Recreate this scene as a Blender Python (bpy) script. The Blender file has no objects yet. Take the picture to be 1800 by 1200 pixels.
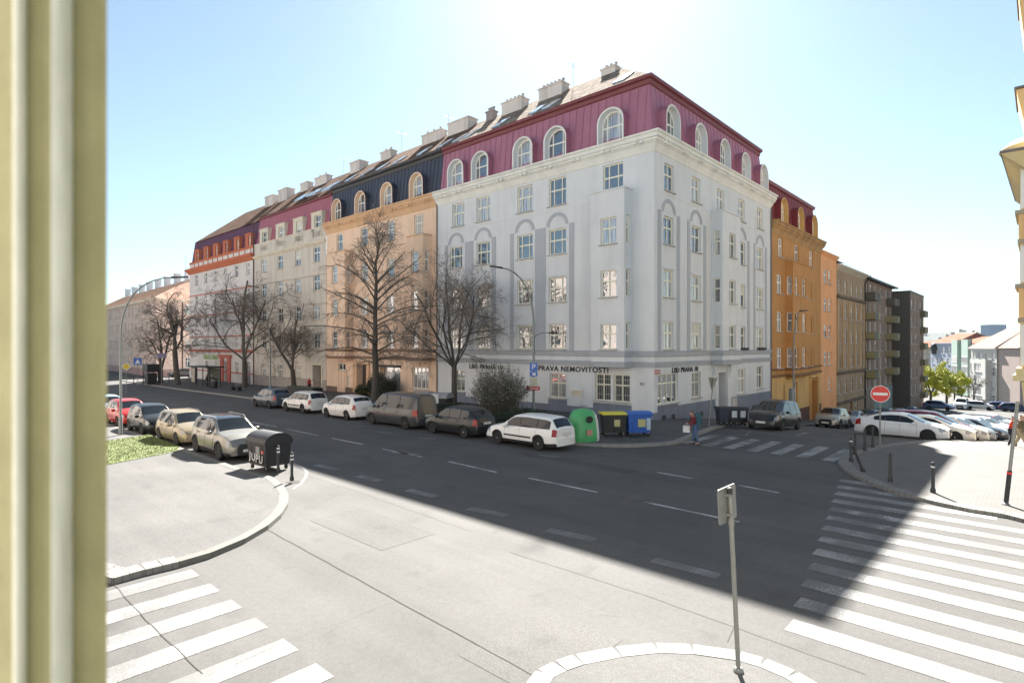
import bpy, math, random
from mathutils import Matrix, Vector
random.seed(7)
SC = bpy.context.scene
COL = SC.collection
# ---------------------------------------------------------------- frame: a = along the side street, b = along the main street
TH = math.atan2(.733, .680)
RX, RY = math.cos(TH), math.sin(TH)
CX, CY, CH = 8.86, 35.70, 4.75
GROT = Matrix.Rotation(TH, 4, 'Z')
def W(a, b, z=0.): return Vector((CX + a*RX - b*RY, CY + a*RY + b*RX, z))
def AB(x, y):
    dx, dy = x - CX, y - CY
    return dx*RX + dy*RY, -dx*RY + dy*RX
# ---------------------------------------------------------------- camera
cd = bpy.data.cameras.new('Camera'); cam = bpy.data.objects.new('Camera', cd); COL.objects.link(cam)
cam.location = (0, 0, CH); cam.rotation_euler = (math.pi/2, 0, 0)
cd.sensor_width = 36; cd.lens = 1007/1800*36; cd.shift_y = 8/1800
cd.clip_start = .05; cd.clip_end = 9000
cd.dof.use_dof = True; cd.dof.focus_distance = 30; cd.dof.aperture_fstop = 3.4
SC.camera = cam
# ---------------------------------------------------------------- light
SUN_EL = math.radians(39.45); SDX, SDY = .1292, .9916      # direction towards the sun in plan
w = bpy.data.worlds.new('World'); SC.world = w; w.use_nodes = True
nt = w.node_tree; bg = nt.nodes['Background']
sky = nt.nodes.new('ShaderNodeTexSky'); sky.sky_type = 'NISHITA'; sky.sun_disc = False
sky.sun_elevation = SUN_EL; sky.sun_rotation = math.atan2(SDX, SDY)
sky.altitude = 250; sky.air_density = 1.0; sky.dust_density = .5; sky.ozone_density = 2.0
hs = nt.nodes.new('ShaderNodeHueSaturation'); hs.inputs['Saturation'].default_value = .74; hs.inputs['Value'].default_value = .68
tn = nt.nodes.new('ShaderNodeMix'); tn.data_type = 'RGBA'; tn.blend_type = 'MULTIPLY'; tn.inputs[0].default_value = 1; tn.inputs[7].default_value = (.93, 1.08, 1.06, 1)
nt.links.new(sky.outputs[0], hs.inputs['Color']); nt.links.new(hs.outputs[0], tn.inputs[6]); nt.links.new(tn.outputs[2], bg.inputs[0]); bg.inputs[1].default_value = .05
sl = bpy.data.lights.new('Sun', 'SUN'); sl.energy = 5.0; sl.angle = math.radians(.55); sl.color = (1, .955, .88)
so = bpy.data.objects.new('Sun', sl); COL.objects.link(so)
so.rotation_euler = Vector((SDX*math.cos(SUN_EL), SDY*math.cos(SUN_EL), math.sin(SUN_EL))).to_track_quat('Z', 'Y').to_euler()
SC.view_settings.view_transform = 'Standard'; SC.view_settings.look = 'None'
SC.view_settings.exposure = 2.27; SC.view_settings.gamma = 1
# ---------------------------------------------------------------- helpers
def gz(a, b):
    z = 0.
    if a > 0:
        pts = [(0,0),(3,-.15),(8,-.6),(20,-1.95),(32,-3.0),(60,-4.8),(95,-6.2),(150,-8.7),(250,-10.5),(6000,-40)]
        for (p, q), (r, s) in zip(pts, pts[1:]):
            if a <= r: z = q + (s-q)*(a-p)/(r-p); break
        else: z = -40
    if b > 10: z -= min(.45, (b-10)*.009)*(1 if a < 5 else max(0, 1-(a-5)/10))
    return z
def ray(u, v, h=0.):
    """ground point (a, b) seen at photo pixel (u, v)"""
    r = (u-900)/1007; Y = 2.
    while Y < 500:
        a, b = AB(r*Y, Y)
        if CH-(v-608)/1007*Y < gz(a, b)+h: break
        Y += .02
    return a, b
def tag(o, label=None, cat=None, group=None, kind=None):
    if label: o['label'] = label
    if cat: o['category'] = cat
    if group: o['group'] = group
    if kind: o['kind'] = kind
    return o
def thing(name, a, b, z, label, cat, group=None, rot=0., grid=True):
    o = bpy.data.objects.new(name, None); COL.objects.link(o); o.empty_display_size = .3
    o.location = W(a, b, z); o.rotation_euler = (0, 0, (TH if grid else 0)+rot)
    o['_o'] = (a, b, z)
    return tag(o, label, cat, group)
class MB:
    def __init__(s, M=None): s.v = []; s.f = []; s.m = []; s.M = M; s.k = 0
    def V(s, p):
        p = Vector(p)
        if s.M is not None: p = s.M @ p
        s.v.append(p); return len(s.v)-1
    def poly(s, pts): s.f.append([s.V(p) for p in pts]); s.m.append(s.k)
    def box(s, x0, x1, y0, y1, z0, z1):
        i = [s.V((x, y, z)) for z in (z0, z1) for x, y in ((x0,y0),(x1,y0),(x1,y1),(x0,y1))]
        for q in ((3,2,1,0),(4,5,6,7),(0,1,5,4),(1,2,6,5),(2,3,7,6),(3,0,4,7)):
            s.f.append([i[k] for k in q]); s.m.append(s.k)
    def prism(s, pts, z0, z1, top=True, bot=True):
        n = len(pts); A = [s.V((x, y, z0)) for x, y in pts]; B = [s.V((x, y, z1)) for x, y in pts]
        for k in range(n):
            j = (k+1) % n; s.f.append([A[k], A[j], B[j], B[k]]); s.m.append(s.k)
        if top: s.f.append(B); s.m.append(s.k)
        if bot: s.f.append(A[::-1]); s.m.append(s.k)
    def tube(s, pts, rad, n=8, cap=True):
        pts = [Vector(p) for p in pts]
        if not hasattr(rad, '__len__'): rad = [rad]*len(pts)
        rings = []; up = None
        for i, p in enumerate(pts):
            d = (pts[min(i+1, len(pts)-1)]-pts[max(i-1, 0)])
            if d.length < 1e-9: d = Vector((0,0,1))
            d.normalize()
            if up is None: up = Vector((1,0,0)) if abs(d.x) < .8 else Vector((0,1,0))
            x = (up - d*up.dot(d)); x = x.normalized() if x.length > 1e-6 else d.orthogonal().normalized()
            up = x; y = d.cross(x)
            rings.append([s.V(p+(x*math.cos(6.28318*k/n)+y*math.sin(6.28318*k/n))*rad[i]) for k in range(n)])
        for A, B in zip(rings, rings[1:]):
            for k in range(n):
                j = (k+1) % n; s.f.append([A[k], A[j], B[j], B[k]]); s.m.append(s.k)
        if cap: s.f += [rings[0][::-1], rings[-1]]; s.m += [s.k, s.k]
    def lathe(s, prof, n=20, c=(0,0,0), axis='z'):
        rings = []
        for r, h in prof:
            R = []
            for k in range(n):
                t = 6.28318*k/n; x, y = r*math.cos(t), r*math.sin(t)
                R.append(s.V((c[0]+x, c[1]+y, c[2]+h) if axis == 'z' else (c[0]+x, c[1]+h, c[2]+y)))
            rings.append(R)
        for A, B in zip(rings, rings[1:]):
            for k in range(n):
                j = (k+1) % n; s.f.append([A[k], A[j], B[j], B[k]]); s.m.append(s.k)
        s.f += [rings[0][::-1], rings[-1]]; s.m += [s.k, s.k]
    def sweep(s, path, prof, closed=False, cap=True):
        """path: plan points; prof: (out, z); out to the right of the direction of travel"""
        n = len(path); rings = []
        for i, p in enumerate(path):
            p = Vector(p)
            def nrm(q, r):
                d = (Vector(r)-Vector(q)).normalized(); return Vector((d.y, -d.x))
            if closed: n0, n1 = nrm(path[i-1], path[i]), nrm(path[i], path[(i+1) % n])
            else:
                n0 = nrm(path[i-1], path[i]) if i else nrm(path[0], path[1])
                n1 = nrm(path[i], path[i+1]) if i < n-1 else n0
            m = (n0+n1); m = m/max(.25, m.length_squared/2)
            rings.append([s.V((p.x+m.x*o, p.y+m.y*o, z)) for o, z in prof])
        rr = rings+[rings[0]] if closed else rings
        for A, B in zip(rr, rr[1:]):
            for k in range(len(prof)-1):
                s.f.append([A[k], A[k+1], B[k+1], B[k]]); s.m.append(s.k)
        if cap and not closed:
            s.f += [rings[0], rings[-1][::-1]]; s.m += [s.k, s.k]
    def build(s, name, mats, parent=None, smooth=None, at=None):
        if not isinstance(mats, (list, tuple)): mats = [mats]
        off = Vector(parent['_o']) if parent is not None and '_o' in parent else (Vector(at) if at else Vector((0,0,0)))
        key = {}; idx = []; vs = []
        for p in s.v:
            k = (round(p.x, 4), round(p.y, 4), round(p.z, 4))
            if k not in key: key[k] = len(vs); vs.append(p-off)
            idx.append(key[k])
        fs = []; ms = []
        for f, m in zip(s.f, s.m):
            g = []
            for i in f:
                j = idx[i]
                if not g or g[-1] != j: g.append(j)
            if len(g) > 1 and g[0] == g[-1]: g.pop()
            if len(g) > 2 and len(set(g)) == len(g): fs.append(g); ms.append(m)
        me = bpy.data.meshes.new(name); me.from_pydata(vs, [], fs)
        for m in mats: me.materials.append(m)
        if len(mats) > 1: me.polygons.foreach_set('material_index', ms)
        if smooth:
            me.polygons.foreach_set('use_smooth', [True]*len(fs)); me.set_sharp_from_angle(angle=math.radians(smooth))
        me.update()
        return obj(name, me, parent)
def obj(name, me, parent=None, M=None):
    o = bpy.data.objects.new(name, me); COL.objects.link(o)
    if parent is not None: o.parent = parent
    if M is not None:
        if parent is not None: o.matrix_local = M
        else: o.matrix_world = M
    return o
def top(o, a, b, z=0., rot=0.):
    o.location = W(a, b, z); o.rotation_euler = (0, 0, TH+rot); return o
def struct(name, mb, mats, smooth=None):
    o = mb.build(name, mats, None, smooth); o.location = W(0, 0, 0); o.rotation_euler = (0, 0, TH); o['kind'] = 'structure'; return o
# ---------------------------------------------------------------- materials
MC = {}
def mat(name, col, rough=.8, metal=0., var=.12, scale=1.5, bump=0., bscale=40., spec=.5, dirt=0., coat=0., emit=0.):
    if name in MC: return MC[name]
    m = bpy.data.materials.new(name); m.use_nodes = True; N = m.node_tree.nodes; Lk = m.node_tree.links; B = N['Principled BSDF']
    B.inputs['Roughness'].default_value = rough; B.inputs['Metallic'].default_value = metal
    B.inputs['Specular IOR Level'].default_value = spec; B.inputs['Coat Weight'].default_value = coat
    B.inputs['Coat Roughness'].default_value = .04
    if emit: B.inputs['Emission Color'].default_value = (*col, 1); B.inputs['Emission Strength'].default_value = emit
    tc = N.new('ShaderNodeTexCoord')
    if var:
        no = N.new('ShaderNodeTexNoise'); no.inputs['Scale'].default_value = scale; no.inputs['Detail'].default_value = 8; no.inputs['Roughness'].default_value = .65
        Lk.new(tc.outputs['Object'], no.inputs['Vector'])
        r = N.new('ShaderNodeMapRange'); r.inputs[1].default_value = .25; r.inputs[2].default_value = .75
        r.inputs[3].default_value = 1-var; r.inputs[4].default_value = 1+var*.7; Lk.new(no.outputs[0], r.inputs[0])
        last = r.outputs[0]
        if dirt:                                    # vertical streaks of grime
            mp = N.new('ShaderNodeMapping'); mp.inputs['Scale'].default_value = (1.1, 1.1, .16); Lk.new(tc.outputs['Object'], mp.inputs[0])
            n2 = N.new('ShaderNodeTexNoise'); n2.inputs['Scale'].default_value = 1.3; n2.inputs['Detail'].default_value = 6; Lk.new(mp.outputs[0], n2.inputs['Vector'])
            r2 = N.new('ShaderNodeMapRange'); r2.inputs[1].default_value = .45; r2.inputs[2].default_value = .75; r2.inputs[3].default_value = 1; r2.inputs[4].default_value = 1-dirt
            Lk.new(n2.outputs[0], r2.inputs[0])
            mm = N.new('ShaderNodeMath'); mm.operation = 'MULTIPLY'; Lk.new(last, mm.inputs[0]); Lk.new(r2.outputs[0], mm.inputs[1]); last = mm.outputs[0]
        mx = N.new('ShaderNodeVectorMath'); mx.operation = 'SCALE'; mx.inputs[0].default_value = col; Lk.new(last, mx.inputs['Scale'])
        Lk.new(mx.outputs[0], B.inputs['Base Color'])
    else: B.inputs['Base Color'].default_value = (*col, 1)
    if bump:
        nb = N.new('ShaderNodeTexNoise'); nb.inputs['Scale'].default_value = bscale; nb.inputs['Detail'].default_value = 4; Lk.new(tc.outputs['Object'], nb.inputs['Vector'])
        bp = N.new('ShaderNodeBump'); bp.inputs['Strength'].default_value = bump; bp.inputs['Distance'].default_value = .02
        Lk.new(nb.outputs[0], bp.inputs['Height']); Lk.new(bp.outputs[0], B.inputs['Normal'])
    MC[name] = m; return m
def plaster(name, col, dirt=.12, var=.07):
    col = tuple(min(.82, c*1.26) for c in col); return mat(name, col, .9, var=var, scale=.6, bump=.25, bscale=25, dirt=dirt, spec=.2)
def asphalt(name, col, k=1.):
    m = bpy.data.materials.new(name); m.use_nodes = True; N = m.node_tree.nodes; Lk = m.node_tree.links; B = N['Principled BSDF']
    B.inputs['Roughness'].default_value = .85; B.inputs['Specular IOR Level'].default_value = .25
    tc = N.new('ShaderNodeTexCoord')
    def noise(s, det, mp=None):
        n = N.new('ShaderNodeTexNoise'); n.inputs['Scale'].default_value = s; n.inputs['Detail'].default_value = det
        if mp:
            q = N.new('ShaderNodeMapping'); q.inputs['Scale'].default_value = mp; Lk.new(tc.outputs['Object'], q.inputs[0]); Lk.new(q.outputs[0], n.inputs['Vector'])
        else: Lk.new(tc.outputs['Object'], n.inputs['Vector'])
        return n.outputs[0]
    def rng(x, a, b, c, d):
        r = N.new('ShaderNodeMapRange'); r.inputs[1].default_value = a; r.inputs[2].default_value = b; r.inputs[3].default_value = c; r.inputs[4].default_value = d
        Lk.new(x, r.inputs[0]); return r.outputs[0]
    def mul(x, y):
        mm = N.new('ShaderNodeMath'); mm.operation = 'MULTIPLY'; Lk.new(x, mm.inputs[0]); Lk.new(y, mm.inputs[1]); return mm.outputs[0]
    x = rng(noise(38, 4), .35, .65, 1-.22*k, 1+.16*k)            # aggregate
    x = mul(x, rng(noise(.35, 9), .3, .7, .84, 1.10))             # broad patches
    x = mul(x, rng(noise(1., 3, (1.6, .05, 1)), .35, .65, .93, 1.06))  # wheel tracks along the street
    x = mul(x, rng(noise(.9, 5), .60, .68, 1, .88)); x = mul(x, rng(noise(9, 5), .3, .7, .93, 1.07))              # stains
    mx = N.new('ShaderNodeVectorMath'); mx.operation = 'SCALE'; mx.inputs[0].default_value = col; Lk.new(x, mx.inputs['Scale']); Lk.new(mx.outputs[0], B.inputs['Base Color'])
    bp = N.new('ShaderNodeBump'); bp.inputs['Strength'].default_value = .35; bp.inputs['Distance'].default_value = .01; Lk.new(noise(120, 3), bp.inputs['Height']); Lk.new(bp.outputs[0], B.inputs['Normal'])
    return m
def wornpaint(name, col, under, wear=.5):
    m = bpy.data.materials.new(name); m.use_nodes = True; N = m.node_tree.nodes; Lk = m.node_tree.links; B = N['Principled BSDF']; B.inputs['Roughness'].default_value = .7
    tc = N.new('ShaderNodeTexCoord'); n = N.new('ShaderNodeTexNoise'); n.inputs['Scale'].default_value = 26; n.inputs['Detail'].default_value = 9; n.inputs['Roughness'].default_value = .75; Lk.new(tc.outputs['Object'], n.inputs['Vector'])
    n2 = N.new('ShaderNodeTexNoise'); n2.inputs['Scale'].default_value = 1.1; n2.inputs['Detail'].default_value = 2; Lk.new(tc.outputs['Object'], n2.inputs['Vector'])
    ad = N.new('ShaderNodeMath'); ad.operation = 'MULTIPLY_ADD'; ad.inputs[1].default_value = .55; Lk.new(n2.outputs[0], ad.inputs[0]); Lk.new(n.outputs[0], ad.inputs[2])
    r = N.new('ShaderNodeMapRange'); r.inputs[1].default_value = .62+wear*.2; r.inputs[2].default_value = .72+wear*.2; r.clamp = True; Lk.new(ad.outputs[0], r.inputs[0])
    mx = N.new('ShaderNodeMix'); mx.data_type = 'RGBA'; mx.inputs[6].default_value = (*col, 1); mx.inputs[7].default_value = (*under, 1); Lk.new(r.outputs[0], mx.inputs[0]); Lk.new(mx.outputs[2], B.inputs['Base Color'])
    return m
def paving(name, col, joint, sc=9.):
    m = bpy.data.materials.new(name); m.use_nodes = True; N = m.node_tree.nodes; Lk = m.node_tree.links; B = N['Principled BSDF']; B.inputs['Roughness'].default_value = .85
    tc = N.new('ShaderNodeTexCoord'); b = N.new('ShaderNodeTexBrick'); Lk.new(tc.outputs['Object'], b.inputs['Vector'])
    b.inputs['Scale'].default_value = sc; b.inputs['Color1'].default_value = (*col, 1); b.inputs['Color2'].default_value = (*[c*.9 for c in col], 1); b.inputs['Mortar'].default_value = (*joint, 1)
    b.inputs['Mortar Size'].default_value = .035; b.inputs['Brick Width'].default_value = .9; b.inputs['Row Height'].default_value = .9
    n = N.new('ShaderNodeTexNoise'); n.inputs['Scale'].default_value = 1.2; n.inputs['Detail'].default_value = 6; Lk.new(tc.outputs['Object'], n.inputs['Vector'])
    r = N.new('ShaderNodeMapRange'); r.inputs[1].default_value = .3; r.inputs[2].default_value = .7; r.inputs[3].default_value = .88; r.inputs[4].default_value = 1.08; Lk.new(n.outputs[0], r.inputs[0])
    mx = N.new('ShaderNodeVectorMath'); mx.operation = 'SCALE'; Lk.new(b.outputs[0], mx.inputs[0]); Lk.new(r.outputs[0], mx.inputs['Scale']); Lk.new(mx.outputs[0], B.inputs['Base Color'])
    return m
def tiles(name, c1, c2):
    m = bpy.data.materials.new(name); m.use_nodes = True; N = m.node_tree.nodes; Lk = m.node_tree.links; B = N['Principled BSDF']; B.inputs['Roughness'].default_value = 1; B.inputs['Specular IOR Level'].default_value = .05
    tc = N.new('ShaderNodeTexCoord'); v = N.new('ShaderNodeTexVoronoi'); v.inputs['Scale'].default_value = 3.6; Lk.new(tc.outputs['Object'], v.inputs['Vector'])
    n = N.new('ShaderNodeTexNoise'); n.inputs['Scale'].default_value = .8; n.inputs['Detail'].default_value = 6; Lk.new(tc.outputs['Object'], n.inputs['Vector'])
    ad = N.new('ShaderNodeMix'); ad.data_type = 'FLOAT'; ad.inputs[0].default_value = .5; Lk.new(v.outputs['Color'], ad.inputs[2]); Lk.new(n.outputs[0], ad.inputs[3])
    mr = N.new('ShaderNodeMapRange'); mr.inputs[1].default_value = .3; mr.inputs[2].default_value = .7; Lk.new(ad.outputs[0], mr.inputs[0])
    mx = N.new('ShaderNodeMix'); mx.data_type = 'RGBA'; mx.inputs[6].default_value = (*c1, 1); mx.inputs[7].default_value = (*c2, 1); Lk.new(mr.outputs[0], mx.inputs[0]); Lk.new(mx.outputs[2], B.inputs['Base Color'])
    wv = N.new('ShaderNodeTexWave'); wv.bands_direction = 'Z'; wv.inputs['Scale'].default_value = 1.6; Lk.new(tc.outputs['Object'], wv.inputs['Vector'])
    bp = N.new('ShaderNodeBump'); bp.inputs['Strength'].default_value = .6; bp.inputs['Distance'].default_value = .05; Lk.new(wv.outputs[0], bp.inputs['Height']); Lk.new(bp.outputs[0], B.inputs['Normal'])
    return m
def glassmat(name, base=(.03,.035,.04), curtain=(.55,.53,.5), frac=.45, refl=.32, bmp=.12):
    """window glass: dark room or pale curtain behind, glossy coat, slightly wavy"""
    m = bpy.data.materials.new(name); m.use_nodes = True; N = m.node_tree.nodes; Lk = m.node_tree.links; B = N['Principled BSDF']; out = N['Material Output']
    tc = N.new('ShaderNodeTexCoord'); oi = N.new('ShaderNodeObjectInfo')
    st = N.new('ShaderNodeMath'); st.operation = 'LESS_THAN'; st.inputs[1].default_value = frac; Lk.new(oi.outputs['Random'], st.inputs[0])
    mp = N.new('ShaderNodeMapping'); mp.inputs['Scale'].default_value = (9, 1, .4); Lk.new(tc.outputs['Object'], mp.inputs[0])
    n = N.new('ShaderNodeTexNoise'); n.inputs['Scale'].default_value = 1.5; n.inputs['Detail'].default_value = 3; Lk.new(mp.outputs[0], n.inputs['Vector'])
    r = N.new('ShaderNodeMapRange'); r.inputs[1].default_value = .4; r.inputs[2].default_value = .6; r.inputs[3].default_value = .25; r.inputs[4].default_value = 1; Lk.new(n.outputs[0], r.inputs[0])
    f = N.new('ShaderNodeMath'); f.operation = 'MULTIPLY'; Lk.new(st.outputs[0], f.inputs[0]); Lk.new(r.outputs[0], f.inputs[1])
    mx = N.new('ShaderNodeMix'); mx.data_type = 'RGBA'; mx.inputs[6].default_value = (*base, 1); mx.inputs[7].default_value = (*curtain, 1); Lk.new(f.outputs[0], mx.inputs[0]); Lk.new(mx.outputs[2], B.inputs['Base Color'])
    B.inputs['Roughness'].default_value = .6; B.inputs['Specular IOR Level'].default_value = 0
    fr = N.new('ShaderNodeFresnel'); fr.inputs['IOR'].default_value = 1.45
    g = N.new('ShaderNodeBsdfGlossy'); g.inputs['Roughness'].default_value = .02; g.inputs['Color'].default_value = (.9, .93, 1, 1)
    nb = N.new('ShaderNodeTexNoise'); nb.inputs['Scale'].default_value = 1.7; nb.inputs['Detail'].default_value = 1
    ad = N.new('ShaderNodeVectorMath'); ad.operation = 'ADD'; Lk.new(tc.outputs['Object'], ad.inputs[0]); Lk.new(oi.outputs['Location'], ad.inputs[1]); Lk.new(ad.outputs[0], nb.inputs['Vector'])
    bp = N.new('ShaderNodeBump'); bp.inputs['Strength'].default_value = bmp; bp.inputs['Distance'].default_value = .06; Lk.new(nb.outputs[0], bp.inputs['Height']); Lk.new(bp.outputs[0], g.inputs['Normal'])
    s = N.new('ShaderNodeMixShader'); s.inputs[0].default_value = refl; Lk.new(B.outputs[0], s.inputs[1]); Lk.new(g.outputs[0], s.inputs[2])
    if refl <= 0: Lk.new(fr.outputs[0], s.inputs[0])
    Lk.new(s.outputs[0], out.inputs['Surface'])
    return m
GLASS = glassmat('window_glass', frac=.42); GLASS2 = glassmat('far_window_glass', (.05,.055,.06), (.5,.48,.45), .3, .3)
WHITE = mat('white_joinery', (.82,.81,.76), .5, var=.06)
CREAM = mat('cream_joinery', (.82,.78,.64), .5, var=.06)
ROOF = tiles('weathered_tile', (.13,.075,.05), (.38,.31,.24)); ROOF2 = tiles('brown_tile', (.10,.05,.035), (.24,.14,.09)); ROOFD = tiles('dark_slate', (.05,.045,.05), (.13,.11,.11))
METR = mat('magenta_red_metal', (.40,.16,.225), .5, .1, var=.12, scale=.8); METB = mat('slate_blue_metal', (.055,.06,.085), .45, .1, var=.15, scale=.8)
METP = mat('purple_metal', (.13,.04,.085), .4, .1, var=.15, scale=.8); METK = mat('pink_red_metal', (.42,.14,.18), .45, .1, var=.1, scale=.8)
METM = mat('maroon_metal', (.22,.035,.04), .45, .1, var=.15, scale=.8); GUT = mat('zinc_gutter', (.16,.13,.12), .5, .3); GUTR = mat('red_gutter', (.20,.05,.055), .5, .2)
CHIM = plaster('chimney_plaster', (.55,.50,.47), .3); DARK = mat('dark_metal', (.025,.027,.03), .5, .2, var=.1); GALV = mat('galvanised_steel', (.24,.245,.235), .5, .5, var=.15, scale=6)
STEEL = mat('painted_lamp_grey', (.20,.22,.22), .5, .3); STONE = mat('kerb_stone', (.24,.235,.22), .85, var=.18, scale=3, bump=.3)
LETTER = mat('black_letters', (.015,.015,.018), .5, var=0)
# ---------------------------------------------------------------- facade tools
def FL(a=0.): return Matrix(((0,1,0,a),(-1,0,0,0),(0,0,1,0),(0,0,0,1)))      # x = -b, y = into the block
def FR(b=0.): return Matrix(((1,0,0,0),(0,1,0,b),(0,0,1,0),(0,0,0,1)))       # x = a,  y = into the block
def wall(mb, x0, x1, z0, z1, holes, rev=.22):
    xs = sorted({x0, x1}|{h[0] for h in holes}|{h[1] for h in holes}); zs = sorted({z0, z1}|{h[2] for h in holes}|{h[3] for h in holes})
    xs = [x for x in xs if x0-1e-6 <= x <= x1+1e-6]; zs = [z for z in zs if z0-1e-6 <= z <= z1+1e-6]
    for p, q in zip(xs, xs[1:]):
        for r, s in zip(zs, zs[1:]):
            cx, cz = (p+q)/2, (r+s)/2
            if any(h[0] < cx < h[1] and h[2] < cz < h[3] for h in holes): continue
            mb.poly([(p,0,r),(q,0,r),(q,0,s),(p,0,s)])
    for h in holes:
        p, q, r, s = h[:4]; d = h[4] if len(h) > 4 and isinstance(h[4], float) else rev
        mb.poly([(p,0,r),(p,0,s),(p,d,s),(p,d,r)]); mb.poly([(q,0,s),(q,0,r),(q,d,r),(q,d,s)])
        mb.poly([(p,0,s),(q,0,s),(q,d,s),(p,d,s)]); mb.poly([(q,0,r),(p,0,r),(p,d,r),(q,d,r)])
WC = {}
def winmesh(kind, w, h, fm):
    key = (kind, round(w, 2), round(h, 2), fm.name)
    if key in WC: return WC[key]
    F = MB(); G = MB(); t = .075; S = MB(); B = None
    def bars(vx, hz, t2=.06):
        F.box(0, t, -.0, .07, 0, h); F.box(w-t, w, 0, .07, 0, h); F.box(t, w-t, 0, .07, 0, t); F.box(t, w-t, 0, .07, h-t, h)
        for x in vx: F.box(x-t2/2, x+t2/2, -.012, .06, t, h-t)
        for z in hz:
            ed = [t]+[v for x in vx for v in (x-t2/2, x+t2/2)]+[w-t]
            for i in range(0, len(ed), 2): F.box(ed[i], ed[i+1], -.016, .06, z-.05, z+.05)
    if kind in ('three', 'threebar'): bars([w*.27, w*.73], [h*.56])
    elif kind in ('two', 'twobar'): bars([w*.5], [h*.6])
    elif kind == 'twin': bars([w*.25, w*.5, w*.75], [h*.68])
    elif kind == 'one': bars([], [h*.58])
    elif kind == 'plain': bars([w*.5], [])
    elif kind == 'shop': bars([w*.33, w*.66], [h*.75])
    G.poly([(t,.035,t),(w-t,.035,t),(w-t,.035,h-t),(t,.035,h-t)])
    S.box(-.1, w+.1, -.30, -.005, -.07, -.012)
    if kind.endswith('bar'):
        B = MB()
        for i in range(int(w/.13)): x = (i+.5)*w/int(w/.13); B.tube([(x,-.12,.03),(x,-.12,h-.03)], .011, 5)
        for z in (.25*h, .8*h): B.tube([(0,-.12,z),(w,-.12,z)], .012, 5)
    r = []
    for nm, m, mt in (('window', F, fm), ('pane', G, GLASS), ('sill', S, mat('sill_stone', (.46,.455,.43), .8, var=.1)), ('window_bars', B, mat('bar_paint', (.62,.61,.56), .5))):
        if m is None: r.append(None); continue
        o = m.build(nm, mt); r.append(o.data); bpy.data.objects.remove(o)
    WC[key] = r; return r
WRN = random.Random(99); BC = {}
def hang_blind(o, w, h, f):
    key = (round(w, 2), round(h, 2), f)
    if key not in BC:
        m = MB(); n = 14; z0 = h-.08-(h-.16)*f
        for k in range(n if f > .9 else 1):               # a drawn curtain hangs in folds, a roller blind is flat
            x0, x1 = .08+(w-.16)*k/(n if f > .9 else 1), .08+(w-.16)*(k+1)/(n if f > .9 else 1); y = .031-.006*(k % 2)*(f > .9)
            m.poly([(x0,.031,z0),(x1,y,z0),(x1,y,h-.08),(x0,.031,h-.08)])
        q = m.build('curtain' if f > .9 else 'roller_blind', mat('curtain_cloth', (.50,.48,.43), .9, var=.1) if f > .9 else mat('blind_cloth', (.60,.59,.55), .8, var=.05)); BC[key] = q.data; bpy.data.objects.remove(q)
    obj('curtain' if f > .9 else 'roller_blind', BC[key], o)
def window(root, F, x, z, w, h, kind='two', fm=None, d=.14, sill=True):
    fm = fm or WHITE; me = winmesh(kind, w, h, fm)
    M = Matrix.Translation(-Vector(root['_o'])) @ F @ Matrix.Translation((x, d, z))
    o = obj('window', me[0], root, M); obj('pane', me[1], o)
    if sill: obj('sill', me[2], o)
    if me[3]: obj('window_bars', me[3], o)
    if h > 1.2 and not kind.endswith('bar') and WRN.random() < .15: hang_blind(o, w, h, WRN.choice((.28, .45, .6, .94)))
    return o
def facade(root, F, x0, x1, z0, z1, wins, mt, fm=None, name='wall', extra=(), d=.14, sill=True):
    """wins: (x0, x1, z0, z1, kind)"""
    mb = MB(F); wall(mb, x0, x1, z0, z1, list(wins)+list(extra))
    o = mb.build(name, mt, root)
    for q in wins: window(root, F, q[0], q[2], q[1]-q[0], q[3]-q[2], q[4], fm, d, sill)
    return o
def Lw(bs, z0, z1, kind, wd=None):
    """windows on a main street facade from b centres or (b_left, b_right) pairs"""
    out = []
    for b in bs:
        if isinstance(b, tuple): out.append((-b[0], -b[1], z0, z1, kind))
        else: out.append((-b-wd/2, -b+wd/2, z0, z1, kind))
    return out
def bay(root, F, x0, x1, z0, z1, dep, fw, sw, mt, fm=None, band=None, cap=None, con=3):
    """projecting bay: front windows fw, side windows sw as (z0, z1), console beneath"""
    Fb = F @ Matrix.Translation((0, -dep, 0)); facade(root, Fb, x0, x1, z0, z1, fw, mt, fm, 'bay_wall')
    for x, sg in ((x0, -1), (x1, 1)):
        ang = sg*math.pi/2
        Fs = F @ Matrix.Translation((x, -dep if sg > 0 else 0, 0)) @ Matrix.Rotation(ang, 4, 'Z')
        ww = [(dep*.5-.24, dep*.5+.24, q, r, 'one') for q, r in sw]
        facade(root, Fs, 0, dep, z0, z1, ww, mt, fm, 'bay_wall', sill=False)
    mb = MB(F); mb.poly([(x0,0,z0),(x0,-dep,z0),(x1,-dep,z0),(x1,0,z0)])
    for i in range(con): mb.box(x0+.12*i, x1-.12*i, -dep+.14+.14*i, -.003, z0-.13*(i+1), z0-.13*i-.002)
    mb.build('bay_underside', mt, root)
    mb = MB(F); mb.box(x0-.08, x1+.08, -dep-.08, -.003, z1, z1+.09); mb.build('bay_roof', cap or GUT, root)
def archpts(w, h, n=14, flat=.0):
    r = w/2; zs = h-r*.92; P = [(0, 0), (0, zs)]
    P += [(r-r*math.cos(math.pi*k/n), zs+r*.92*math.sin(math.pi*k/n)) for k in range(1, n)]
    return P+[(w, zs), (w, 0)]
AC = {}
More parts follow.
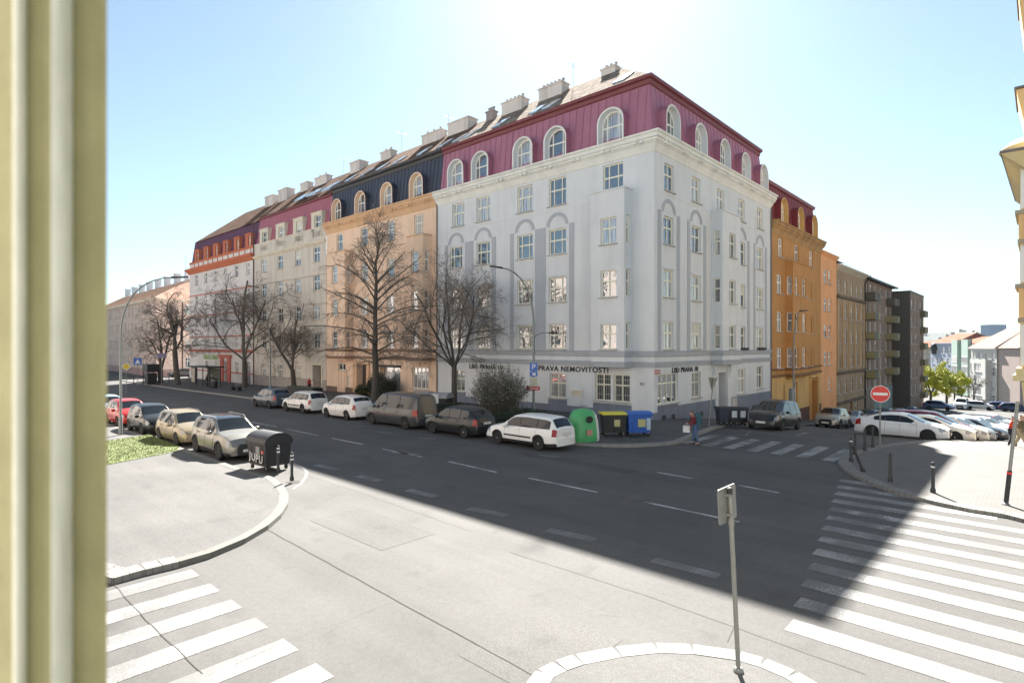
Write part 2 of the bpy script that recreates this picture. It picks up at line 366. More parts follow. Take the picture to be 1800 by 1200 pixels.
def arch_dormer(root, F, x, z, w, h, surround, jamb, dep=.42, fm=None, skin_m=None):
    skin_m = skin_m or METR; key = (round(w, 2), round(h, 2), surround.name, jamb.name, skin_m.name)
    if key not in AC:
        P = archpts(w, h); t = .12; Q = [(t+(px/w)*(w-2*t), pz*(h-t)/h) for px, pz in P]
        m = MB(); n = len(P)
        for k in range(n-1):                                        # front ring, outer skin, inner jamb
            m.k = 0; m.poly([(P[k][0],0,P[k][1]),(P[k+1][0],0,P[k+1][1]),(Q[k+1][0],0,Q[k+1][1]),(Q[k][0],0,Q[k][1])][::-1])
            m.k = 2; m.poly([(P[k][0],0,P[k][1]),(P[k+1][0],0,P[k+1][1]),(P[k+1][0],dep+.6,P[k+1][1]),(P[k][0],dep+.6,P[k][1])])
            m.k = 1; m.poly([(Q[k][0],0,Q[k][1]),(Q[k+1][0],0,Q[k+1][1]),(Q[k+1][0],dep,Q[k+1][1]),(Q[k][0],dep,Q[k][1])][::-1])
        o = m.build('dormer_surround', [surround, jamb, skin_m]); s = o.data; bpy.data.objects.remove(o)
        wi = w-2*t; g = MB(); g.poly([(px, dep-.02, pz) for px, pz in Q]); o = g.build('pane', GLASS); gm = o.data; bpy.data.objects.remove(o)
        f = MB(); f.k = 0
        for k in range(n-1):
            a0, a1 = Q[k], Q[k+1]; c = (w/2, h*.45)
            b0 = (a0[0]+(c[0]-a0[0])*.1, a0[1]+(c[1]-a0[1])*.1); b1 = (a1[0]+(c[0]-a1[0])*.1, a1[1]+(c[1]-a1[1])*.1)
            f.poly([(a0[0],dep-.07,a0[1]),(a1[0],dep-.07,a1[1]),(b1[0],dep-.07,b1[1]),(b0[0],dep-.07,b0[1])][::-1])
            f.poly([(b0[0],dep-.07,b0[1]),(b1[0],dep-.07,b1[1]),(b1[0],dep-.02,b1[1]),(b0[0],dep-.02,b0[1])][::-1])
        f.box(t, w-t, dep-.07, dep-.02, 0, .12)
        for q in (.28, .72): f.box(w*q-.035, w*q+.035, dep-.08, dep-.022, .1, h*.86 if w > 1.2 else h*.8)
        f.box(t+.04, w-t-.04, dep-.09, dep-.022, h*.50, h*.50+.09)
        o = f.build('window', fm or WHITE); fmsh = o.data; bpy.data.objects.remove(o); AC[key] = (s, gm, fmsh)
    s, gm, fmsh = AC[key]
    M = Matrix.Translation(-Vector(root['_o'])) @ F @ Matrix.Translation((x, -.06, z))
    o = obj('dormer', s, root, M); q = obj('window', fmsh, o); obj('pane', gm, o)
def rect_dormer(root, F, x0, x1, z0, z1, surround, wx0, wx1, wz0, wz1, top_m, dep=.55):
    mb = MB(F); t = .12
    wall(mb, x0, x1, z0, z1, [(wx0, wx1, wz0, wz1, .3)])
    mb.poly([(x0,0,z0),(x0,0,z1),(x0,dep,z1),(x0,dep,z0)]); mb.poly([(x1,0,z1),(x1,0,z0),(x1,dep,z0),(x1,dep,z1)])
    mb.box(x0-.06, x1+.06, -.07, dep, z1, z1+.09)
    o = mb.build('dormer', surround, root)
    window(root, F, wx0, wz0, wx1-wx0, wz1-wz0, 'two', None, .2, False)
def seams(mb, F, x0, x1, z0, z1, d0, d1, step=.55):
    """leaning sheet metal with standing seams"""
    mb.M = F; mb.poly([(x0,d0,z0),(x1,d0,z0),(x1,d1,z1),(x0,d1,z1)])
    n = int((x1-x0)/step)
    for i in range(1, n):
        x = x0+(x1-x0)*i/n; r = .02
        mb.poly([(x-r,d0-.002,z0),(x,d0-.05,z0),(x,d1-.05,z1),(x-r,d1-.002,z1)]); mb.poly([(x,d0-.05,z0),(x+r,d0-.002,z0),(x+r,d1-.002,z1),(x,d1-.05,z1)])
def text(body, size, mt, ext=.012, bold=.0, name='lettering', sx=1.):
    c = bpy.data.curves.new('t', 'FONT'); c.body = body; c.size = size; c.extrude = ext; c.space_character = 1.12; c.offset = bold; c.align_x = 'CENTER'; c.align_y = 'CENTER'
    o = bpy.data.objects.new('t', c); COL.objects.link(o); dg = bpy.context.evaluated_depsgraph_get(); dg.update()
    me = bpy.data.meshes.new_from_object(o.evaluated_get(dg)); bpy.data.objects.remove(o)
    me.materials.clear(); me.materials.append(mt)
    for p in me.polygons: p.material_index = 0
    me.transform(Matrix.Rotation(math.pi/2, 4, 'X') @ Matrix.Diagonal((sx, 1, 1, 1)))
    me.name = name; return me
def parts(root, F, name, mt, boxes):
    for q in boxes: m = MB(F); m.box(*q); m.build(name, mt, root)
def chimney(root, a0, a1, b0, b1, z0, z1, pots=4, mt=None, along='b', r=.1):
    mb = MB(); mb.box(a0, a1, b0, b1, z0, z1-.12); mb.box(a0-.08, a1+.08, b0-.08, b1+.08, z1-.12, z1)
    o = mb.build('chimney', mt or CHIM, root)
    if pots:
        for i in range(pots):
            mb = MB(); t = (i+.5)/pots; a, b = ((a0+a1)/2, b0+(b1-b0)*t) if along == 'b' else (a0+(a1-a0)*t, (b0+b1)/2)
            mb.lathe([(r, 0), (r, .3), (r*1.3, .34), (r*1.3, .4), (r*.8, .42)], 8, (a, b, z1))
            q = mb.build('chimney_pot', mat('clay_pots', (.30,.26,.25), .8), root)
# ================================================================ GROUND
ROADC = (.101, .0985, .0955); ASPH = asphalt('asphalt', ROADC, .7); PAVA = asphalt('pavement_asphalt', (.112, .1095, .107), .8)
SETT = paving('mosaic_paving', (.128,.124,.118), (.088,.083,.077), 8.); COBB = paving('cobbles', (.20,.192,.18), (.08,.075,.07), 5.)
PAINT = wornpaint('road_paint', (.25,.248,.24), (.112,.11,.107), .38); PAINT2 = wornpaint('faded_paint', (.19,.19,.195), ROADC, .45)
def frange(a, b, s):
    n = max(1, round((b-a)/s)); return [a+(b-a)*i/n for i in range(n+1)]
def build_ground():
    As = frange(-90, -12, 6)[:-1]+frange(-12, 40, 1)[:-1]+[40,45,50,60,70,80,95,110,130,150,180,250,400,800,1500,3000,6000]
    Bs = [-5000,-2000,-800,-300,-120]+frange(-60, 160, 5)+[250,500,1200,3000,6000]
    As[0] = -900
    m = MB(); I = {}
    for i, a in enumerate(As):
        for j, b in enumerate(Bs): I[i, j] = m.V((a, b, gz(a, b)))
    for i in range(len(As)-1):
        for j in range(len(Bs)-1): m.f.append([I[i,j], I[i+1,j], I[i+1,j+1], I[i,j+1]]); m.m.append(0)
    struct('ground', m, ASPH)
build_ground()
import bmesh
def drape(name, pts, h, mt, kind='structure', z_side=True, mats=None):
    """flat area of outline pts (a, b) lying h above the ground, with a skirt"""
    bm = bmesh.new(); vs = [bm.verts.new((a, b, 0)) for a, b in pts]; f = bm.faces.new(vs); f.normal_update()
    if f.normal.z < 0: f.normal_flip()
    bmesh.ops.triangulate(bm, faces=[f])
    amin, amax = min(p[0] for p in pts), max(p[0] for p in pts); bmin, bmax = min(p[1] for p in pts), max(p[1] for p in pts)
    for c in [0,3,8,20,32,60,95,150]+list(frange(0, 12, 1)):
        if amin < c < amax: bmesh.ops.bisect_plane(bm, geom=bm.verts[:]+bm.edges[:]+bm.faces[:], plane_co=(c,0,0), plane_no=(1,0,0))
    for c in [10, 30, 60]:
        if bmin < c < bmax: bmesh.ops.bisect_plane(bm, geom=bm.verts[:]+bm.edges[:]+bm.faces[:], plane_co=(0,c,0), plane_no=(0,1,0))
    if h > .03:
        ed = [e for e in bm.edges if e.is_boundary]; r = bmesh.ops.extrude_edge_only(bm, edges=ed)
        low = {v for v in r['geom'] if isinstance(v, bmesh.types.BMVert)}
    else: low = set()
    for v in bm.verts: v.co.z = gz(v.co.x, v.co.y)+(-.02 if v in low else h)
    me = bpy.data.meshes.new(name); bm.to_mesh(me); bm.free(); me.materials.append(mt)
    o = obj(name, me); top(o, 0, 0); tag(o, kind=kind); return o
def arc(c, r, t0, t1, n=10): return [(c[0]+r*math.cos(math.radians(t0+(t1-t0)*i/n)), c[1]+r*math.sin(math.radians(t0+(t1-t0)*i/n))) for i in range(n+1)]
KERB = .12
# far corner pavement, around the grey building
k0 = [(-9.2, 84), (-9.3, 40), (-9.9, 8), (-10.1, 0.2)]; kc = arc((-5.6, -.3), 4.5, 182, 262, 12)
kerb_far = k0+kc+[(-3.2, -4.35), (1, -3.9), (8, -3.2), (60, -3.0), (112, -3.0)]
drape('pavement', kerb_far+[(112, 0.02), (0.02, 0.02), (0.02, 84)], KERB, PAVA)
def kerb(pts, h=KERB, w_=.28, mt=STONE, step=1.0, mats=None, name='kerb', gap=.006, lift=.004):
    """row of kerb stones along the outline, right of the direction of travel is the road"""
    m = MB(); dense = [pts[0]]
    for p, q in zip(pts, pts[1:]):
        L_ = math.dist(p, q); n = max(1, round(L_/step))
        dense += [(p[0]+(q[0]-p[0])*i/n, p[1]+(q[1]-p[1])*i/n) for i in range(1, n+1)]
    for k, (p, q) in enumerate(zip(dense, dense[1:])):
        d = Vector((q[0]-p[0], q[1]-p[1])); d.normalize(); nr = Vector((d.y, -d.x))
        p2 = Vector(p)+d*gap; q2 = Vector(q)-d*gap; dz = lift+random.uniform(0, .006)
        C4 = [p2+nr*.02, q2+nr*.02, q2-nr*w_, p2-nr*w_]
        T = [m.V((c.x, c.y, gz(c.x, c.y)+h+dz)) for c in C4]; Bt = [m.V((c.x, c.y, gz(c.x, c.y)-.03)) for c in C4]
        m.f.append(T[::-1]); m.m.append(0)
        for i in range(4): j = (i+1) % 4; m.f.append([Bt[i], T[i], T[j], Bt[j]][::-1]); m.m.append(0)
    return struct(name, m, mt)
kerb(kerb_far[::-1][1:] if False else kerb_far)
def off(pts, d):
    out = []
    for i, p in enumerate(pts):
        q, r = Vector(pts[max(0, i-1)]), Vector(pts[min(len(pts)-1, i+1)]); t = (r-q).normalized(); out.append((p[0]+t.y*d, p[1]-t.x*d))
    return out
P_ = lambda *uv, h=0.: [ray(u, v, h) for u, v in uv]
# right plaza: mosaic pavement edged with cobbles
pk = P_((1800,912),(1765,903),(1700,893),(1640,880),(1580,865),(1545,853),(1510,838),(1485,824),(1474,812),(1478,803),(1492,796),(1530,786), h=.1)
pk = [(-11.6, -26)]+pk+[(2.2, -12.9), (5.2, -13.2)]
plaza = pk+[(9, -14.0), (12, -14.8), (25, -15.8), (60, -15.9), (60, -40), (-11.6, -40)]
drape('plaza_pavement', plaza, .10, SETT)
kerb(pk[::-1], .10, .42, COBB, .5, gap=.004, name='cobbled_kerb')
# left pavement with its stone kerb
lk = P_((200,1016),(255,1001),(315,987),(372,970),(430,946),(470,923),(493,903),(505,884),(506,868),(497,852),(478,838), h=.12)
lk = [(-30.2, -1.0)]+lk+[(-23.3, 4.3), (-23.3, 40), (-23.3, 100)]
drape('left_pavement', lk+[(-60, 100), (-60, -1)], KERB, PAVA)
kerb(lk[3:], KERB, .24, mat('pale_kerb', (.135,.131,.118), .85, var=.15, scale=2, bump=.3), 1.0)
kerb(lk[:4], KERB, .42, COBB, .3, name='cobbled_kerb', lift=.004)
gr = P_((60,830),(190,822),(312,798),(316,790),(262,768),(190,779),(60,790))
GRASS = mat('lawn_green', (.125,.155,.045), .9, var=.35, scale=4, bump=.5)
drape('lawn', gr, KERB+.02, GRASS)
def blades(pts, n, h, mt, name, lift=0.):
    m = MB(); amin, amax = min(p[0] for p in pts), max(p[0] for p in pts); bmin, bmax = min(p[1] for p in pts), max(p[1] for p in pts)
    def inside(x, y):
        c = False
        for (x1, y1), (x2, y2) in zip(pts, pts[1:]+pts[:1]):
            if (y1 > y) != (y2 > y) and x < (x2-x1)*(y-y1)/(y2-y1)+x1: c = not c
        return c
    k = 0
    while k < n:
        x, y = random.uniform(amin, amax), random.uniform(bmin, bmax)
        if not inside(x, y): continue
        k += 1; t = random.uniform(0, 6.28); r = .018; hh = h*random.uniform(.5, 1.4); z = gz(x, y)+lift; dx, dy = r*math.cos(t), r*math.sin(t)
        m.poly([(x-dx,y-dy,z),(x+dx,y+dy,z),(x+dy*2+random.uniform(-.04,.04),y+dx*2,z+hh)])
    o = m.build(name, mt); top(o, 0, 0); tag(o, kind='stuff'); return o
blades(gr, 11000, .06, GRASS, 'grass', KERB)
# near island in front of the camera's building
ik = P_((925,1205),(945,1178),(975,1164),(1010,1152),(1080,1138),(1150,1131),(1215,1134),(1300,1146),(1345,1158),(1400,1181),(1440,1205), h=.1)
ik2 = [(ik[0][0]-2.5, ik[0][1]+.9)]+ik+[(ik[-1][0]-1, ik[-1][1]-2), (-26, -40)]
drape('near_pavement', ik2+[(-34, -40), (-34, ik[0][1]+.9)], .10, PAVA)
kerb(ik2[::-1], .10, .27, mat('white_painted_kerb', (.22,.215,.205), .75, var=.2, scale=3), 1.5, gap=.03)
# dark ground cover strip between the trees
strip = [(-9.0, 1.5), (-9.0, 13), (-9.0, 34), (-6.2, 34), (-6.2, 13), (-6.0, 1.5)]
DGRN = mat('dark_green_lawn', (.055,.085,.03), .95, var=.3, scale=3, bump=.6)  # darker green than the left lawn
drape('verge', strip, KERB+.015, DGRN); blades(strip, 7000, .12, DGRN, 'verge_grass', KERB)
# ---------------------------------------------------------------- road markings
def marks(name, quads, mt, h=.006):
    m = MB()
    for q in quads:
        n = 6; (p0, p1, p2, p3) = q
        for i in range(n):
            t, s = i/n, (i+1)/n
            def L2(a, b, t): return (a[0]+(b[0]-a[0])*t, a[1]+(b[1]-a[1])*t)
            c = [L2(p0, p1, t), L2(p0, p1, s), L2(p3, p2, s), L2(p3, p2, t)]
            m.poly([(x, y, gz(x, y)+h) for x, y in c])
    return struct(name, m, mt)
def line(u0, v0, u1, v1, wd):
    p, q = Vector(ray(u0, v0)), Vector(ray(u1, v1)); d = (q-p).normalized(); n = Vector((-d.y, d.x))*wd/2
    return [tuple(p-n), tuple(q-n), tuple(q+n), tuple(p+n)]
# near zebra on the right: 13 stripes along b
ends = [(1478,846.7),(1474.7,858),(1469,869.8),(1465,881),(1460,894.7),(1455,908.9),(1444,926.7),(1435.6,945),(1428,967.6),(1418,994),(1405,1024),(1391,1062),(1378,1102.7)]
q = []; q2 = []
for i, (u, v) in enumerate(ends):
    a, b = ray(u, v); a = -9.45-i*1.03; b = -12.5-i*.175; ln = 4.9 if i > 2 else 4.0
    if i == 0: ln = 1.6
    (q2 if i in (4, 5) else q).append([(a-.25, b), (a-.25, b-ln), (a+.25, b-ln), (a+.25, b)])
marks('crosswalk_markings', q, PAINT); marks('faded_crosswalk_markings', q2, wornpaint('very_worn_paint', (.45,.44,.43), ROADC, .12))
q = []
for i in range(8):
    b = -4.75-i*1.06; q.append([(-27.9, b-.26), (-33.5, b-.26), (-33.5, b+.26), (-27.9, b+.26)])
marks('left_crosswalk_markings', q, PAINT)
q = []
for i in range(8): b = -3.9-i*1.05; q.append([(-5.9, b-.25), (-2.4, b-.25), (-2.4, b+.25), (-5.9, b+.25)])
marks('far_crosswalk_markings', q, wornpaint('grey_paint', (.27,.27,.27), ROADC, .6))
q = [line(930,840,1050,865,.13), line(788,811,873,830,.13), line(1133,882,1300,917,.13), line(1155,830,1218,841,.12), line(1300,853,1370,866,.12), line(672,789,742,803,.12), line(583,770,638,781,.12), line(505,754,558,765,.12), line(440,741,486,750,.12), line(385,731,425,739,.12), line(320,716,350,722,.12)]
marks('centre_line_markings', q, wornpaint('line_paint', (.42,.42,.42), ROADC, .7))
q = [line(717,861,767,873,.35), line(824,893,890,906,.35), line(962,931,1046,949,.35), line(1148,984,1264,1013,.35), line(630,836,668,845,.35), line(555,817,592,825,.35)]
marks('lane_dash_markings', q, PAINT2)
q = [line(690,795,735,798,.3), line(626,750,650,748,.2), line(660,758,690,761,.2), line(735,769,765,771,.2), line(945,799,983,804,.15), line(1250,770,1310,764,.12), line(1215,767,1225,775,.3), line(1310,766,1320,757,.12), line(1400,765,1420,760,.25)]
marks('parking_markings', q, PAINT2)
bl = P_((497,811),(515,815),(530,822),(537,830),(534,840),(524,852),(512,860))
marks('white_arc_marking', [[tuple(p), tuple(q_), (q_[0]+.12, q_[1]+.0), (p[0]+.12, p[1]+.0)] for p, q_ in zip(bl, bl[1:])], PAINT)
# joints and cracks in the asphalt
def crack(pts, wd=.025, jit=.05):
    P = [Vector(ray(*p)) for p in pts]; D = [P[0]]
    for p, q_ in zip(P, P[1:]):
        n = max(1, int((q_-p).length/.35))
        for i in range(1, n+1): D.append(p+(q_-p)*i/n+Vector((random.uniform(-1,1), random.uniform(-1,1)))*jit*(1 if i < n else 0))
    return [[tuple(p), tuple(q_), (q_.x+wd, q_.y-wd*.3), (p.x+wd, p.y-wd*.3)] for p, q_ in zip(D, D[1:])]
q = crack([(468,930),(560,980),(700,1058),(830,1128),(935,1188)], .018, .015)+crack([(895,970),(1000,1003),(1130,1045),(1290,1102),(1420,1150),(1520,1185)], .012, .02)+crack([(200,1028),(255,1090),(310,1140),(355,1185)], .014, .01)
q += crack([(690,1058),(600,1095),(500,1130),(360,1190)], .012, .02)+crack([(545,838),(640,868),(730,900),(830,935)], .009, .02)
q += crack([(190,886),(300,868),(430,850)], .02, .02)+crack([(250,960),(330,935),(425,922)], .009, .02)+crack([(280,985),(250,960)], .009, .02)+crack([(1290,1102),(1278,1128)], .015, .03)
q += crack([(1000,1100),(1060,1080),(1090,1085)], .008, .08)+crack([(760,850),(900,885),(1050,925)], .012, .03)
marks('asphalt_joints', q, mat('dark_joint', (.055,.052,.048), .9, var=.2), .0035 if False else .0105)
m = MB(); a, b = ray(1115, 876); m.lathe([(.0, .008), (.33, .008), (.33, .012), (0, .012)], 24, (a, b, 0)); struct('manhole_cover', m, mat('cast_iron', (.09,.085,.08), .6, .4))
for nm, quad, k_ in (('asphalt_patch', [(-24.5,-6.5),(-24.5,-3.1),(-22.9,-3.1),(-22.9,-6.5)], .93),('asphalt_patch', [(-19.5,6.0),(-19.5,14.5),(-18.6,14.5),(-18.6,6.0)], .9),('asphalt_patch', [(-26.3,-12.8),(-26.3,-11.2),(-24.2,-11.2),(-24.2,-12.8)], 1.05),('asphalt_patch', [(-13.6,-6.5),(-13.6,-1.0),(-12.9,-1.0),(-12.9,-6.5)], .85)):
    marks(nm, [quad], asphalt(nm, tuple(c*k_ for c in ROADC), 1.1), .0045)
mb = MB()
for a, b in ((-10.6, 3.4), (-22.7, 1.4)):
    for i in range(5): mb.box(a-.2, a+.2, b-.2+.09*i, b-.15+.09*i, .003, .014)
struct('drain_grate', mb, mat('cast_iron', (.09,.085,.08), .6, .4))
# ================================================================ BUILDINGS
def win_ranges(bs, wd): return [(b+wd/2, b-wd/2) for b in bs]
def mansard_side(root, F, x0, x1, mt, gut, cl=0, cr=0, z0=18.05, z1=21.75):
    mb = MB(); seams(mb, F, x0, x1, z0, z1, .36, .78); return mb.build('mansard', mt, root)
GREY = plaster('grey_render', (.535,.545,.555), .10, .06); GREYD = plaster('blue_grey_trim', (.345,.36,.385), .06, .05); CORN = plaster('pale_cornice', (.60,.595,.56), .12)
CORNP = [(0,16.9),(.06,16.95),(.10,17.1),(.22,17.35),(.40,17.5),(.42,17.62),(.52,17.64),(.52,17.86),(.62,17.9),(.64,18.02),(0,18.1)]
def modillions(root, F, x0, x1, step, mt, z=17.42):
    n = int((x1-x0)/step)
    parts(root, F, 'modillion', mt, [(x0+(x1-x0)*i/n+dx, x0+(x1-x0)*i/n+dx+.2, -.515, -.30, z, z+.19) for i in range(n+1) for dx in (-.32, .14)])
# ---------- grey corner building
g = thing('corner_building', 0, 0, 0, 'grey plastered five storey corner building with a magenta metal mansard and black shop lettering', 'building')
R3, R2, R1 = (11.3, 13.1), (7.9, 9.65), (4.56, 6.28)
w3 = [(19.72,18.2),(16.25,14.75),(11.75,10.2),(8.5,6.95)]
wins = []
for b in [(19.02,17.5),(16.04,14.5),(11.54,10.01),(8.45,6.9),(3.79,2.25)]: wins += Lw([b], 14.8, 16.75, 'three')
cols = [(19.3,17.75),(16.05,14.5),(11.55,10.0),(8.45,6.9)]
for (r0, r1) in (R3, R2, R1): wins += Lw(cols, r0, r1, 'three')
gf = Lw([(18.64,17.43)], .97, 2.73, 'twobar')+Lw([(8.38,6.89)], 1.06, 2.82, 'twobar')+Lw([(4.43,3.18),(2.98,1.74)], 1.1, 2.9, 'twobar')
facade(g, FL(), -21.02, 0, -1.5, 18.1, wins+gf, GREY, CREAM, extra=[(-15.7,-13.85,.12,2.62,.45)])
winsR = [x+(14.75, 16.5, 'two') for x in ((1.3,2.6),(5.2,6.55),(13.4,14.8),(17.5,18.85))]+[(9.35,10.7,14.9,16.5,'two')]
for (r0, r1) in (R3, R2, R1): winsR += [x+(r0, r1, 'two') for x in ((1.2,2.55),(5.2,6.62),(13.35,14.9),(17.4,18.95))]
gfR = [(.44,3.19,1.05,2.98,'twin'),(5.2,6.62,1.16,2.92,'twobar'),(13.3,14.95,.95,2.94,'two'),(17.4,18.9,1.15,3.05,'two')]
facade(g, FR(), 0, 20.84, -5, 18.1, winsR+gfR, GREY, CREAM, extra=[(9.5,11.05,-1.1,2.75,.9)])
mb = MB(); mb.box(.03, 12.6, .03, 21.0, 17.9, 18.05); mb.box(12.4, 12.6, .3, 21, -4, 18); mb.box(.3, 20.8, 12.6, 12.8, -4, 18); mb.box(20.6, 20.8, .3, 12.6, -5, 18); mb.build('rear_wall', GREY, g)
bay(g, FL(), -4.07, -1.55, 3.42, 14.72, 1.0, Lw([(3.32,2.12)], 11.3, 13.0, 'two')+Lw([(3.32,2.12)], 7.9, 9.6, 'two')+Lw([(3.32,2.12)], 4.56, 6.15, 'two'), [R3, R2, R1], GREY, CREAM, con=0, cap=GREY)
bay(g, FR(), 8.33, 11.7, 3.42, 14.5, .85, [(9.6,10.75)+r+('two',) for r in (R3, R2, R1)], [R3, R2, R1], GREY, CREAM, con=0, cap=GREY)
path = [(0.,21.02),(0,4.07),(-1.0,4.07),(-1.0,1.55),(0,1.55),(0,0),(8.33,0),(8.33,-.85),(11.7,-.85),(11.7,0),(20.84,0)]
pr = path  # travelling -b then +a: outside is on the right-hand side
path2 = [(0.,21.02),(0,0),(20.84,0)]
mb = MB(); mb.sweep(pr, [(0,4.05),(.07,4.08),(.10,4.2),(.14,4.38),(.0,4.44)]); mb.sweep(pr, [(0,3.38),(.05,3.40),(.08,3.55),(.13,3.68),(.0,3.75)]); mb.build('string_course', GREYD, g)
mb = MB(); mb.sweep(path2, CORNP); mb.build('cornice', CORN, g)
modillions(g, FL(), -20.2, -.9, 2.4, CORN); modillions(g, FR(), .9, 20.2, 2.4, CORN)
# plinth, stepped in from the window aprons
mb = MB()
for p, q in ((-21.0,-18.8),(-17.3,-15.9),(-13.7,-8.5),(-6.8,-4.6),(-1.6,.03)): mb.M = FL(); mb.box(p, q, -.035, -.002, -1, .58)
mb.M = FL()
for p, q in ((-18.8,-17.3),(-8.5,-6.8),(-4.6,-1.6)): mb.box(p, q, -.012, -.002, -1, .93)
mb.M = FR()
for p, q, t in ((-.035,.42,.58),(.42,3.2,.95),(3.2,9.35,.83),(11.25,20.8,.78)): mb.box(p, q, -.035 if t != .95 else -.012, -.002, -5, t)
mb.build('plinth', plaster('plinth_render', (.17,.185,.23), .15), g)
mb = MB(FR())
for x in (.95, 2.2, 6.4): mb.box(x, x+.5, -.045, -.036, .02-x*.04, .38-x*.04)
mb.box(13.6, 14.1, -.045, -.036, -1.2, -.2); mb.box(16.2, 17.6, -.045, -.036, -1.1, -.2); mb.build('basement_window', DARK, g)
# pilaster strips and blind arches in darker render
mb = MB(FL())
GP = []
for p, q in ((19.96,19.55),(17.36,16.4),(14.25,13.8),(12.26,11.9),(9.74,8.75),(6.6,6.19)): parts(g, FL(), 'pilaster_strip', GREYD, [(-p, -q, -.04, -.001, 4.45, 13.35)])
def blind(mb, c, zs, r):
    n = 12
    for k in range(n):
        t0, t1 = math.pi*k/n, math.pi*(k+1)/n
        P = [(c+rr*math.cos(t), zs+rr*math.sin(t)*.95) for rr, t in ((r,t0),(r+.26,t0),(r+.26,t1),(r,t1))]
        mb.poly([(x, -.04, z) for x, z in P]); mb.poly([(P[1][0],-.04,P[1][1]),(P[1][0],-.001,P[1][1]),(P[2][0],-.001,P[2][1]),(P[2][0],-.04,P[2][1])])
for p, q in cols: mb = MB(FL()); blind(mb, -(p+q)/2, 13.35, .72); mb.build('blind_arch', GREYD, g)
for p, q in ((.45,.85),(3.0,3.4),(4.5,4.9),(7.05,7.45),(12.6,12.95),(15.35,15.75),(16.7,17.05),(19.35,19.75)): parts(g, FR(), 'pilaster_strip', GREYD, [(p, q, -.04, -.001, 4.45, 13.35)])
for c in (1.88, 5.9, 14.12, 18.17): mb = MB(FR()); blind(mb, c, 13.35, .68); mb.build('blind_arch', GREYD, g)
mb = MB(FL())                                           # window heads on the plain wall
for p, q in cols:
    for z in (R2[1], R1[1]): parts(g, FL(), 'window_head', GREY, [(-p-.1, -q+.1, -.06, -.001, z+.08, z+.15)])
mb.M = FR()
for p, q in ((1.2,2.55),(5.2,6.62),(13.35,14.9),(17.4,18.95)):
    for z in (R2[1], R1[1]): parts(g, FR(), 'window_head', GREY, [(p-.1, q+.1, -.06, -.001, z+.08, z+.15)])
mb.M = FR(); mb.box(0, 20.84, -.02, -.001, 14.45, 14.50)
mb.M = FL(); mb.box(-21, 0, -.02, -.001, 14.45, 14.50)
mb.build('string_course', GREY, g)
# mansard with its mitred corner
def mansard_corner(root, mt, gm):
    mb = MB(); z0, z1, d0, d1 = 18.05, 21.8, .36, .80
    mb.poly([(d0,d0,z0),(d1,d1,z1),(d1,21,z1),(d0,21,z0)]); mb.poly([(d0,d0,z0),(20.5,d0,z0),(20.1,d1,z1),(d1,d1,z1)]); mb.poly([(20.5,d0,z0),(20.5,12,z0),(20.1,12,z1),(20.1,d1,z1)])
    for F, n, L_ in ((FL(), 34, 21.0), (FR(), 34, 20.3)):
        for i in range(1, n):
            s = L_*i/n+.3; x = -s if F == FL() else s
            if s > L_: continue
            r = .022; mb.M = F
            mb.poly([(x-r,d0-.002,z0),(x,d0-.05,z0),(x,d1-.05,z1),(x-r,d1-.002,z1)]); mb.poly([(x,d0-.05,z0),(x+r,d0-.002,z0),(x+r,d1-.002,z1),(x,d1-.05,z1)])
    mb.build('mansard', mt, root)
    mb = MB(); mb.sweep([(.8,21.02),(.8,.8),(20.1,.8)], [(0,21.55),(.12,21.6),(.16,21.85),(.34,21.9),(.36,22.1),(0,22.15)]); mb.build('gutter', gm, root)
mansard_corner(g, METR, GUTR)
for p, q in ((19.61,17.56),(16.64,14.61),(12.01,9.98),(8.92,6.84),(4.25,2.17)): arch_dormer(g, FL(), -p, 18.08, p-q, 2.42, CORN, GREY, .5)
for p in (1.47, 5.66, 9.84, 14.0, 18.13): arch_dormer(g, FR(), p, 18.08, 2.0, 2.42, CORN, GREY, .5)
def roof_L(root, mt):
    mb = MB(); e, z0, r, z1 = .5, 22.02, 6.3, 26.35
    mb.poly([(e,e,z0),(r,r,z1),(r,21.02,z1),(e,21.02,z0)]); mb.poly([(e,e,z0),(20.1,e,z0),(20.1,r,z1),(r,r,z1)]); mb.poly([(r,r,z1),(12.4,12.4,z0),(12.4,21.02,z0),(r,21.02,z1)]); mb.poly([(r,r,z1),(20.1,r,z1),(20.1,12.4,z0),(12.4,12.4,z0)])
    return mb.build('roof', mt, root)
rf = roof_L(g, ROOF)
chimney(g, 6.0, 7.0, 6.7, 8.0, 25.0, 26.7, 3); chimney(g, 5.3, 6.3, 11.4, 13.9, 25.0, 26.7, 6); chimney(g, 5.2, 6.2, 15.8, 18.2, 25.0, 26.7, 5); chimney(g, 5.6, 6.2, 19.7, 20.6, 25.0, 26.7, 3, mat('clay_pots', (.3,.26,.25), .8))
def skylight(root, b0, b1, a0=1.6, slope=(22.02, .5, 4.33/5.8), w_=1.4, name='skylight'):
    z = lambda a: slope[0]+(a-slope[1])*slope[2]; a1 = a0+w_; mb = MB()
    P = [(a0,b0,z(a0)+.1),(a0,b1,z(a0)+.1),(a1,b1,z(a1)+.1),(a1,b0,z(a1)+.1)]; mb.poly(P); Q = [(p[0],p[1],p[2]-.2) for p in P]
    for i in range(4): j = (i+1) % 4; mb.poly([P[i], P[j], Q[j], Q[i]])
    mb.build(name, mat('skylight_glass', (.5,.55,.6), .12, .6, var=0), root)
for b in (3.2, 9.6, 11.0, 15.0, 18.6, 20.0): skylight(g, b, b+.9)
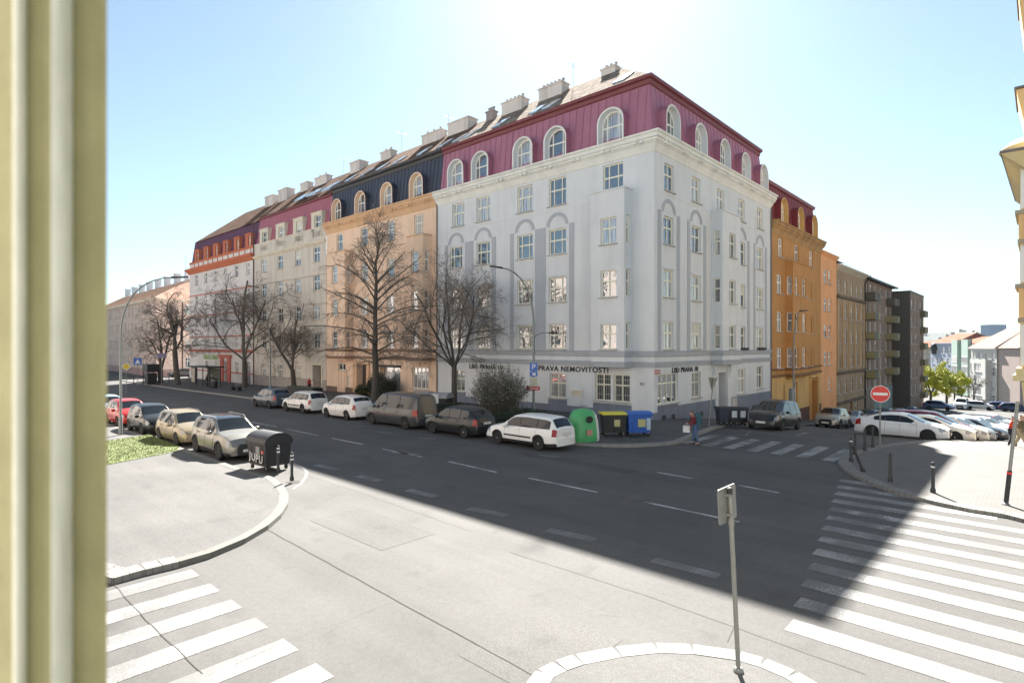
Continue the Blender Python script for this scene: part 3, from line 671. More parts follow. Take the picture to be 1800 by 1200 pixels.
# doors
def door(root, F, x, z, w_, h, mt, d=.4, glass=0, name='door', leafs=2):
    mb = MB(F); t = .1; mb.box(x, x+t, d-.06, d, z, z+h); mb.box(x+w_-t, x+w_, d-.06, d, z, z+h); mb.box(x+t, x+w_-t, d-.06, d, z+h-t, z+h); mb.box(x+t, x+w_-t, d-.06, d, z, z+.12)
    mb.box(x+t, x+w_-t, d-.05, d, z+h*.78, z+h*.78+.08)
    n = leafs
    for i in range(1, n): q = x+w_*i/n; mb.box(q-.05, q+.05, d-.05, d-.002, z+.12, z+h*.78)
    if not glass:
        for i in range(n):
            p, q = x+t+(w_-2*t)*i/n+.08, x+t+(w_-2*t)*(i+1)/n-.08
            for r, s in ((.2,.38),(.42,.74)): mb.box(p, q, d-.045, d-.03, z+h*r, z+h*s)
    o = mb.build(name, mt, root); mb = MB(F); mb.poly([(x+t,d-.025,z+.1),(x+w_-t,d-.025,z+.1),(x+w_-t,d-.025,z+h-t),(x+t,d-.025,z+h-t)])
    mb.build('door_panel', GLASS if glass else mt, o if False else root)
    mb = MB(F); q = x+w_/2+.08; mb.tube([(q,d-.07,z+1.0),(q,d-.12,z+1.02),(q+.11,d-.12,z+1.02)], .012, 6); mb.build('door_handle', GALV, root)
door(g, FL(), -15.0, .12, 1.1, 2.5, WHITE, .44, 1)
mb = MB(FL()); mb.box(-15.68, -15.02, .3, .44, .1, 2.6); mb.build('door_side_panel', GREYD, g)
door(g, FR(), 9.5, -1.1, 1.55, 3.7, mat('brown_wood', (.075,.04,.03), .5), .85)
mb = MB(FR())
for x in (8.55, 11.3): mb.box(x, x+.35, -.25, -.002, 2.7, 3.4); mb.box(x+.05, x+.3, -.16, -.002, 2.35, 2.7)
mb.box(8.9, 9.4, -.12, -.003, -4, 3.2); mb.box(11.1, 11.75, -.12, -.003, -4, 3.2); mb.build('door_surround', GREY, g)
mb = MB(FR()); mb.box(12.1, 13.1, -.05, -.036, -.9, .72); mb.build('stone_panel', plaster('pale_panel', (.42,.40,.37), .2), g)
mb = MB(FR()); mb.tube([(20.75,-.07,17.3),(20.75,-.07,.5),(20.75,-.07,-4)], .06, 8); mb.M = FL(); mb.tube([(-20.95,-.07,17.3),(-20.95,-.07,0)], .055, 8); mb.build('drainpipe', GUT, g)
mb = MB(FR())
for p, q in ((13.3,14.95),(17.4,18.95)): mb.box(p, q, -.28, -.02, 4.42, 4.62)
mb.build('flower_box', mat('flower_box_brown', (.03,.02,.02), .8), g)
# lettering on the grey building
def sign_text(body, size, F, x, z, label, sx=1., mt=None, name='wall_lettering', ext=.02, cat='lettering', d=-.03, bold=.008):
    me = text(body, size, mt or LETTER, ext, bold, name, sx); o = bpy.data.objects.new(name, me); COL.objects.link(o)
    o.matrix_world = Matrix.Translation(W(0,0,0)) @ GROT @ F @ Matrix.Translation((x, d, z)); return tag(o, label, cat)
sign_text('SPRAVA NEMOVITOSTI', .52, FL(), -6.52, 3.12, 'black letters SPRAVA NEMOVITOSTI under the grey string course', 1.09)
sign_text('LBD PRAHA 10', .46, FL(), -14.95, 3.06, 'black letters LBD PRAHA 10 above the white framed office door on the long front', 1.15)
sign_text('LBD PRAHA 10', .46, FR(), 4.2, 3.15, 'black letters LBD PRAHA 10 on the short front, right of the red street plate', 1.15)
t = thing('notice_board', -.05, 5.93, 1.5, 'blank cream notice panel on the grey wall beside the barred window', 'notice board'); mb = MB(); mb.box(-.09, -.045, 5.42, 6.44, 1.25, 1.75); mb.build('frame', WHITE, t)
mb = MB(); mb.box(-.094, -.091, 5.47, 6.39, 1.30, 1.70); mb.build('panel', mat('cream_panel', (.62,.55,.45), .6), t)
def plate(F, x, z, w_, h, col, label, body=None, size=.1, tc=(.8,.8,.8), d=-.03, name='street_plate', cat='sign'):
    m_ = mat('plate_%.2f_%.2f_%.2f' % col, col, .4, var=.03); M = Matrix.Translation(W(0,0,0)) @ GROT @ F @ Matrix.Translation((x, d, z))
    o = bpy.data.objects.new(name, None); COL.objects.link(o); o.matrix_world = M; tag(o, label, cat)
    mb = MB(); mb.box(-w_/2, w_/2, 0, .015, -h/2, h/2); mb.build('panel', m_, o)
    mb = MB(); t = .02
    for q in ((-w_/2,w_/2,h/2-t,h/2),(-w_/2,w_/2,-h/2,-h/2+t),(-w_/2,-w_/2+t,-h/2+t,h/2-t),(w_/2-t,w_/2,-h/2+t,h/2-t)): mb.box(q[0], q[1], -.006, -.001, q[2], q[3])
    mb.build('border', mat('plate_ink_%.1f' % tc[0], tc, .5, var=0), o)
    if body:
        me = text(body, size, mat('plate_ink_%.1f' % tc[0], tc, .5, var=0), .002, .003, 'lettering'); q = obj('lettering', me, o, Matrix.Translation((0, -.004, 0)))
    return o
plate(FR(), .38, 3.12, .75, .32, (.42,.05,.04), 'red enamel street name plate at the corner of the grey building', 'KODANSKA', .13)
plate(FL(), -.85, 2.35, .32, .22, (.05,.05,.06), 'small dark house number plate beside the twin barred windows', '46', .15)
# ---------- peach building
PEACH = plaster('peach_render', (.65,.475,.35), .12); PEACHD = plaster('peach_trim', (.54,.35,.215), .12)
def L_roof(root, b0, b1, mt=ROOF2, z0=22.0, z1=26.35, e=.5):
    mb = MB(); mb.poly([(e,b0,z0),(6.3,b0,z1),(6.3,b1,z1),(e,b1,z0)]); mb.poly([(6.3,b0,z1),(12.4,b0,z0),(12.4,b1,z0),(6.3,b1,z1)]); mb.poly([(e,b1,z0),(6.3,b1,z1),(12.4,b1,z0)]); mb.poly([(e,b0,z0),(12.4,b0,z0),(6.3,b0,z1)])
    return mb.build('roof', mt, root)
def L_back(root, b0, b1, mt, top_z=18):
    mb = MB(); mb.box(12.2, 12.4, b0, b1, -3, top_z); mb.box(.3, 12.2, b1-.2, b1-.02, -3, top_z); mb.box(.3, 12.2, b0+.02, b0+.2, -3, top_z); mb.build('rear_wall', mt, root)
p = thing('apartment_building', 0, 30, 0, 'peach plastered building with a dark blue metal mansard and four arched dormers', 'building')
B0, B1 = 21.05, 39.8
wins = Lw([37.05, 32.4, 27.9, 23.6], 14.85, 16.65, 'three', 1.3)
for r0, r1 in (R3, R2, R1): wins += Lw([32.4, 27.9], r0, r1, 'three', 1.3)
wins += Lw([(24.54,22.17)], .89, 2.83, 'twin')+Lw([(37.44,35.92)], 2.2, 2.95, 'plain')+Lw([(35.72,35.28)], .5, 1.7, 'one')
facade(p, FL(), -B1, -B0, -1.5, 18.1, wins, PEACH, WHITE, extra=[(-29.7,-26.35,.35,2.9,.5),(-33.5,-31.9,.0,2.9,.6)])
L_back(p, B0, B1, PEACH)
bay(p, FL(), -37.7, -34.4, 3.42, 14.45, 1.0, [w_ for r in (R3, R2, R1) for w_ in Lw([(36.95,35.85)], r[0], r[1], 'one')], [R3, R2, R1], PEACH, WHITE, cap=PEACHD, con=1)
bay(p, FL(), -23.95, -21.75, 3.42, 14.45, 1.0, [w_ for r in (R3, R2, R1) for w_ in Lw([(23.4,22.4)], r[0], r[1], 'one')], [R3, R2, R1], PEACH, WHITE, cap=PEACHD, con=1)
pb = [(0,B1),(0,37.7),(-1,37.7),(-1,34.4),(0,34.4),(0,23.95),(-1,23.95),(-1,21.75),(0,21.75),(0,B0)]
mb = MB(); mb.sweep(pb, [(0,4.2),(.14,4.28),(.16,4.42),(0,4.46)]); mb.sweep(pb, [(0,3.45),(.12,3.5),(.15,3.68),(0,3.72)]); mb.build('string_course', mat('dark_peach_edge', (.30,.18,.12), .8), p)
mb = MB(); mb.sweep([(0,B1),(0,B0)], CORNP); mb.build('cornice', PEACHD, p); modillions(p, FL(), -B1+.9, -B0-.9, 2.4, PEACHD)
mb = MB(FL()); mb.box(-B1, -37.6, -.04, -.002, -1, .42); mb.box(-35.9, -33.6, -.04, -.002, -1, .42); mb.box(-31.8, -B0, -.04, -.002, -1, .42); mb.build('plinth', plaster('brown_plinth', (.17,.12,.09), .2), p)
mb = MB(); seams(mb, FL(), -B1, -B0, 18.05, 21.75, .36, .78, .55); mb.build('mansard', METB, p)
mb = MB(); mb.sweep([(.8,B1),(.8,B0)], [(0,21.5),(.12,21.55),(.16,21.8),(.42,21.9),(.44,22.1),(0,22.12)]); mb.build('gutter', mat('dark_gutter', (.055,.05,.05), .5), p)
for c in (37.72, 33.15, 28.57, 23.95): arch_dormer(p, FL(), -c-1.02, 18.08, 2.04, 2.42, PEACH, PEACH, .5, None, METB)
L_roof(p, B0, B1)
for b in (22.2, 25.2, 29.2, 32.0, 35.0, 38): skylight(p, b, b+.8)
chimney(p, 5.2, 6.4, 22.6, 25.6, 25, 26.8, 0); chimney(p, 5.4, 6.2, 26.9, 30.0, 25, 26.75, 3); chimney(p, 5.4, 6.2, 35.5, 37.5, 25, 26.7, 2)
door(p, FL(), -33.5, .0, 1.6, 2.9, mat('dark_brown_wood', (.06,.04,.035), .5), .58)
door(p, FL(), -37.35, .0, 1.35, 2.1, PEACH, .0, name='service_door')
mb = MB(FL()); mb.box(-34.3, -33.55, -.14, -.003, 0, 3.2); mb.box(-31.85, -31.4, -.14, -.003, 0, 3.2); mb.box(-34.3, -31.4, -.2, -.145, 2.98, 3.25); mb.build('door_surround', PEACHD, p)
mb = MB(FL()); mb.poly([(-29.6,.45,.4),(-26.4,.45,.4),(-26.4,.45,2.9),(-29.6,.45,2.9)]); mb.build('shop_window', GLASS, p)
mb = MB(FL()); mb.box(-29.8, -26.2, -.25, -.02, 2.72, 2.95); mb.build('shop_blind', DARK, p)
# ---------- beige building
BEIGE = plaster('beige_render', (.50,.455,.395), .2); BEIGET = plaster('beige_trim', (.56,.51,.42), .15)
c_ = thing('apartment_building', 0, 49, 0, 'beige building with rectangular dormers cutting into a pinkish red metal roof', 'building')
B0, B1 = 39.85, 58.3; cc = [55.5, 50.9, 46.35, 42.0]; wins = []
for r0, r1 in ((14.2,15.9),(11.0,12.7),(7.75,9.4),(4.5,6.1)): wins += Lw(cc, r0, r1, 'two', 1.5)
wins += Lw(cc[:3], .85, 2.55, 'two', 1.35)
facade(c_, FL(), -B1, -B0, -1.5, 18.0, wins, BEIGE, WHITE, extra=[(-42.75,-40.9,-.4,2.6,1.0)])
L_back(c_, B0, B1, BEIGE)
mb = MB()
pl = [(0,B1),(0,B0)]
mb.sweep(pl, [(0,16.1),(.1,16.15),(.25,16.3),(.3,16.42),(0,16.48)])
mb.build('cornice', BEIGET, c_); mb = MB()
for z in (12.65, 9.4, 6.15, 4.15): mb.sweep(pl, [(0,z),(.05,z),(.05,z+.06),(0,z+.06)])
mb.sweep(pl, [(0,.88),(.04,.9),(.04,.98),(0,1.0)]); mb.build('string_course', plaster('brown_line', (.30,.25,.20), .1), c_)
mb = MB(FL()); mb.box(-B1, -42.8, -.03, -.002, -1, .88); mb.box(-40.85, -B0, -.03, -.002, -1, .88); mb.build('plinth', plaster('grey_plinth', (.30,.27,.25), .2), c_)
mb = MB(); seams(mb, FL(), -B1, -B0, 18.0, 21.5, .3, .8, .42); mb.build('mansard', METK, c_)
mb = MB(); mb.sweep([(.8,B1),(.8,B0)], [(0,21.35),(.2,21.45),(.22,21.6),(0,21.7)]); mb.build('gutter', GUTR, c_)
for c in cc: rect_dormer(c_, FL(), -c-1.2, -c+1.15, 17.0, 19.7, BEIGET, -c-.55, -c+.95, 17.6, 19.4, METK)
mb = MB(FL())
for c in cc:
    for dx in (-1.35, -1.0, 1.0, 1.35): mb.box(-c+dx-.06, -c+dx+.06, -.04, -.002, 16.5, 17.6)
mb.sweep([(-B1,0),(-B0,0)], [(0,17.9),(.06,17.9),(.06,18.02),(0,18.02)]) if False else mb.box(-B1, -B0, -.06, -.0, 17.92, 18.02)
mb.build('parapet_trim', BEIGET, c_); L_roof(c_, B0, B1, z0=21.7, e=.6)
for b in (41, 44.5, 47.5): skylight(c_, b, b+2.2, 1.2)
chimney(c_, 5.2, 6.4, 41.5, 43.6, 25, 26.8, 0); chimney(c_, 5.4, 6.2, 49.5, 52.5, 25, 26.75, 2); chimney(c_, 5.4, 6.2, 54.4, 56.4, 25, 26.8, 0)
door(c_, FL(), -42.75, -.4, 1.85, 3.0, mat('red_wood', (.16,.025,.03), .5), .95)
mb = MB(FL()); mb.box(-43.0, -42.77, -.08, -.003, -.4, 2.8); mb.box(-40.88, -40.65, -.08, -.003, -.4, 2.8); mb.box(-43.1, -40.55, -.12, -.003, 2.62, 2.9) if False else mb.box(-42.77, -40.88, -.1, -.003, 2.62, 2.85); mb.build('door_surround', BEIGET, c_)
# ---------- pale building with orange red bands
PALE = plaster('pale_grey_render', (.55,.52,.50), .15); ORNG = plaster('orange_red_trim', (.42,.13,.07), .15); PINKT = plaster('dull_red_trim', (.42,.13,.10), .15)
r_ = thing('apartment_building', 0, 70, 0, 'pale building with orange red bands and dormers under a purple metal roof', 'building')
B0, B1 = 58.35, 82.6; cc = [79.5, 75.6, 71.8, 68.0, 64.1, 60.3]; wins = []
for r0, r1 in ((14.35,15.9),(11.0,12.6),(7.75,9.35),(4.5,6.1)): wins += Lw(cc, r0, r1, 'two', 1.2)
wins += Lw([(75.86,74.62)], 1.53, 2.5, 'two')+Lw([(72.06,71.0)], 1.9, 2.5, 'one')+Lw([(64.7,63.4)], .97, 2.6, 'two')
facade(r_, FL(), -B1, -B0, -1.5, 18.0, wins, PALE, WHITE, extra=[(-68.47,-66.96,-.4,2.6,.4),(-61.15,-59.58,-.4,2.6,.3)])
L_back(r_, B0, B1, PALE); door(r_, FL(), -68.47, -.4, 1.5, 3.0, mat('grey_wood', (.2,.19,.18), .6), .38); door(r_, FL(), -61.15, -.4, 1.55, 3.0, DARK, .28, 1)
pl = [(0,B1),(0,B0)]; mb = MB(); mb.sweep([(3,B1),(0,B1),(0,B0)], [(0,16.1),(.15,16.15),(.35,16.5),(.5,16.6),(.55,16.95),(0,17.0)]); mb.build('cornice', ORNG, r_)
mb = MB()
for z in (12.65, 9.4, 6.15): mb.sweep([(3,B1)]+pl, [(0,z-.08),(.05,z-.08),(.05,z+.08),(0,z+.08)])
mb.sweep([(3,B1)]+pl, [(0,3.85),(.2,3.9),(.25,4.15),(0,4.25)]); mb.sweep(pl, [(0,.95),(.04,.97),(.04,1.1),(0,1.12)]); mb.build('string_course', PINKT, r_)
mb = MB(FL()); mb.box(-69.6, -68.55, -.2, -.003, -.5, 3.05); mb.box(-66.9, -65.95, -.2, -.003, -.5, 3.05); mb.box(-69.9, -65.7, -.3, -.003, 3.05, 3.5); mb.build('door_surround', PINKT, r_)
mb = MB(); seams(mb, FL(), -B1, -B0, 18.0, 21.3, .3, .8, .42); mb.M = None; mb.poly([(.3,B1,18),(.8,B1-.5,21.3),(12,B1-.5,21.3),(12,B1,18)]); mb.build('mansard', METP, r_)
for c in cc: rect_dormer(r_, FL(), -c-.95, -c+.95, 17.9, 19.75, ORNG, -c-.1, -c+.8, 18.0, 19.5, METP)
mb = MB(FL()); mb.box(-B1, -B0, -.08, -.001, 17.7, 18.02)
for c in cc:
    for dx in (-.95, .95): mb.box(-c+dx-.09, -c+dx+.09, -.06, -.001, 17.0, 17.7)
mb.build('parapet_trim', ORNG, r_)
mb = MB(); e, z0, z1 = .6, 21.3, 26.2; mb.poly([(e,B0,z0),(6.3,B0,z1),(6.3,B1-6,z1),(e,B1-.4,z0)]); mb.poly([(e,B1-.4,z0),(6.3,B1-6,z1),(12,B1-.4,z0)]); mb.poly([(6.3,B0,z1),(12,B0,z0),(12,B1-.4,z0),(6.3,B1-6,z1)]); mb.build('roof', ROOF2, r_)
chimney(r_, 5.2, 6.4, 60, 62.6, 25, 27, 0); chimney(r_, 5.2, 6.4, 64.4, 67, 25, 26.8, 0)
mb = MB(FL()); mb.tube([(-58.4,-.08,21),(-58.4,-.08,-.4)], .07, 6); mb.build('drainpipe', mat('brown_pipe', (.09,.06,.05), .6), r_)
# shop sign over the stop
s_ = plate(FL(), -73.5, 3.08, 5.4, .62, (.22,.30,.02), 'green and yellow shop sign board behind the bus shelter', 'POTRAVINY', .42, (.8,.75,.1), -.08, 'shop_sign')
plate(FL(), -71.4, 1.6, 1.1, .45, (.62,.60,.05), 'small yellow sign on the wall under the green shop board', None, d=-.06, name='shop_sign')
# ---------- far left building across the cross street
ROSE = plaster('rose_render', (.55,.43,.37), .15); ROSED = plaster('rose_plinth', (.36,.24,.22), .2)
f_ = thing('apartment_building', -4, 88, 0, 'long pale pink building with a row of tall white chimneys at the far left', 'building')
def Fpt(x, y, ang):
    """facade frame from a world point, heading of the facade to the right"""
    return GROT.inverted() @ Matrix.Translation((x-CX, y-CY, 0)) @ Matrix.Rotation(ang, 4, 'Z')
cx_, cy_ = -.6216*95, 95.
da = math.atan2(1007, 217)      # direction of the receding right-hand face
Fr = Fpt(cx_, cy_, da); fw = [(x, x+1.2, z, z+1.7, 'two') for x in (6.4, 10.2, 14) for z in (1.0,4.2,7.4,10.4)]
facade(f_, Fr, 0, 24, -2, 12.6, fw, ROSE, WHITE)
la = math.atan2(-1007, 995); Ln = 60; Fl = Fpt(cx_-Ln*math.cos(la), cy_-Ln*math.sin(la), la)
fw = [(x, x+1.2, z, z+1.7, 'two') for x in [1.2+2.75*i for i in range(21)] for z in (1.0,4.2,7.4,10.4)]
facade(f_, Fl, 0, Ln, -2, 12.6, fw, ROSE, WHITE)
mb = MB(Fr); q0 = [(0,0,12.6),(24,0,12.6)]
mb.box(-.3, 24, -.35, .1, 12.4, 12.75); mb.box(0, 24, -.05, -.002, 3.5, 3.65); mb.M = Fl; mb.box(0, Ln+.3, -.35, .1, 12.4, 12.75); mb.box(0, Ln, -.05, -.002, 3.5, 3.65); mb.build('cornice', plaster('cream_trim', (.55,.47,.38), .1), f_)
mb = MB(Fr); mb.box(0, 24, -.06, -.002, -2, 1.6 if False else .75); mb.M = Fl; mb.box(0, Ln+.06, -.06, -.002, -2, .75); mb.build('plinth', ROSED, f_)
mb = MB(Fr); mb.tube([(5.6,-.1,12.4),(5.6,-.1,0)], .1, 6); mb.build('drainpipe', mat('brown_pipe', (.09,.06,.05), .6), f_)
def wp(F, x, y, z): return F @ Vector((x, y, z))
mb = MB(); A = wp(Fl,0,-.4,12.75); B = wp(Fl,Ln+.3,-.4,12.75); Cc = wp(Fr,24,-.4,12.75); Rg0 = wp(Fl,0,6.5,16.8); Rg1 = wp(Fl,Ln-5.5,6.5,16.8); Rg2 = wp(Fr,24,8,16.8)
mb.poly([A,B,Rg1,Rg0]); mb.k = 1; mb.poly([B,Cc,Rg2,Rg1]); mb.build('roof', [ROOF2, tiles('pink_tile', (.55,.36,.28), (.62,.44,.35))], f_)
for i in range(8):
    mb = MB(Fl @ Matrix.Translation((5.5+6.9*i, 6.5, 0))); mb.box(-.5, .5, -.5, .5, 15.9, 18.3); mb.box(-.6, .6, -.6, .6, 18.3, 18.45); mb.build('chimney', plaster('white_chimney', (.62,.63,.66), .1), f_)
mb = MB(Fl @ Matrix.Translation((52.5, 6.5, 0))); mb.tube([(0,0,16),(0,0,21.5)], .04, 5); mb.build('antenna', GALV, f_)
# ochre house further along the same street
o_ = thing('apartment_building', -20, 110, 0, 'ochre yellow building beyond the pink one, beside the window jamb', 'building')
Fo = Fpt(cx_-(Ln+.3)*math.cos(la), cy_-(Ln+.3)*math.sin(la), la) @ Matrix.Translation((-24,0,0))
OCHR = plaster('ochre_render', (.50,.38,.18), .15)
facade(o_, Fo, 0, 24, -2, 12.0, [(x, x+1.2, z, z+1.8, 'two') for x in [1.2+2.9*i for i in range(8)] for z in (1.0,4.2,7.4,10.0)], OCHR, WHITE)
mb = MB(Fo); mb.box(-.2, 24, -.35, 12, 12.0, 12.4); mb.box(0, 24, -.1, -.002, 3.6, 3.85); mb.box(0, 24, -.1, -.002, 6.9, 7.1); mb.build('cornice', OCHR, o_)
mb = MB(Fo); mb.poly([(0,-.3,12.4),(24,-.3,12.4),(24,6,15.8),(0,6,15.8)]); mb.build('roof', ROOF2, o_)
# ================================================================ side street, right
OR1 = plaster('burnt_orange_render', (.40,.205,.075), .2, .10); OR1L = plaster('yellow_ochre_render', (.52,.325,.13), .2); OR2 = plaster('bright_orange_render', (.66,.32,.15), .15)
BRN = plaster('brown_stucco', (.31,.22,.14), .3, .1); BRND = plaster('dark_brown_stucco', (.15,.115,.085), .3); BRK = plaster('brown_brick', (.22,.155,.12), .15, .1)
def R_back(root, a0, a1, mt, tz, dep=12):
    mb = MB(); mb.box(a0, a1, dep, dep+.2, -9, tz); mb.box(a0+.02, a0+.2, .3, dep, -9, tz); mb.box(a1-.2, a1-.02, .3, dep, -9, tz); mb.build('rear_wall', mt, root)
o1 = thing('apartment_building', 21, 0, 0, 'burnt orange building with a maroon metal mansard next to the grey corner house', 'building')
A0, A1 = 20.86, 36.4; wins = [(x, x+1.3, 12.95, 14.7, 'two') for x in (22.75, 27.5, 32.3)]
S3, S2, S1 = (9.55,11.3), (6.08,7.9), (2.72,4.58)
for r0, r1 in (S3, S2, S1): wins += [(22.4,23.95,r0,r1,'two'),(31.75,33.25,r0,r1,'two')]
wins += [(22.7,24.0,-1.0,1.1,'two'),(27.2,28.3,-1.1,1.2,'two')]
facade(o1, FR(), A0, A1, -9, 16.0, wins, OR1, WHITE, extra=[(32.4,34.9,-3.9,1.1,.7)]); R_back(o1, A0, A1, OR1, 16)
bay(o1, FR(), 24.7, 30.2, 2.0, 12.6, .7, [(25.3,26.3,r[0],r[1],'one') for r in (S3,S2,S1)]+[(27.6,28.7,r[0],r[1],'two') for r in (S3,S2,S1)], [S3,S2,S1], OR1, WHITE, cap=OR1)
pb = [(A0,0),(24.7,0),(24.7,-.7),(30.2,-.7),(30.2,0),(A1,0)]
mb = MB(); mb.sweep(pb, [(0,2.5),(.14,2.6),(.15,2.7),(0,2.72)]); mb.sweep(pb, [(0,1.85),(.14,1.95),(.16,2.1),(0,2.15)]); mb.build('string_course', mat('dark_ochre_edge', (.24,.12,.05), .8), o1)
mb = MB(); mb.sweep([(A0,0),(A1,0)], [(o, z-2.05) for o, z in CORNP]); mb.build('cornice', plaster('grimy_ochre', (.36,.22,.10), .4), o1)
mb = MB(FR()); mb.box(A0, 24.65, -.03, -.002, -1.45, 1.9); mb.box(24.65, 32.35, -.03, -.002, 1.25, 1.9); mb.box(24.05, 27.15, -.03, -.002, -1.45, 1.24); mb.box(28.35, 32.35, -.03, -.002, -1.45, 1.24); mb.box(34.95, A1, -.03, -.002, -1.45, 1.9); mb.box(32.1, 32.38, -.18, -.031, -4, 1.5); mb.box(34.92, 35.2, -.18, -.031, -4, 1.5); mb.box(31.9, 35.4, -.3, -.004, 1.5, 1.75); mb.build('ground_floor_render', OR1L, o1)
mb = MB(FR()); mb.box(A0, 32.3, -.06, -.0315, -9, -1.45); mb.box(35.0, A1, -.06, -.002, -9, -1.45); mb.build('plinth', plaster('red_brown_plinth', (.12,.06,.05), .2), o1)
door(o1, FR(), 32.4, -3.9, 2.5, 5.0, mat('ochre_wood', (.30,.19,.09), .6), .68)
mb = MB(); seams(mb, FR(), A0, A1, 16.0, 19.8, .36, .8, .5); mb.poly([(A1,.36,16),(A1,12,16),(A1,12,19.8),(A1,.8,19.8)]); mb.build('mansard', METM, o1)
mb = MB(); mb.sweep([(A0,.8),(A1,.8)], [(0,19.6),(.2,19.65),(.3,19.9),(0,20.0)]); mb.build('gutter', GUTR, o1)
for x in (23.35, 28.3, 33.05): arch_dormer(o1, FR(), x, 16.1, 2.15, 2.5, OR1L, OR1L, .5, None, METM)
mb = MB(); mb.poly([(A0,.6,19.9),(A1,.6,19.9),(A1,6.3,22.5),(A0,6.3,22.5)]); mb.poly([(A0,6.3,22.5),(A1,6.3,22.5),(A1,12.2,19.9),(A0,12.2,19.9)]); mb.poly([(A1,.6,19.9),(A1,12.2,19.9),(A1,6.3,22.5)]); mb.build('roof', ROOFD, o1)
o2 = thing('apartment_building', 37, 0, 0, 'narrow bright orange building between the burnt orange and the brown houses', 'building')
A0, A1 = 36.45, 42.9; wins = []
for r0, r1 in ((11.75,13.3),(8.65,10.1),(5.7,7.1),(2.62,4.1)): wins += [(37.55,39.2,r0,r1,'two'),(39.4,40.75,r0,r1,'two')]
wins += [(39.5,40.7,-.3,1.15,'two')]
facade(o2, FR(), A0, A1, -9, 15.0, wins, OR2, WHITE); R_back(o2, A0, A1, OR2, 15)
mb = MB(); mb.sweep([(A0,0),(A1,0)], [(0,14.7),(.3,14.95),(.35,15.1),(0,15.15)]); mb.build('cornice', OR2, o2)
mb = MB(); mb.poly([(A0,-.4,15.1),(A1,-.4,15.1),(A1,6,17.6),(A0,6,17.6)]); mb.poly([(A0,6,17.6),(A1,6,17.6),(A1,12,15.1),(A0,12,15.1)]); mb.build('roof', ROOFD, o2)
o3 = thing('apartment_building', 43, 0, 0, 'brown stucco building with pilasters and a pale eave, left of the balcony block', 'building')
A0, A1 = 42.95, 57.2; xs = (43.6, 46.6, 49.7, 52.5, 55.0); wins = []
for r0, r1 in ((11.1,12.65),(8.05,9.75),(5.1,6.6),(2.1,3.65),(-1.0,.7)): wins += [(x, x+1.15, r0, r1, 'two') for x in xs]
wins += [(43.8,45,-4.3,-2.6,'two'),(52,53.4,-4.3,-2.0,'two')]
facade(o3, FR(), A0, A1, -9, 14.3, wins, BRN, WHITE, extra=[(49.3,50.6,-5,-2.3,.4)]); R_back(o3, A0, A1, BRN, 14)
mb = MB()
for z in (10.4, 1.3, -2.3): mb.sweep([(A0,0),(A1,0)], [(0,z),(.25,z+.15),(.28,z+.35),(0,z+.4)])
mb.build('string_course', BRND, o3)
parts(o3, FR(), 'pilaster', plaster('light_brown_stucco', (.40,.27,.15), .2), [(x, x+.45, -.12, -.002, 1.8, 10.35) for x in (43.1, 45.5, 48.5, 51.4, 54.2, 56.7)])
PASS = (plaster('light_brown_stucco', (.40,.27,.15), .2))
mb = MB(FR()); mb.box(A0, A1, -.04, -.002, -9, -4.4); mb.build('plinth', BRND, o3)
mb = MB(); mb.sweep([(A0,0),(A1,0)], [(0,13.7),(.3,13.95),(.55,14.1),(.6,14.3),(0,14.35)]); mb.build('cornice', plaster('pale_eave', (.42,.36,.28), .1), o3)
mb = MB(); mb.poly([(A0,-.7,14.35),(A1,-.7,14.35),(A1,6,18.4),(A0,6,18.4)]); mb.poly([(A0,6,18.4),(A1,6,18.4),(A1,12,14.35),(A0,12,14.35)]); mb.poly([(A0,-.7,14.35),(A0,6,18.4),(A0,12,14.35)]); mb.build('roof', ROOFD, o3)
mb = MB(FR()); mb.tube([(57.15,-.75,14.2),(57.15,-.12,13.2),(57.15,-.12,-6)], .09, 6); mb.build('drainpipe', DARK, o3)
o4 = thing('apartment_block', 57, 0, 0, 'brown brick apartment block with yellowish balconies in two stacks', 'building')
A0, A1 = 57.25, 76.5; wins = []
rows = [(12.1,13.4),(9.4,10.75),(6.75,8.1),(4.1,5.5),(1.45,2.95),(-1.15,.3)]
for r0, r1 in rows: wins += [(x, x+1.7, r0, r1, 'plain') for x in (57.5, 60.3, 63.6, 67.2, 71.2, 74.4)]
facade(o4, FR(), A0, A1, -9, 14.0, wins, BRK, WHITE); R_back(o4, A0, A1, BRK, 14)
YB = mat('yellow_balcony_panel', (.29,.25,.12), .6); DB = mat('dull_balcony_panel', (.11,.10,.075), .7)
for i, (r0, r1) in enumerate(rows[:5]):
    for a0, a1 in ((57.6, 60.6), (71.6, 75.2)):
        mb = MB(FR()); mb.box(a0, a1, -1.2, -.002, r0-1.15, r0-1.0); mb.box(a0, a1, -1.2, -1.15, r0-1.0, r0-.05); o = mb.build('balcony', DB, o4)
        parts(o4, FR(), 'balcony_panel', YB if i else DB, [(a0-.04, a0, -1.2, -.01, r0-1.0, r0-.05), (a1, a1+.04, -1.2, -.01, r0-1.0, r0-.05), (a0+1.9, a1, -1.24, -1.205, r0-1.0, r0-.05)])
mb = MB(FR()); mb.box(63.0, 76.4, -.08, -.002, -9, -1.5); mb.build('ground_floor_render', plaster('grey_green_render', (.22,.25,.235), .1), o4)
mb = MB(); mb.poly([(A0,-.7,14.0),(A1+.3,-.7,14.0),(A1-4,6,17.6),(A0,6,17.6)]); mb.poly([(A1+.3,-.7,14.0),(A1+.3,12,14.0),(A1-4,6,17.6)]); mb.poly([(A0,6,17.6),(A1-4,6,17.6),(A1+.3,12,14),(A0,12,14)]); mb.poly([(A0,-.7,13.85),(A1+.3,-.7,13.85),(A1+.3,0,13.85),(A0,0,13.85)]); mb.build('roof', ROOFD, o4)
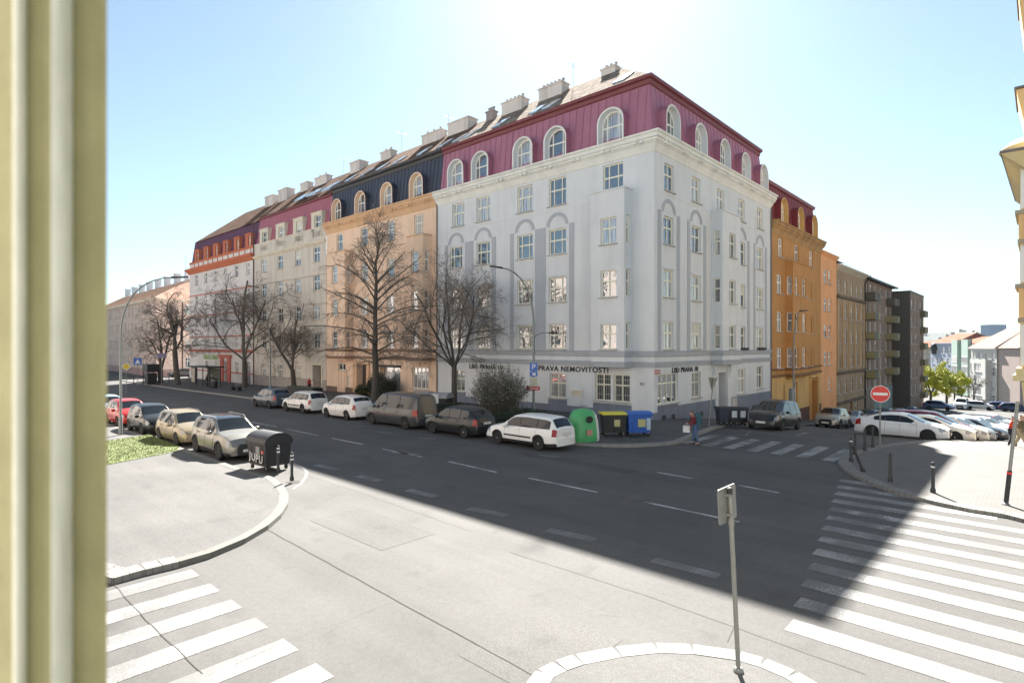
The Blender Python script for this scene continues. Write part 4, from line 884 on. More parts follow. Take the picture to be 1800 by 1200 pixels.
mb = MB(); mb.sweep([(A0,-.7),(A1+.3,-.7)], [(0,13.8),(.12,13.82),(.14,14.05),(0,14.08)]); mb.build('gutter', DARK, o4)
o5 = thing('apartment_block', 76.6, 0, 0, 'dark flat roofed apartment block with a blank grey brown side wall', 'building')
A0, A1 = 76.6, 90.5; rows = [(10.6-2.75*i, 12.1-2.75*i) for i in range(6)]
facade(o5, FR(-2.4), A0, A1, -12, 13.3, [(x, x+1.9, r0, r1, 'plain') for x in (77.6, 81.4, 86.2) for r0, r1 in rows], BRK, WHITE)
BLANK = plaster('dark_blank_render', (.085,.078,.07), .08)
mb = MB(); mb.poly([(A0,-2.4,-12),(A0,-2.4,13.3),(A0,12,13.3),(A0,12,-12)]); mb.poly([(A1,-2.4,-12),(A1,-2.4,13.3),(A1,12,13.3),(A1,12,-12)]); mb.poly([(A0,12,-12),(A0,12,13.3),(A1,12,13.3),(A1,12,-12)]); mb.build('side_wall', BLANK, o5)
mb = MB(); mb.box(A0-.1, A1+.1, -2.5, 12.1, 13.3, 13.5); mb.build('roof', DARK, o5)
for r0, r1 in rows:
    mb = MB(FR(-2.4)); mb.box(86.3, 89.7, -.75, -.002, r0-.9, r0-.75); mb.box(86.3, 89.7, -.75, -.7, r0-.75, r0+.15); mb.box(86.3, 86.35, -.7, -.01, r0-.75, r0+.15); mb.build('balcony', mat('olive_balcony', (.17,.15,.085), .7), o5)
# ================================================================ the houses on the camera's side of the street
OLIVE = plaster('olive_render', (.40,.38,.17), .1); SAND = plaster('sunlit_sand_render', (.46,.43,.38), .1); SAND2 = plaster('sunlit_pink_render', (.45,.39,.34), .1)
def MLb(a): return Matrix(((0,-1,0,a),(1,0,0,0),(0,0,1,0),(0,0,0,1)))     # facade looking towards +a; x = b
v_ = thing('apartment_building', -34, -30, 0, 'olive green building whose moulded window jamb fills the left edge of the picture', 'building')
F = MLb(-33.4); wins = [(x, x+1.3, z, z+1.9, 'two') for x in [-58.2+3.2*i for i in range(13)] for z in (4.2,7.6,11,14.4)]
facade(v_, F, -60, -13.5, -.2, 17.6, wins, SAND, CREAM)
mb = MB(); mb.box(-45, -33.5, -60, -13.5, 17.6, 18.0); mb.box(-45, -33.6, -13.6, -13.5, 0, 17.6); mb.box(-45, -44.8, -60, -13.6, 0, 17.6); mb.build('rear_wall', SAND, v_)
# jamb: a moulded reveal standing just left of the lens; plan profile in camera-side metres
def uy(u, y): return ((u-900)/1007*y, y)
OLP = mat('olive_paint', (.235,.228,.125), .5, var=.16, scale=9, bump=.5, bscale=14); STRK = mat('pale_streak_light', (.93,.92,.78), .3, var=.14, scale=7, bump=.5, bscale=10)
def jamb(pts, mt, name):
    mb = MB(); mb.prism([AB(*q) for q in pts], 2.5, 7.5); return mb.build(name, mt, v_)
jamb([uy(-140,.50),uy(25,.50),uy(48,.52),uy(92,.52),uy(118,.55),uy(122,.56),uy(188,.56),(-.475,.62),(-.7,.62)], OLP, 'window_jamb')
for u0, u1, y0, y1 in ((22,47,.4985,.5185),(90,128,.5185,.5585)):  # added strips, coloured pale to stand for bright light streaks on the jamb
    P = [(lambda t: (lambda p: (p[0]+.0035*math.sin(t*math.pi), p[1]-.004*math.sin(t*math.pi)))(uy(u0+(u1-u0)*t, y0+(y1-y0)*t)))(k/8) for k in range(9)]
    jamb(P+[(P[-1][0]-.004, P[-1][1]+.003), (P[0][0]-.004, P[0][1]+.004)], STRK, 'jamb_light_streak')
h2 = thing('apartment_building', -40, 20, 0, 'sunlit pinkish house across the street, seen only mirrored in the window panes', 'building')
F = MLb(-38.); wins = [(x, x+1.4, z, z+1.9, 'two') for x in [4+3.4*i for i in range(27)] for z in (1.5,4.9,8.3,11.7,15.1)]
facade(h2, F, 2, 98, -.4, 18.4, wins, SAND2, WHITE)
mb = MB(); mb.box(-50, -38.1, 2, 98, 18.4, 18.8); mb.box(-50, -38.1, 1.9, 2, -.4, 18.4); mb.build('rear_wall', SAND2, h2)
mb = MB(F); mb.box(2, 98, -.25, -.003, 3.9, 4.2); mb.box(2, 98, -.5, -.003, 18.0, 18.5); mb.build('cornice', ROSE, h2)
# ---------------------------------------------------------------- yellow house at the right edge
y_ = thing('apartment_building', 12, -25, 0, 'yellow and orange building with bay cornices cut off by the right edge of the picture', 'building')
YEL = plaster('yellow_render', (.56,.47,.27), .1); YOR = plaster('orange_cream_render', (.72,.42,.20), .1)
F = Matrix(((0,-1,0,7.2),(-1,0,0,0),(0,0,1,0),(0,0,0,1)))
F = FL(7.2)      # facade looking towards -a
facade(y_, F, 17.15, 40, -2, 14.3, [(x, x+1.3, z, z+2, 'two') for x in (18.6,21.8,25,28.2) for z in (1.2,4.6,8,11.3)], YOR, WHITE)
mb = MB(); mb.box(7.2, 19, -40, -17.1, 14.25, 14.3); mb.poly([(7.2,-17.15,-4),(19,-17.15,-4),(19,-17.15,14.3),(7.2,-17.15,14.3)]); mb.poly([(19,-17.15,-4),(19,-40,-4),(19,-40,14.3),(19,-17.15,14.3)]); mb.build('side_wall', plaster('darkened_orange_side', (.26,.22,.18), .1), y_)  # sunlit side wall coloured darker to cut its bounce onto the parked cars
for z0, z1, k in ((3.6,6.15,0),(6.15,7.9,1),(7.9,10.2,0),(10.2,11.7,1),(11.7,14.2,0)):
    mb = MB(); mb.box(7.35, 10.6, -17.14, -16.84 if k else -16.9, z0+.06, z1-.16); mb.build('bay_wall', YOR if k else YEL, y_)
    mb = MB(); mb.box(7.25, 10.7, -17.14, -16.70 if k else -16.8, z1-.16, z1+.06); mb.build('bay_cornice', mat('weathered_cream', (.40,.34,.24), .8), y_)
    if not k: mb = MB(FL(7.34)); mb.box(16.92, 17.1, -.03, -.002, z0+.15, z1-.3); mb.build('bay_frame', WHITE, y_)
mb = MB(); mb.box(7.1, 10.9, -17.14, -16.62, 2.95, 3.25); mb.box(7.15, 10.8, -17.14, -16.74, 3.25, 3.6); mb.build('bay_console', YEL, y_)
mb = MB(); mb.poly([(7.3,-16.95,2.9),(7.3,-17.15,.5),(10.5,-17.15,.5),(10.5,-16.95,2.9)]); mb.poly([(7.3,-16.95,2.9),(7.3,-17.2,2.9),(7.3,-17.15,.5)]); mb.build('flared_base', YEL, y_)
mb = MB(); z = 14.3; mb.poly([(6.0,-16.22,z+.2),(19.4,-16.42,z+.2),(19.4,-17.15,z-.6),(6.7,-17.15,z-.6)]); mb.poly([(6.0,-16.22,z+.2),(6.7,-17.15,z-.6),(6.7,-40,z-.6),(6.0,-40,z+.2)]); mb.build('eave_soffit', YEL, y_)
mb = MB(); mb.sweep([(6.0,-40),(6.0,-16.22),(19.4,-16.42)][::-1], [(0,z+.2),(.05,z+.22),(.06,z+.34),(0,z+.36)]); mb.build('gutter', GUT, y_)
mb = MB(); mb.lathe([(1.7, 0), (1.9, .35), (1.5, .7), (.2, .9)], 24, (8.4,-17.9,14.75)); mb.build('turret_roof', YEL, y_)
for z0, z1, b0, b1 in ((15.9,18.3,-17.15,-16.72),(19.3,23.6,-17.2,-16.78)):
    mb = MB(); mb.poly([(8.2,-40,z0),(8.2,b0,z0),(8.2,b1,z1),(8.2,-40,z1)]); mb.poly([(8.2,b0,z0),(12,b0,z0),(12,b1,z1),(8.2,b1,z1)]); mb.poly([(8.2,b0,z0),(12,b0,z0),(12,-40,z0),(8.2,-40,z0)]); mb.poly([(8.2,b1,z1),(12,b1,z1),(12,-40,z1),(8.2,-40,z1)]); mb.poly([(12,b0,z0),(12,-40,z0),(12,-40,z1),(12,b1,z1)]); mb.build('attic_wall', YOR, y_)
    mb = MB(); mb.box(8.05, 12.2, -40, b1+.07, z1+.004, z1+.12); mb.build('attic_cornice', GUT, y_)
mb = MB(); mb.box(8.6, 11.8, -40, -17.45, 14.8, 23); mb.build('attic_core', YOR, y_)
# ---------------------------------------------------------------- far town
def far_house(u0, Y0, u1, Y1, vt, vb, label, col, n, rows, roofc, rise=3.5, dep=12, name='apartment_building', extra=None, trim=None, frm=None):
    x0, y0, x1, y1 = (u0-900)/1007*Y0, Y0, (u1-900)/1007*Y1, Y1
    F = Fpt(x0, y0, math.atan2(y1-y0, x1-x0)); L_ = math.hypot(x1-x0, y1-y0)
    zt = CH+(608-vt)/1007*(Y0+Y1)/2; zb = CH+(608-vb)/1007*(Y0+Y1)/2-2
    t = thing(name, *AB(x0, y0), 0, label, 'building'); pm = plaster('render_'+label[:12].replace(' ', '_'), col, .1)
    H_ = (zt-zb-2.6)/rows; ww = L_/n
    wins = [(i*ww+ww*.25, i*ww+ww*.75, zb+2.2+j*H_+.6, zb+2.2+j*H_+H_*.8, 'two') for i in range(n) for j in range(rows)]
    facade(t, F, 0, L_, zb, zt, wins, pm, frm or WHITE)
    mb = MB(F); mb.box(0, .1, .01, dep, zb, zt); mb.box(L_-.1, L_, .01, dep, zb, zt); mb.box(0, L_, dep, dep+.1, zb, zt); mb.build('side_wall', plaster('gable_'+label[:10].replace(' ', '_'), extra or col, .1), t)
    mb = MB(F); mb.box(-.3, L_+.3, -.5, .1, zt, zt+.3); mb.build('cornice', trim or pm, t)
    mb = MB(F); e = .5; zr = zt+rise
    mb.poly([(-.3,-e,zt+.3),(L_+.3,-e,zt+.3),(L_*.85,dep/2,zr),(L_*.15,dep/2,zr)]); mb.poly([(L_+.3,-e,zt+.3),(L_+.3,dep,zt+.3),(L_*.85,dep/2,zr)]); mb.poly([(-.3,dep,zt+.3),(-.3,-e,zt+.3),(L_*.15,dep/2,zr)]); mb.poly([(L_+.3,dep,zt+.3),(-.3,dep,zt+.3),(L_*.15,dep/2,zr),(L_*.85,dep/2,zr)])
    mb.build('roof', roofc, t); return t, F, L_, zt, zb
PINKR = tiles('pale_pink_tile', (.22,.17,.145), (.32,.26,.23)); REDR = tiles('red_brown_tile', (.20,.08,.06), (.34,.17,.12))
t, F, L_, zt, zb = far_house(1707, 140, 1752, 128, 613, 712, 'white house with a projecting bay of loggias and a pale tiled roof down the hill', (.40,.395,.38), 4, 4, PINKR, 5.2, 14, extra=(.30,.25,.225))
F2 = F @ Matrix.Translation((L_*.18, -1.1, 0)); hh = (zt-zb)/5.2
facade(t, F2, 0, L_*.62, zb+3.6, zt-2.4, [(L_*.17, L_*.45, zb+4.4+k*2.75, zb+6.3+k*2.75, 'plain') for k in range(3)]+[(.2, .9, zb+4.4+k*2.75, zb+6.2+k*2.75, 'plain') for k in range(3)], plaster('white_bay', (.42,.415,.40), .05), WHITE, 'bay_wall')
mb = MB(F2); mb.box(0, .06, .01, 1.09, zb+3.6, zt-2.4); mb.box(L_*.62-.06, L_*.62, .01, 1.09, zb+3.6, zt-2.4); mb.box(0, L_*.62, .01, 1.09, zb+3.5, zb+3.6); mb.build('bay_wall', plaster('white_bay', (.42,.415,.40), .05), t)
mb = MB(F); mb.box(L_, L_+9, .3, 13.9, zb, zt); mb.build('gable_wall', plaster('beige_pink_gable', (.30,.25,.23), .08), t)
mb = MB(F); mb.poly([(L_-1,0,zt+.1),(L_+9.2,0,zt+.1),(L_+9.2,7,zt+5)]); mb.poly([(L_-1,-.1,zt+.2),(L_+9.2,-.1,zt+.2),(L_+9.2,7,zt+5.4),(L_*.8,7,zt+5.2)]); mb.build('roof', PINKR, t)
t, F, L_, zt, zb = far_house(1677, 165, 1714, 150, 607, 712, 'pale green art nouveau house with glazed bays between the blue and the white house', (.30,.35,.315), 4, 5, REDR, 2.5, 12)
for k in range(2):
    mb = MB(F @ Matrix.Translation((L_*(.08+.5*k), -1, 0))); mb.box(0, L_*.3, 0, .99, zb+5, zt-.5); mb.prism([(0,0),(L_*.3,0),(L_*.3,1),(0,1)], zt-.5, zt+1.6); o = mb.build('bay_wall', plaster('green_bay', (.24,.31,.275), .1), t)
    for j in range(4): window(t, F @ Matrix.Translation((L_*(.08+.5*k)+.3, -1, 0)), 0, zb+5.8+j*2.6, L_*.3-.6, 1.8, 'plain', None, -.06, False)
far_house(1636, 185, 1682, 168, 604, 700, 'pale blue house with a dark corner turret behind the yellow green tree', (.27,.30,.38), 5, 5, REDR, 3.2, 12)
t = thing('corner_turret', *AB((1645-900)/1007*182, 182), 5, 'dark round turret cap on the roof of the pale blue house', 'turret'); mb = MB(); mb.lathe([(1.2,-1),(1.2,0),(1.5,.4),(1.4,1.6),(.9,2.4),(.1,2.9)], 14, (t['_o'][0], t['_o'][1], 3.2)); mb.build('turret', DARK, t, 60)
far_house(1600, 215, 1640, 205, 611, 700, 'low house with an orange tiled roof behind the trees', (.32,.28,.22), 4, 3, tiles('orange_tile', (.26,.10,.06), (.34,.16,.10)), 2.5)
far_house(1668, 330, 1745, 320, 597, 680, 'distant pale block with a bright flat roof above the green house', (.36,.355,.36), 9, 4, CHIM, 1.5, 25)
mb = MB(); t = thing('office_tower', *AB(.853*1500, 1500), 0, 'blue glass office tower on the horizon', 'tower'); F = Fpt(.834*1500, 1500, 0)
mb.M = F; mb.box(0, 44, 0, 30, -20, 61); mb.build('tower_body', mat('blue_glass', (.10,.17,.30), .3, .2), t)
mb = MB(F)
for i in range(18): mb.box(0, 44, -.3, -.01, -18+4.3*i, -17.3+4.3*i)
mb.build('floor_bands', mat('blue_bands', (.25,.32,.42), .5), t)
# wooded hill on the horizon with scattered houses
m = MB(); random.seed(3); xs = [500+i*22 for i in range(150)]; rows_ = [(1900, 0), (2050, .45), (2250, .8), (2500, 1.0), (2900, .85)]
hp = lambda x: 58+9*math.sin(x/310.)+6*math.sin(x/97.+1)+3*math.sin(x/41.)
I = {}
for j, (Y, k) in enumerate(rows_):
    for i, x in enumerate(xs): I[i, j] = m.V((x, Y, -12+(hp(x)+12)*k+random.uniform(-1, 2)*k))
for j in range(len(rows_)-1):
    for i in range(len(xs)-1): m.f.append([I[i,j], I[i+1,j], I[i+1,j+1], I[i,j+1]]); m.m.append(0)
o = m.build('hills', mat('wooded_hill', (.035,.045,.04), .95, var=.5, scale=.03)); tag(o, kind='structure')
for k in range(44):
    Y = random.uniform(1950, 2450); x = Y*random.uniform(.69, .88); kk = (Y-1900)/600; z = -12+(hp(x)+12)*min(1, kk*1.25)-2
    t = thing('hillside_house', *AB(x, Y), z, 'pale house among the trees on the distant hillside', 'house', 'houses scattered on the distant hill', random.uniform(-.5, .5)); w_, d_, h_ = random.uniform(9, 28), 10, random.uniform(6, 13)
    mb = MB(); c = random.choice([(.34,.32,.29),(.40,.39,.38),(.28,.23,.20)]); mb.box(-w_/2, w_/2, -d_/2, d_/2, 0, h_)
    t['_o'] = (0, 0, 0); mb.build('wall', mat('hill_wall_%.2f' % c[0], c, .9), t)
    mb = MB(); mb.poly([(-w_/2-.5,-d_/2-.5,h_),(w_/2+.5,-d_/2-.5,h_),(w_/2,0,h_+4),(-w_/2,0,h_+4)]); mb.poly([(w_/2+.5,d_/2+.5,h_),(-w_/2-.5,d_/2+.5,h_),(-w_/2,0,h_+4),(w_/2,0,h_+4)]); mb.build('roof', REDR, t)
# ================================================================ TREES
BARK = mat('dark_bark', (.085,.073,.062), .95, var=.3, scale=5, bump=.8, bscale=30); TWIG = mat('twig_brown', (.175,.148,.125), .9, var=.2, scale=3)
def tree(name, a, b, label, H_, stems, spread, seed, droop=.0, dens=1., tr=.2, lean=(0,0), fork=3.2, group=None, buds=None, leaf=None, tw=.011, levels=5):
    rnd = random.Random(seed); z0 = gz(a, b)+.1; t = thing(name, a, b, z0, label, 'tree', group); t['_o'] = (0, 0, 0)
    T = MB(); K = MB(); LF = MB(); cnt = [0]
    def limb(p, d, L_, r, lv):
        n = 5 if lv < 3 else 3; pts = [p]; rad = [r]; cur = p; dd = d
        for i in range(n):
            j = Vector((rnd.gauss(0,1), rnd.gauss(0,1), rnd.gauss(0,1)))*(.10+.05*lv)
            dd = (dd+j+Vector((0,0,(.10 if lv < 2 else -droop*(.35+.5*i/n)))) ).normalized(); cur = cur+dd*L_/n; pts.append(cur); rad.append(max(tw*.6, r*(1-(.45 if lv < 3 else .7)*(i+1)/n)))
        (T if lv < 3 else K).tube(pts, rad, 7 if lv < 2 else (5 if lv < 3 else 3), cap=False)
        if lv >= levels:
            if leaf:
                for q in pts[1:]:
                    for _ in range(leaf[1]):
                        c = q+Vector((rnd.gauss(0,.16), rnd.gauss(0,.16), rnd.gauss(0,.16))); s = leaf[2]*rnd.uniform(.6, 1.3); u_ = Vector((rnd.gauss(0,1), rnd.gauss(0,1), rnd.gauss(0,1))).normalized(); w_ = u_.orthogonal().normalized()
                        LF.poly([c-u_*s, c+w_*s*.5, c+u_*s, c-w_*s*.5])
            return
        nc = int({0: 5, 1: 6, 2: 6, 3: 5, 4: 4}[lv]*dens+rnd.random())
        for k in range(nc):
            f = .25+.75*(k+rnd.random())/nc; i = min(n-1, int(f*n)); q = pts[i].lerp(pts[i+1], f*n-i); base = (pts[i+1]-pts[i]).normalized()
            ax = base.orthogonal().normalized(); ax.rotate(Matrix.Rotation(rnd.uniform(0, 6.28), 3, base)); an = math.radians(rnd.uniform(28, 62))
            nd = (base*math.cos(an)+ax*math.sin(an)).normalized(); limb(q, nd, L_*rnd.uniform(.45, .72)*(1-.25*f), max(tw, rad[i]*rnd.uniform(.45,.62)), lv+1)
    base = Vector((0,0,-.2)); fk = Vector((lean[0], lean[1], fork)); T.tube([base, base+Vector((0,0,.25)), fk*.5+Vector((lean[0]*-.1,0,0)), fk], [tr*1.5, tr*1.12, tr, tr*.92], 10)
    for i, s in enumerate(stems): limb(fk-Vector((0,0,.25)), Vector((s[0], s[1], 1)).normalized(), s[2], tr*s[3], 1)
    T.build('trunk', BARK, t, 60); K.build('crown' if not leaf else 'twigs', TWIG, t)
    if leaf: LF.build('crown', leaf[0], t)
    return t
def lime(name, a, b, label, H_, R_, seed, tr=.28, dens=1., side=1.):
    """straight trunk with arching side limbs from bottom to top"""
    rnd = random.Random(seed); z0 = gz(a, b)+.1; t = thing(name, a, b, z0, label, 'tree'); t['_o'] = (0, 0, 0); T = MB(); K = MB()
    pts = [Vector((0,0,-.2))]+[Vector((rnd.gauss(0,.05)*i*.3, rnd.gauss(0,.05)*i*.3, H_*i/10)) for i in range(1, 11)]; rad = [tr*1.4]+[tr*(1-.9*(i/10)**1.1)+.015 for i in range(1, 11)]; T.tube(pts, rad, 10)
    def at(f): i = min(9, int(f*10)); return pts[i].lerp(pts[i+1], f*10-i), rad[i]
    def tw(p, d, L_, r, lv):
        n = 4; P = [p]; cur = p; dd = d
        for i in range(n):
            dd = (dd+Vector((rnd.gauss(0,.14), rnd.gauss(0,.14), rnd.gauss(0,.14)-.12))).normalized(); cur = cur+dd*L_/n; P.append(cur)
        K.tube(P, [max(.009, r*(1-.7*i/n)) for i in range(n+1)], 3, cap=False)
        if lv >= 4: return
        for k in range(int((7 if lv == 2 else 5)*dens)):
            f = rnd.uniform(.1, 1); i = min(n-1, int(f*n)); q = P[i].lerp(P[i+1], f*n-i); bd = (P[i+1]-P[i]).normalized(); ax = bd.orthogonal().normalized(); ax.rotate(Matrix.Rotation(rnd.uniform(0, 6.28), 3, bd)); an = math.radians(rnd.uniform(25, 60))
            tw(q, (bd*math.cos(an)+ax*math.sin(an)).normalized(), L_*rnd.uniform(.45,.75), max(.009, r*.5), lv+1)
    for k in range(50):
        f = min(.985, .2+.78*(k/49.)**.9*rnd.uniform(.94,1.05)); p, r = at(f); th = k*2.4+rnd.gauss(0,.7); up = .15+1.9*max(0, f-.32); reach = R_*(.62+.38*math.sin(math.pi*min(1, f*1.15)))*(1-.62*max(0, f-.6)/.4)*rnd.uniform(.5, 1.15)
        n = 7; P = [p]; cur = p; dd = Vector((math.cos(th), math.sin(th), up+.35)).normalized()
        for i in range(n):
            dd = (dd+Vector((rnd.gauss(0,.07), rnd.gauss(0,.07), rnd.gauss(0,.06)-(rnd.uniform(.02,.17) if f < .6 else .02)))).normalized(); cur = cur+dd*reach/n; P.append(cur)
        R0 = min(.062, r*.34); T.tube(P, [R0*(1-.8*i/n)+.01 for i in range(n+1)], 6, cap=False)
        for j in range(int((17 if f < .6 else 9)*dens)):
            ff = rnd.uniform(.12, 1); i = min(n-1, int(ff*n)); q = P[i].lerp(P[i+1], ff*n-i); bd = (P[i+1]-P[i]).normalized(); ax = bd.orthogonal().normalized(); ax.rotate(Matrix.Rotation(rnd.uniform(0, 6.28), 3, bd)); an = math.radians(rnd.uniform(25, 65))
            tw(q, (bd*math.cos(an)+ax*math.sin(an)+Vector((0,0,.1))).normalized(), rnd.uniform(.5, 1.5), .016, 3)
    T.build('trunk', BARK, t, 60); K.build('crown', TWIG, t); return t
lime('lime_tree', -5.3, 22.5, 'tall bare lime tree with a straight trunk in front of the peach building', 14.4, 5.6, 11, .28, 1.15)
tree('bare_tree', -4.1, 14.1, 'bare vase shaped tree in front of the gap between peach and grey buildings', 12, [(.0,.1,6.6,.55),(-.45,.45,6.2,.5),(.4,-.55,6.0,.5),(.3,.85,5.8,.42),(-.35,-.95,5.8,.45),(.9,.1,4.8,.36),(-.9,.0,4.8,.36)], 4, 21, .04, 1.12, .2, fork=3.3, tw=.009)
tree('gnarled_tree', -2.8, 41.6, 'leaning dark branched tree beside the red entrance of the beige building', 10, [(.1,1.1,6.2,.62),(-.1,.25,6.4,.6),(.0,-1.25,5.8,.5),(.5,.6,4.6,.4)], 4, 33, .10, 1.05, .26, lean=(0,.4), fork=2.4, tw=.013)
tree('gnarled_tree', -3.6, 52.6, 'dark branched tree next to the bus shelter, left of the leaning one', 14, [(.1,.15,11.0,.62),(.0,1.2,9.4,.6),(.1,-.75,8.6,.5),(-.4,.9,7.8,.45),(.6,-.3,6,.4)], 5, 45, .10, 1.05, .28, fork=3.6, tw=.014)
tree('gnarled_tree', -7.0, 65.2, 'tree with a thick leaning trunk at the far crossing', 10, [(0,.9,5.4,.6),(.1,.1,5.8,.6),(-.2,-.9,4.8,.45)], 4, 57, .10, 1.05, .34, lean=(.2,1.9), fork=4.6, tw=.014)
tree('gnarled_tree', -7.6, 70.2, 'forked dark tree beside the black kiosk bins at the far crossing', 10, [(0,.65,7.4,.55),(.1,-.4,7.4,.55),(-.1,1.4,5.8,.45)], 4, 66, .10, 1.05, .3, fork=1.9, tw=.014)
LIMEG = mat('spring_leaf', (.46,.47,.04), .7, var=.3, scale=2)
pxY = lambda u, Y: AB((u-900)/1007*Y, Y)
for (a, b), Hh, s_, lb in ((pxY(1636,112),9,3,'bright yellow green tree at the end of the side street'),(pxY(1664,118),7.5,5,'smaller yellow green tree right of the brighter one')):
    tree('spring_tree', a, b, lb, Hh, [(0,.1,4.4,.6),(.9,.3,3.8,.5),(-.8,.5,3.8,.5),(.4,-.9,3.6,.5),(-.4,-.7,4,.5)], 4, s_, .05, .9, .22, fork=2.4, leaf=(LIMEG, 7, .19), tw=.02, levels=4)
for (a, b), s_, lb in ((pxY(1690,124),71,'grey bare street tree in front of the green house'),(pxY(1712,122),72,'grey bare street tree close to the white house'),(pxY(1678,120),73,'low bare tree between the spring green tree and the white van')):
    tree('street_tree', a, b, lb, 7, [(0,.1,3.4,.6),(.7,.3,3,.5),(-.6,.5,3,.5),(.3,-.7,3,.5)], 4, s_, .02, .8, .16, fork=2.4, tw=.02, levels=4)
# flowering shrub and hedge in front of the office door
def shrub(name, a, b, label, H_, R_, n, seed, leafm, ls, per, flower=None, base=0.):
    rnd = random.Random(seed); z0 = gz(a, b)+.1; t = thing(name, a, b, z0, label, 'shrub'); t['_o'] = (0,0,0); K = MB(); LF = MB(); FLW = MB()
    for i in range(n):
        th = rnd.uniform(0, 6.28); rr = R_*math.sqrt(rnd.random()); p = Vector((rr*.35*math.cos(th), rr*.35*math.sin(th), 0)); q = Vector((rr*math.cos(th), rr*math.sin(th), H_*(1-.45*(rr/R_)**2)*rnd.uniform(.75, 1.12)))
        mid = (p+q)/2+Vector((rnd.gauss(0,.1), rnd.gauss(0,.1), H_*.08)); K.tube([p, mid, q], [.02, .012, .006], 3, cap=False)
        for s in range(per):
            f = rnd.random()**.7; c = (mid.lerp(q, f*2-1) if f > .5 else p.lerp(mid, f*2))+Vector((rnd.gauss(0,.1), rnd.gauss(0,.1), rnd.gauss(0,.1)))
            if c.z < base: continue
            u_ = Vector((rnd.gauss(0,1), rnd.gauss(0,1), rnd.gauss(0,1))).normalized(); w_ = u_.orthogonal().normalized(); sz = ls*rnd.uniform(.6, 1.4)
            tgt = FLW if flower and rnd.random() < flower[1] and c.z > H_*.3 else LF
            tgt.poly([c-u_*sz, c+w_*sz*.55, c+u_*sz, c-w_*sz*.55])
    K.build('stems', TWIG, t); LF.build('leaves', leafm, t)
    if flower: FLW.build('flowers', flower[0], t)
    return t
SHL = mat('shrub_leaf', (.060,.072,.035), .8, var=.3, scale=4)
shrub('flowering_shrub', -6.3, 7.3, 'tall loose shrub with small pale blossoms in front of the office windows', 3.5, 2.0, 440, 5, SHL, .04, 40, (mat('pale_blossom', (.55,.5,.48), .8), .13))
shrub('hedge', -7.6, 4.2, 'low dark evergreen hedge right of the lamp post behind the white hatchback', 1.0, 1.7, 500, 8, mat('evergreen_leaf', (.02,.035,.014), .8, var=.3, scale=4), .05, 40)
shrub('hedge', -7.8, 10.2, 'low dark evergreen hedge left of the flowering shrub behind the dark hatchback', .9, 2.0, 520, 9, mat('evergreen_leaf', (.02,.035,.014), .8, var=.3, scale=4), .05, 40)
for i, (b, a, h_, r_r, sd, lb) in enumerate(((29.2,-.9,2.2,.75,1,'tall dark potted plants left in the flower shop window'),(27.9,-1.3,2.4,.8,2,'dark conifers in the middle of the flower shop display'),(26.4,-1.4,1.9,.9,3,'low spreading plants at the right end of the flower shop display'),(30.2,-1.6,1.1,.7,4,'small yellow flowering plants on the pavement left of the flower shop'))):
    shrub('potted_plants', a, b, lb, h_, r_r, 170, sd, mat('conifer_dark', (.03,.042,.022), .8, var=.3), .06, 30, (mat('yellow_flower', (.45,.4,.03), .7) if i == 3 else mat('pale_blossom', (.55,.5,.48), .8), .12 if i == 3 else .03))
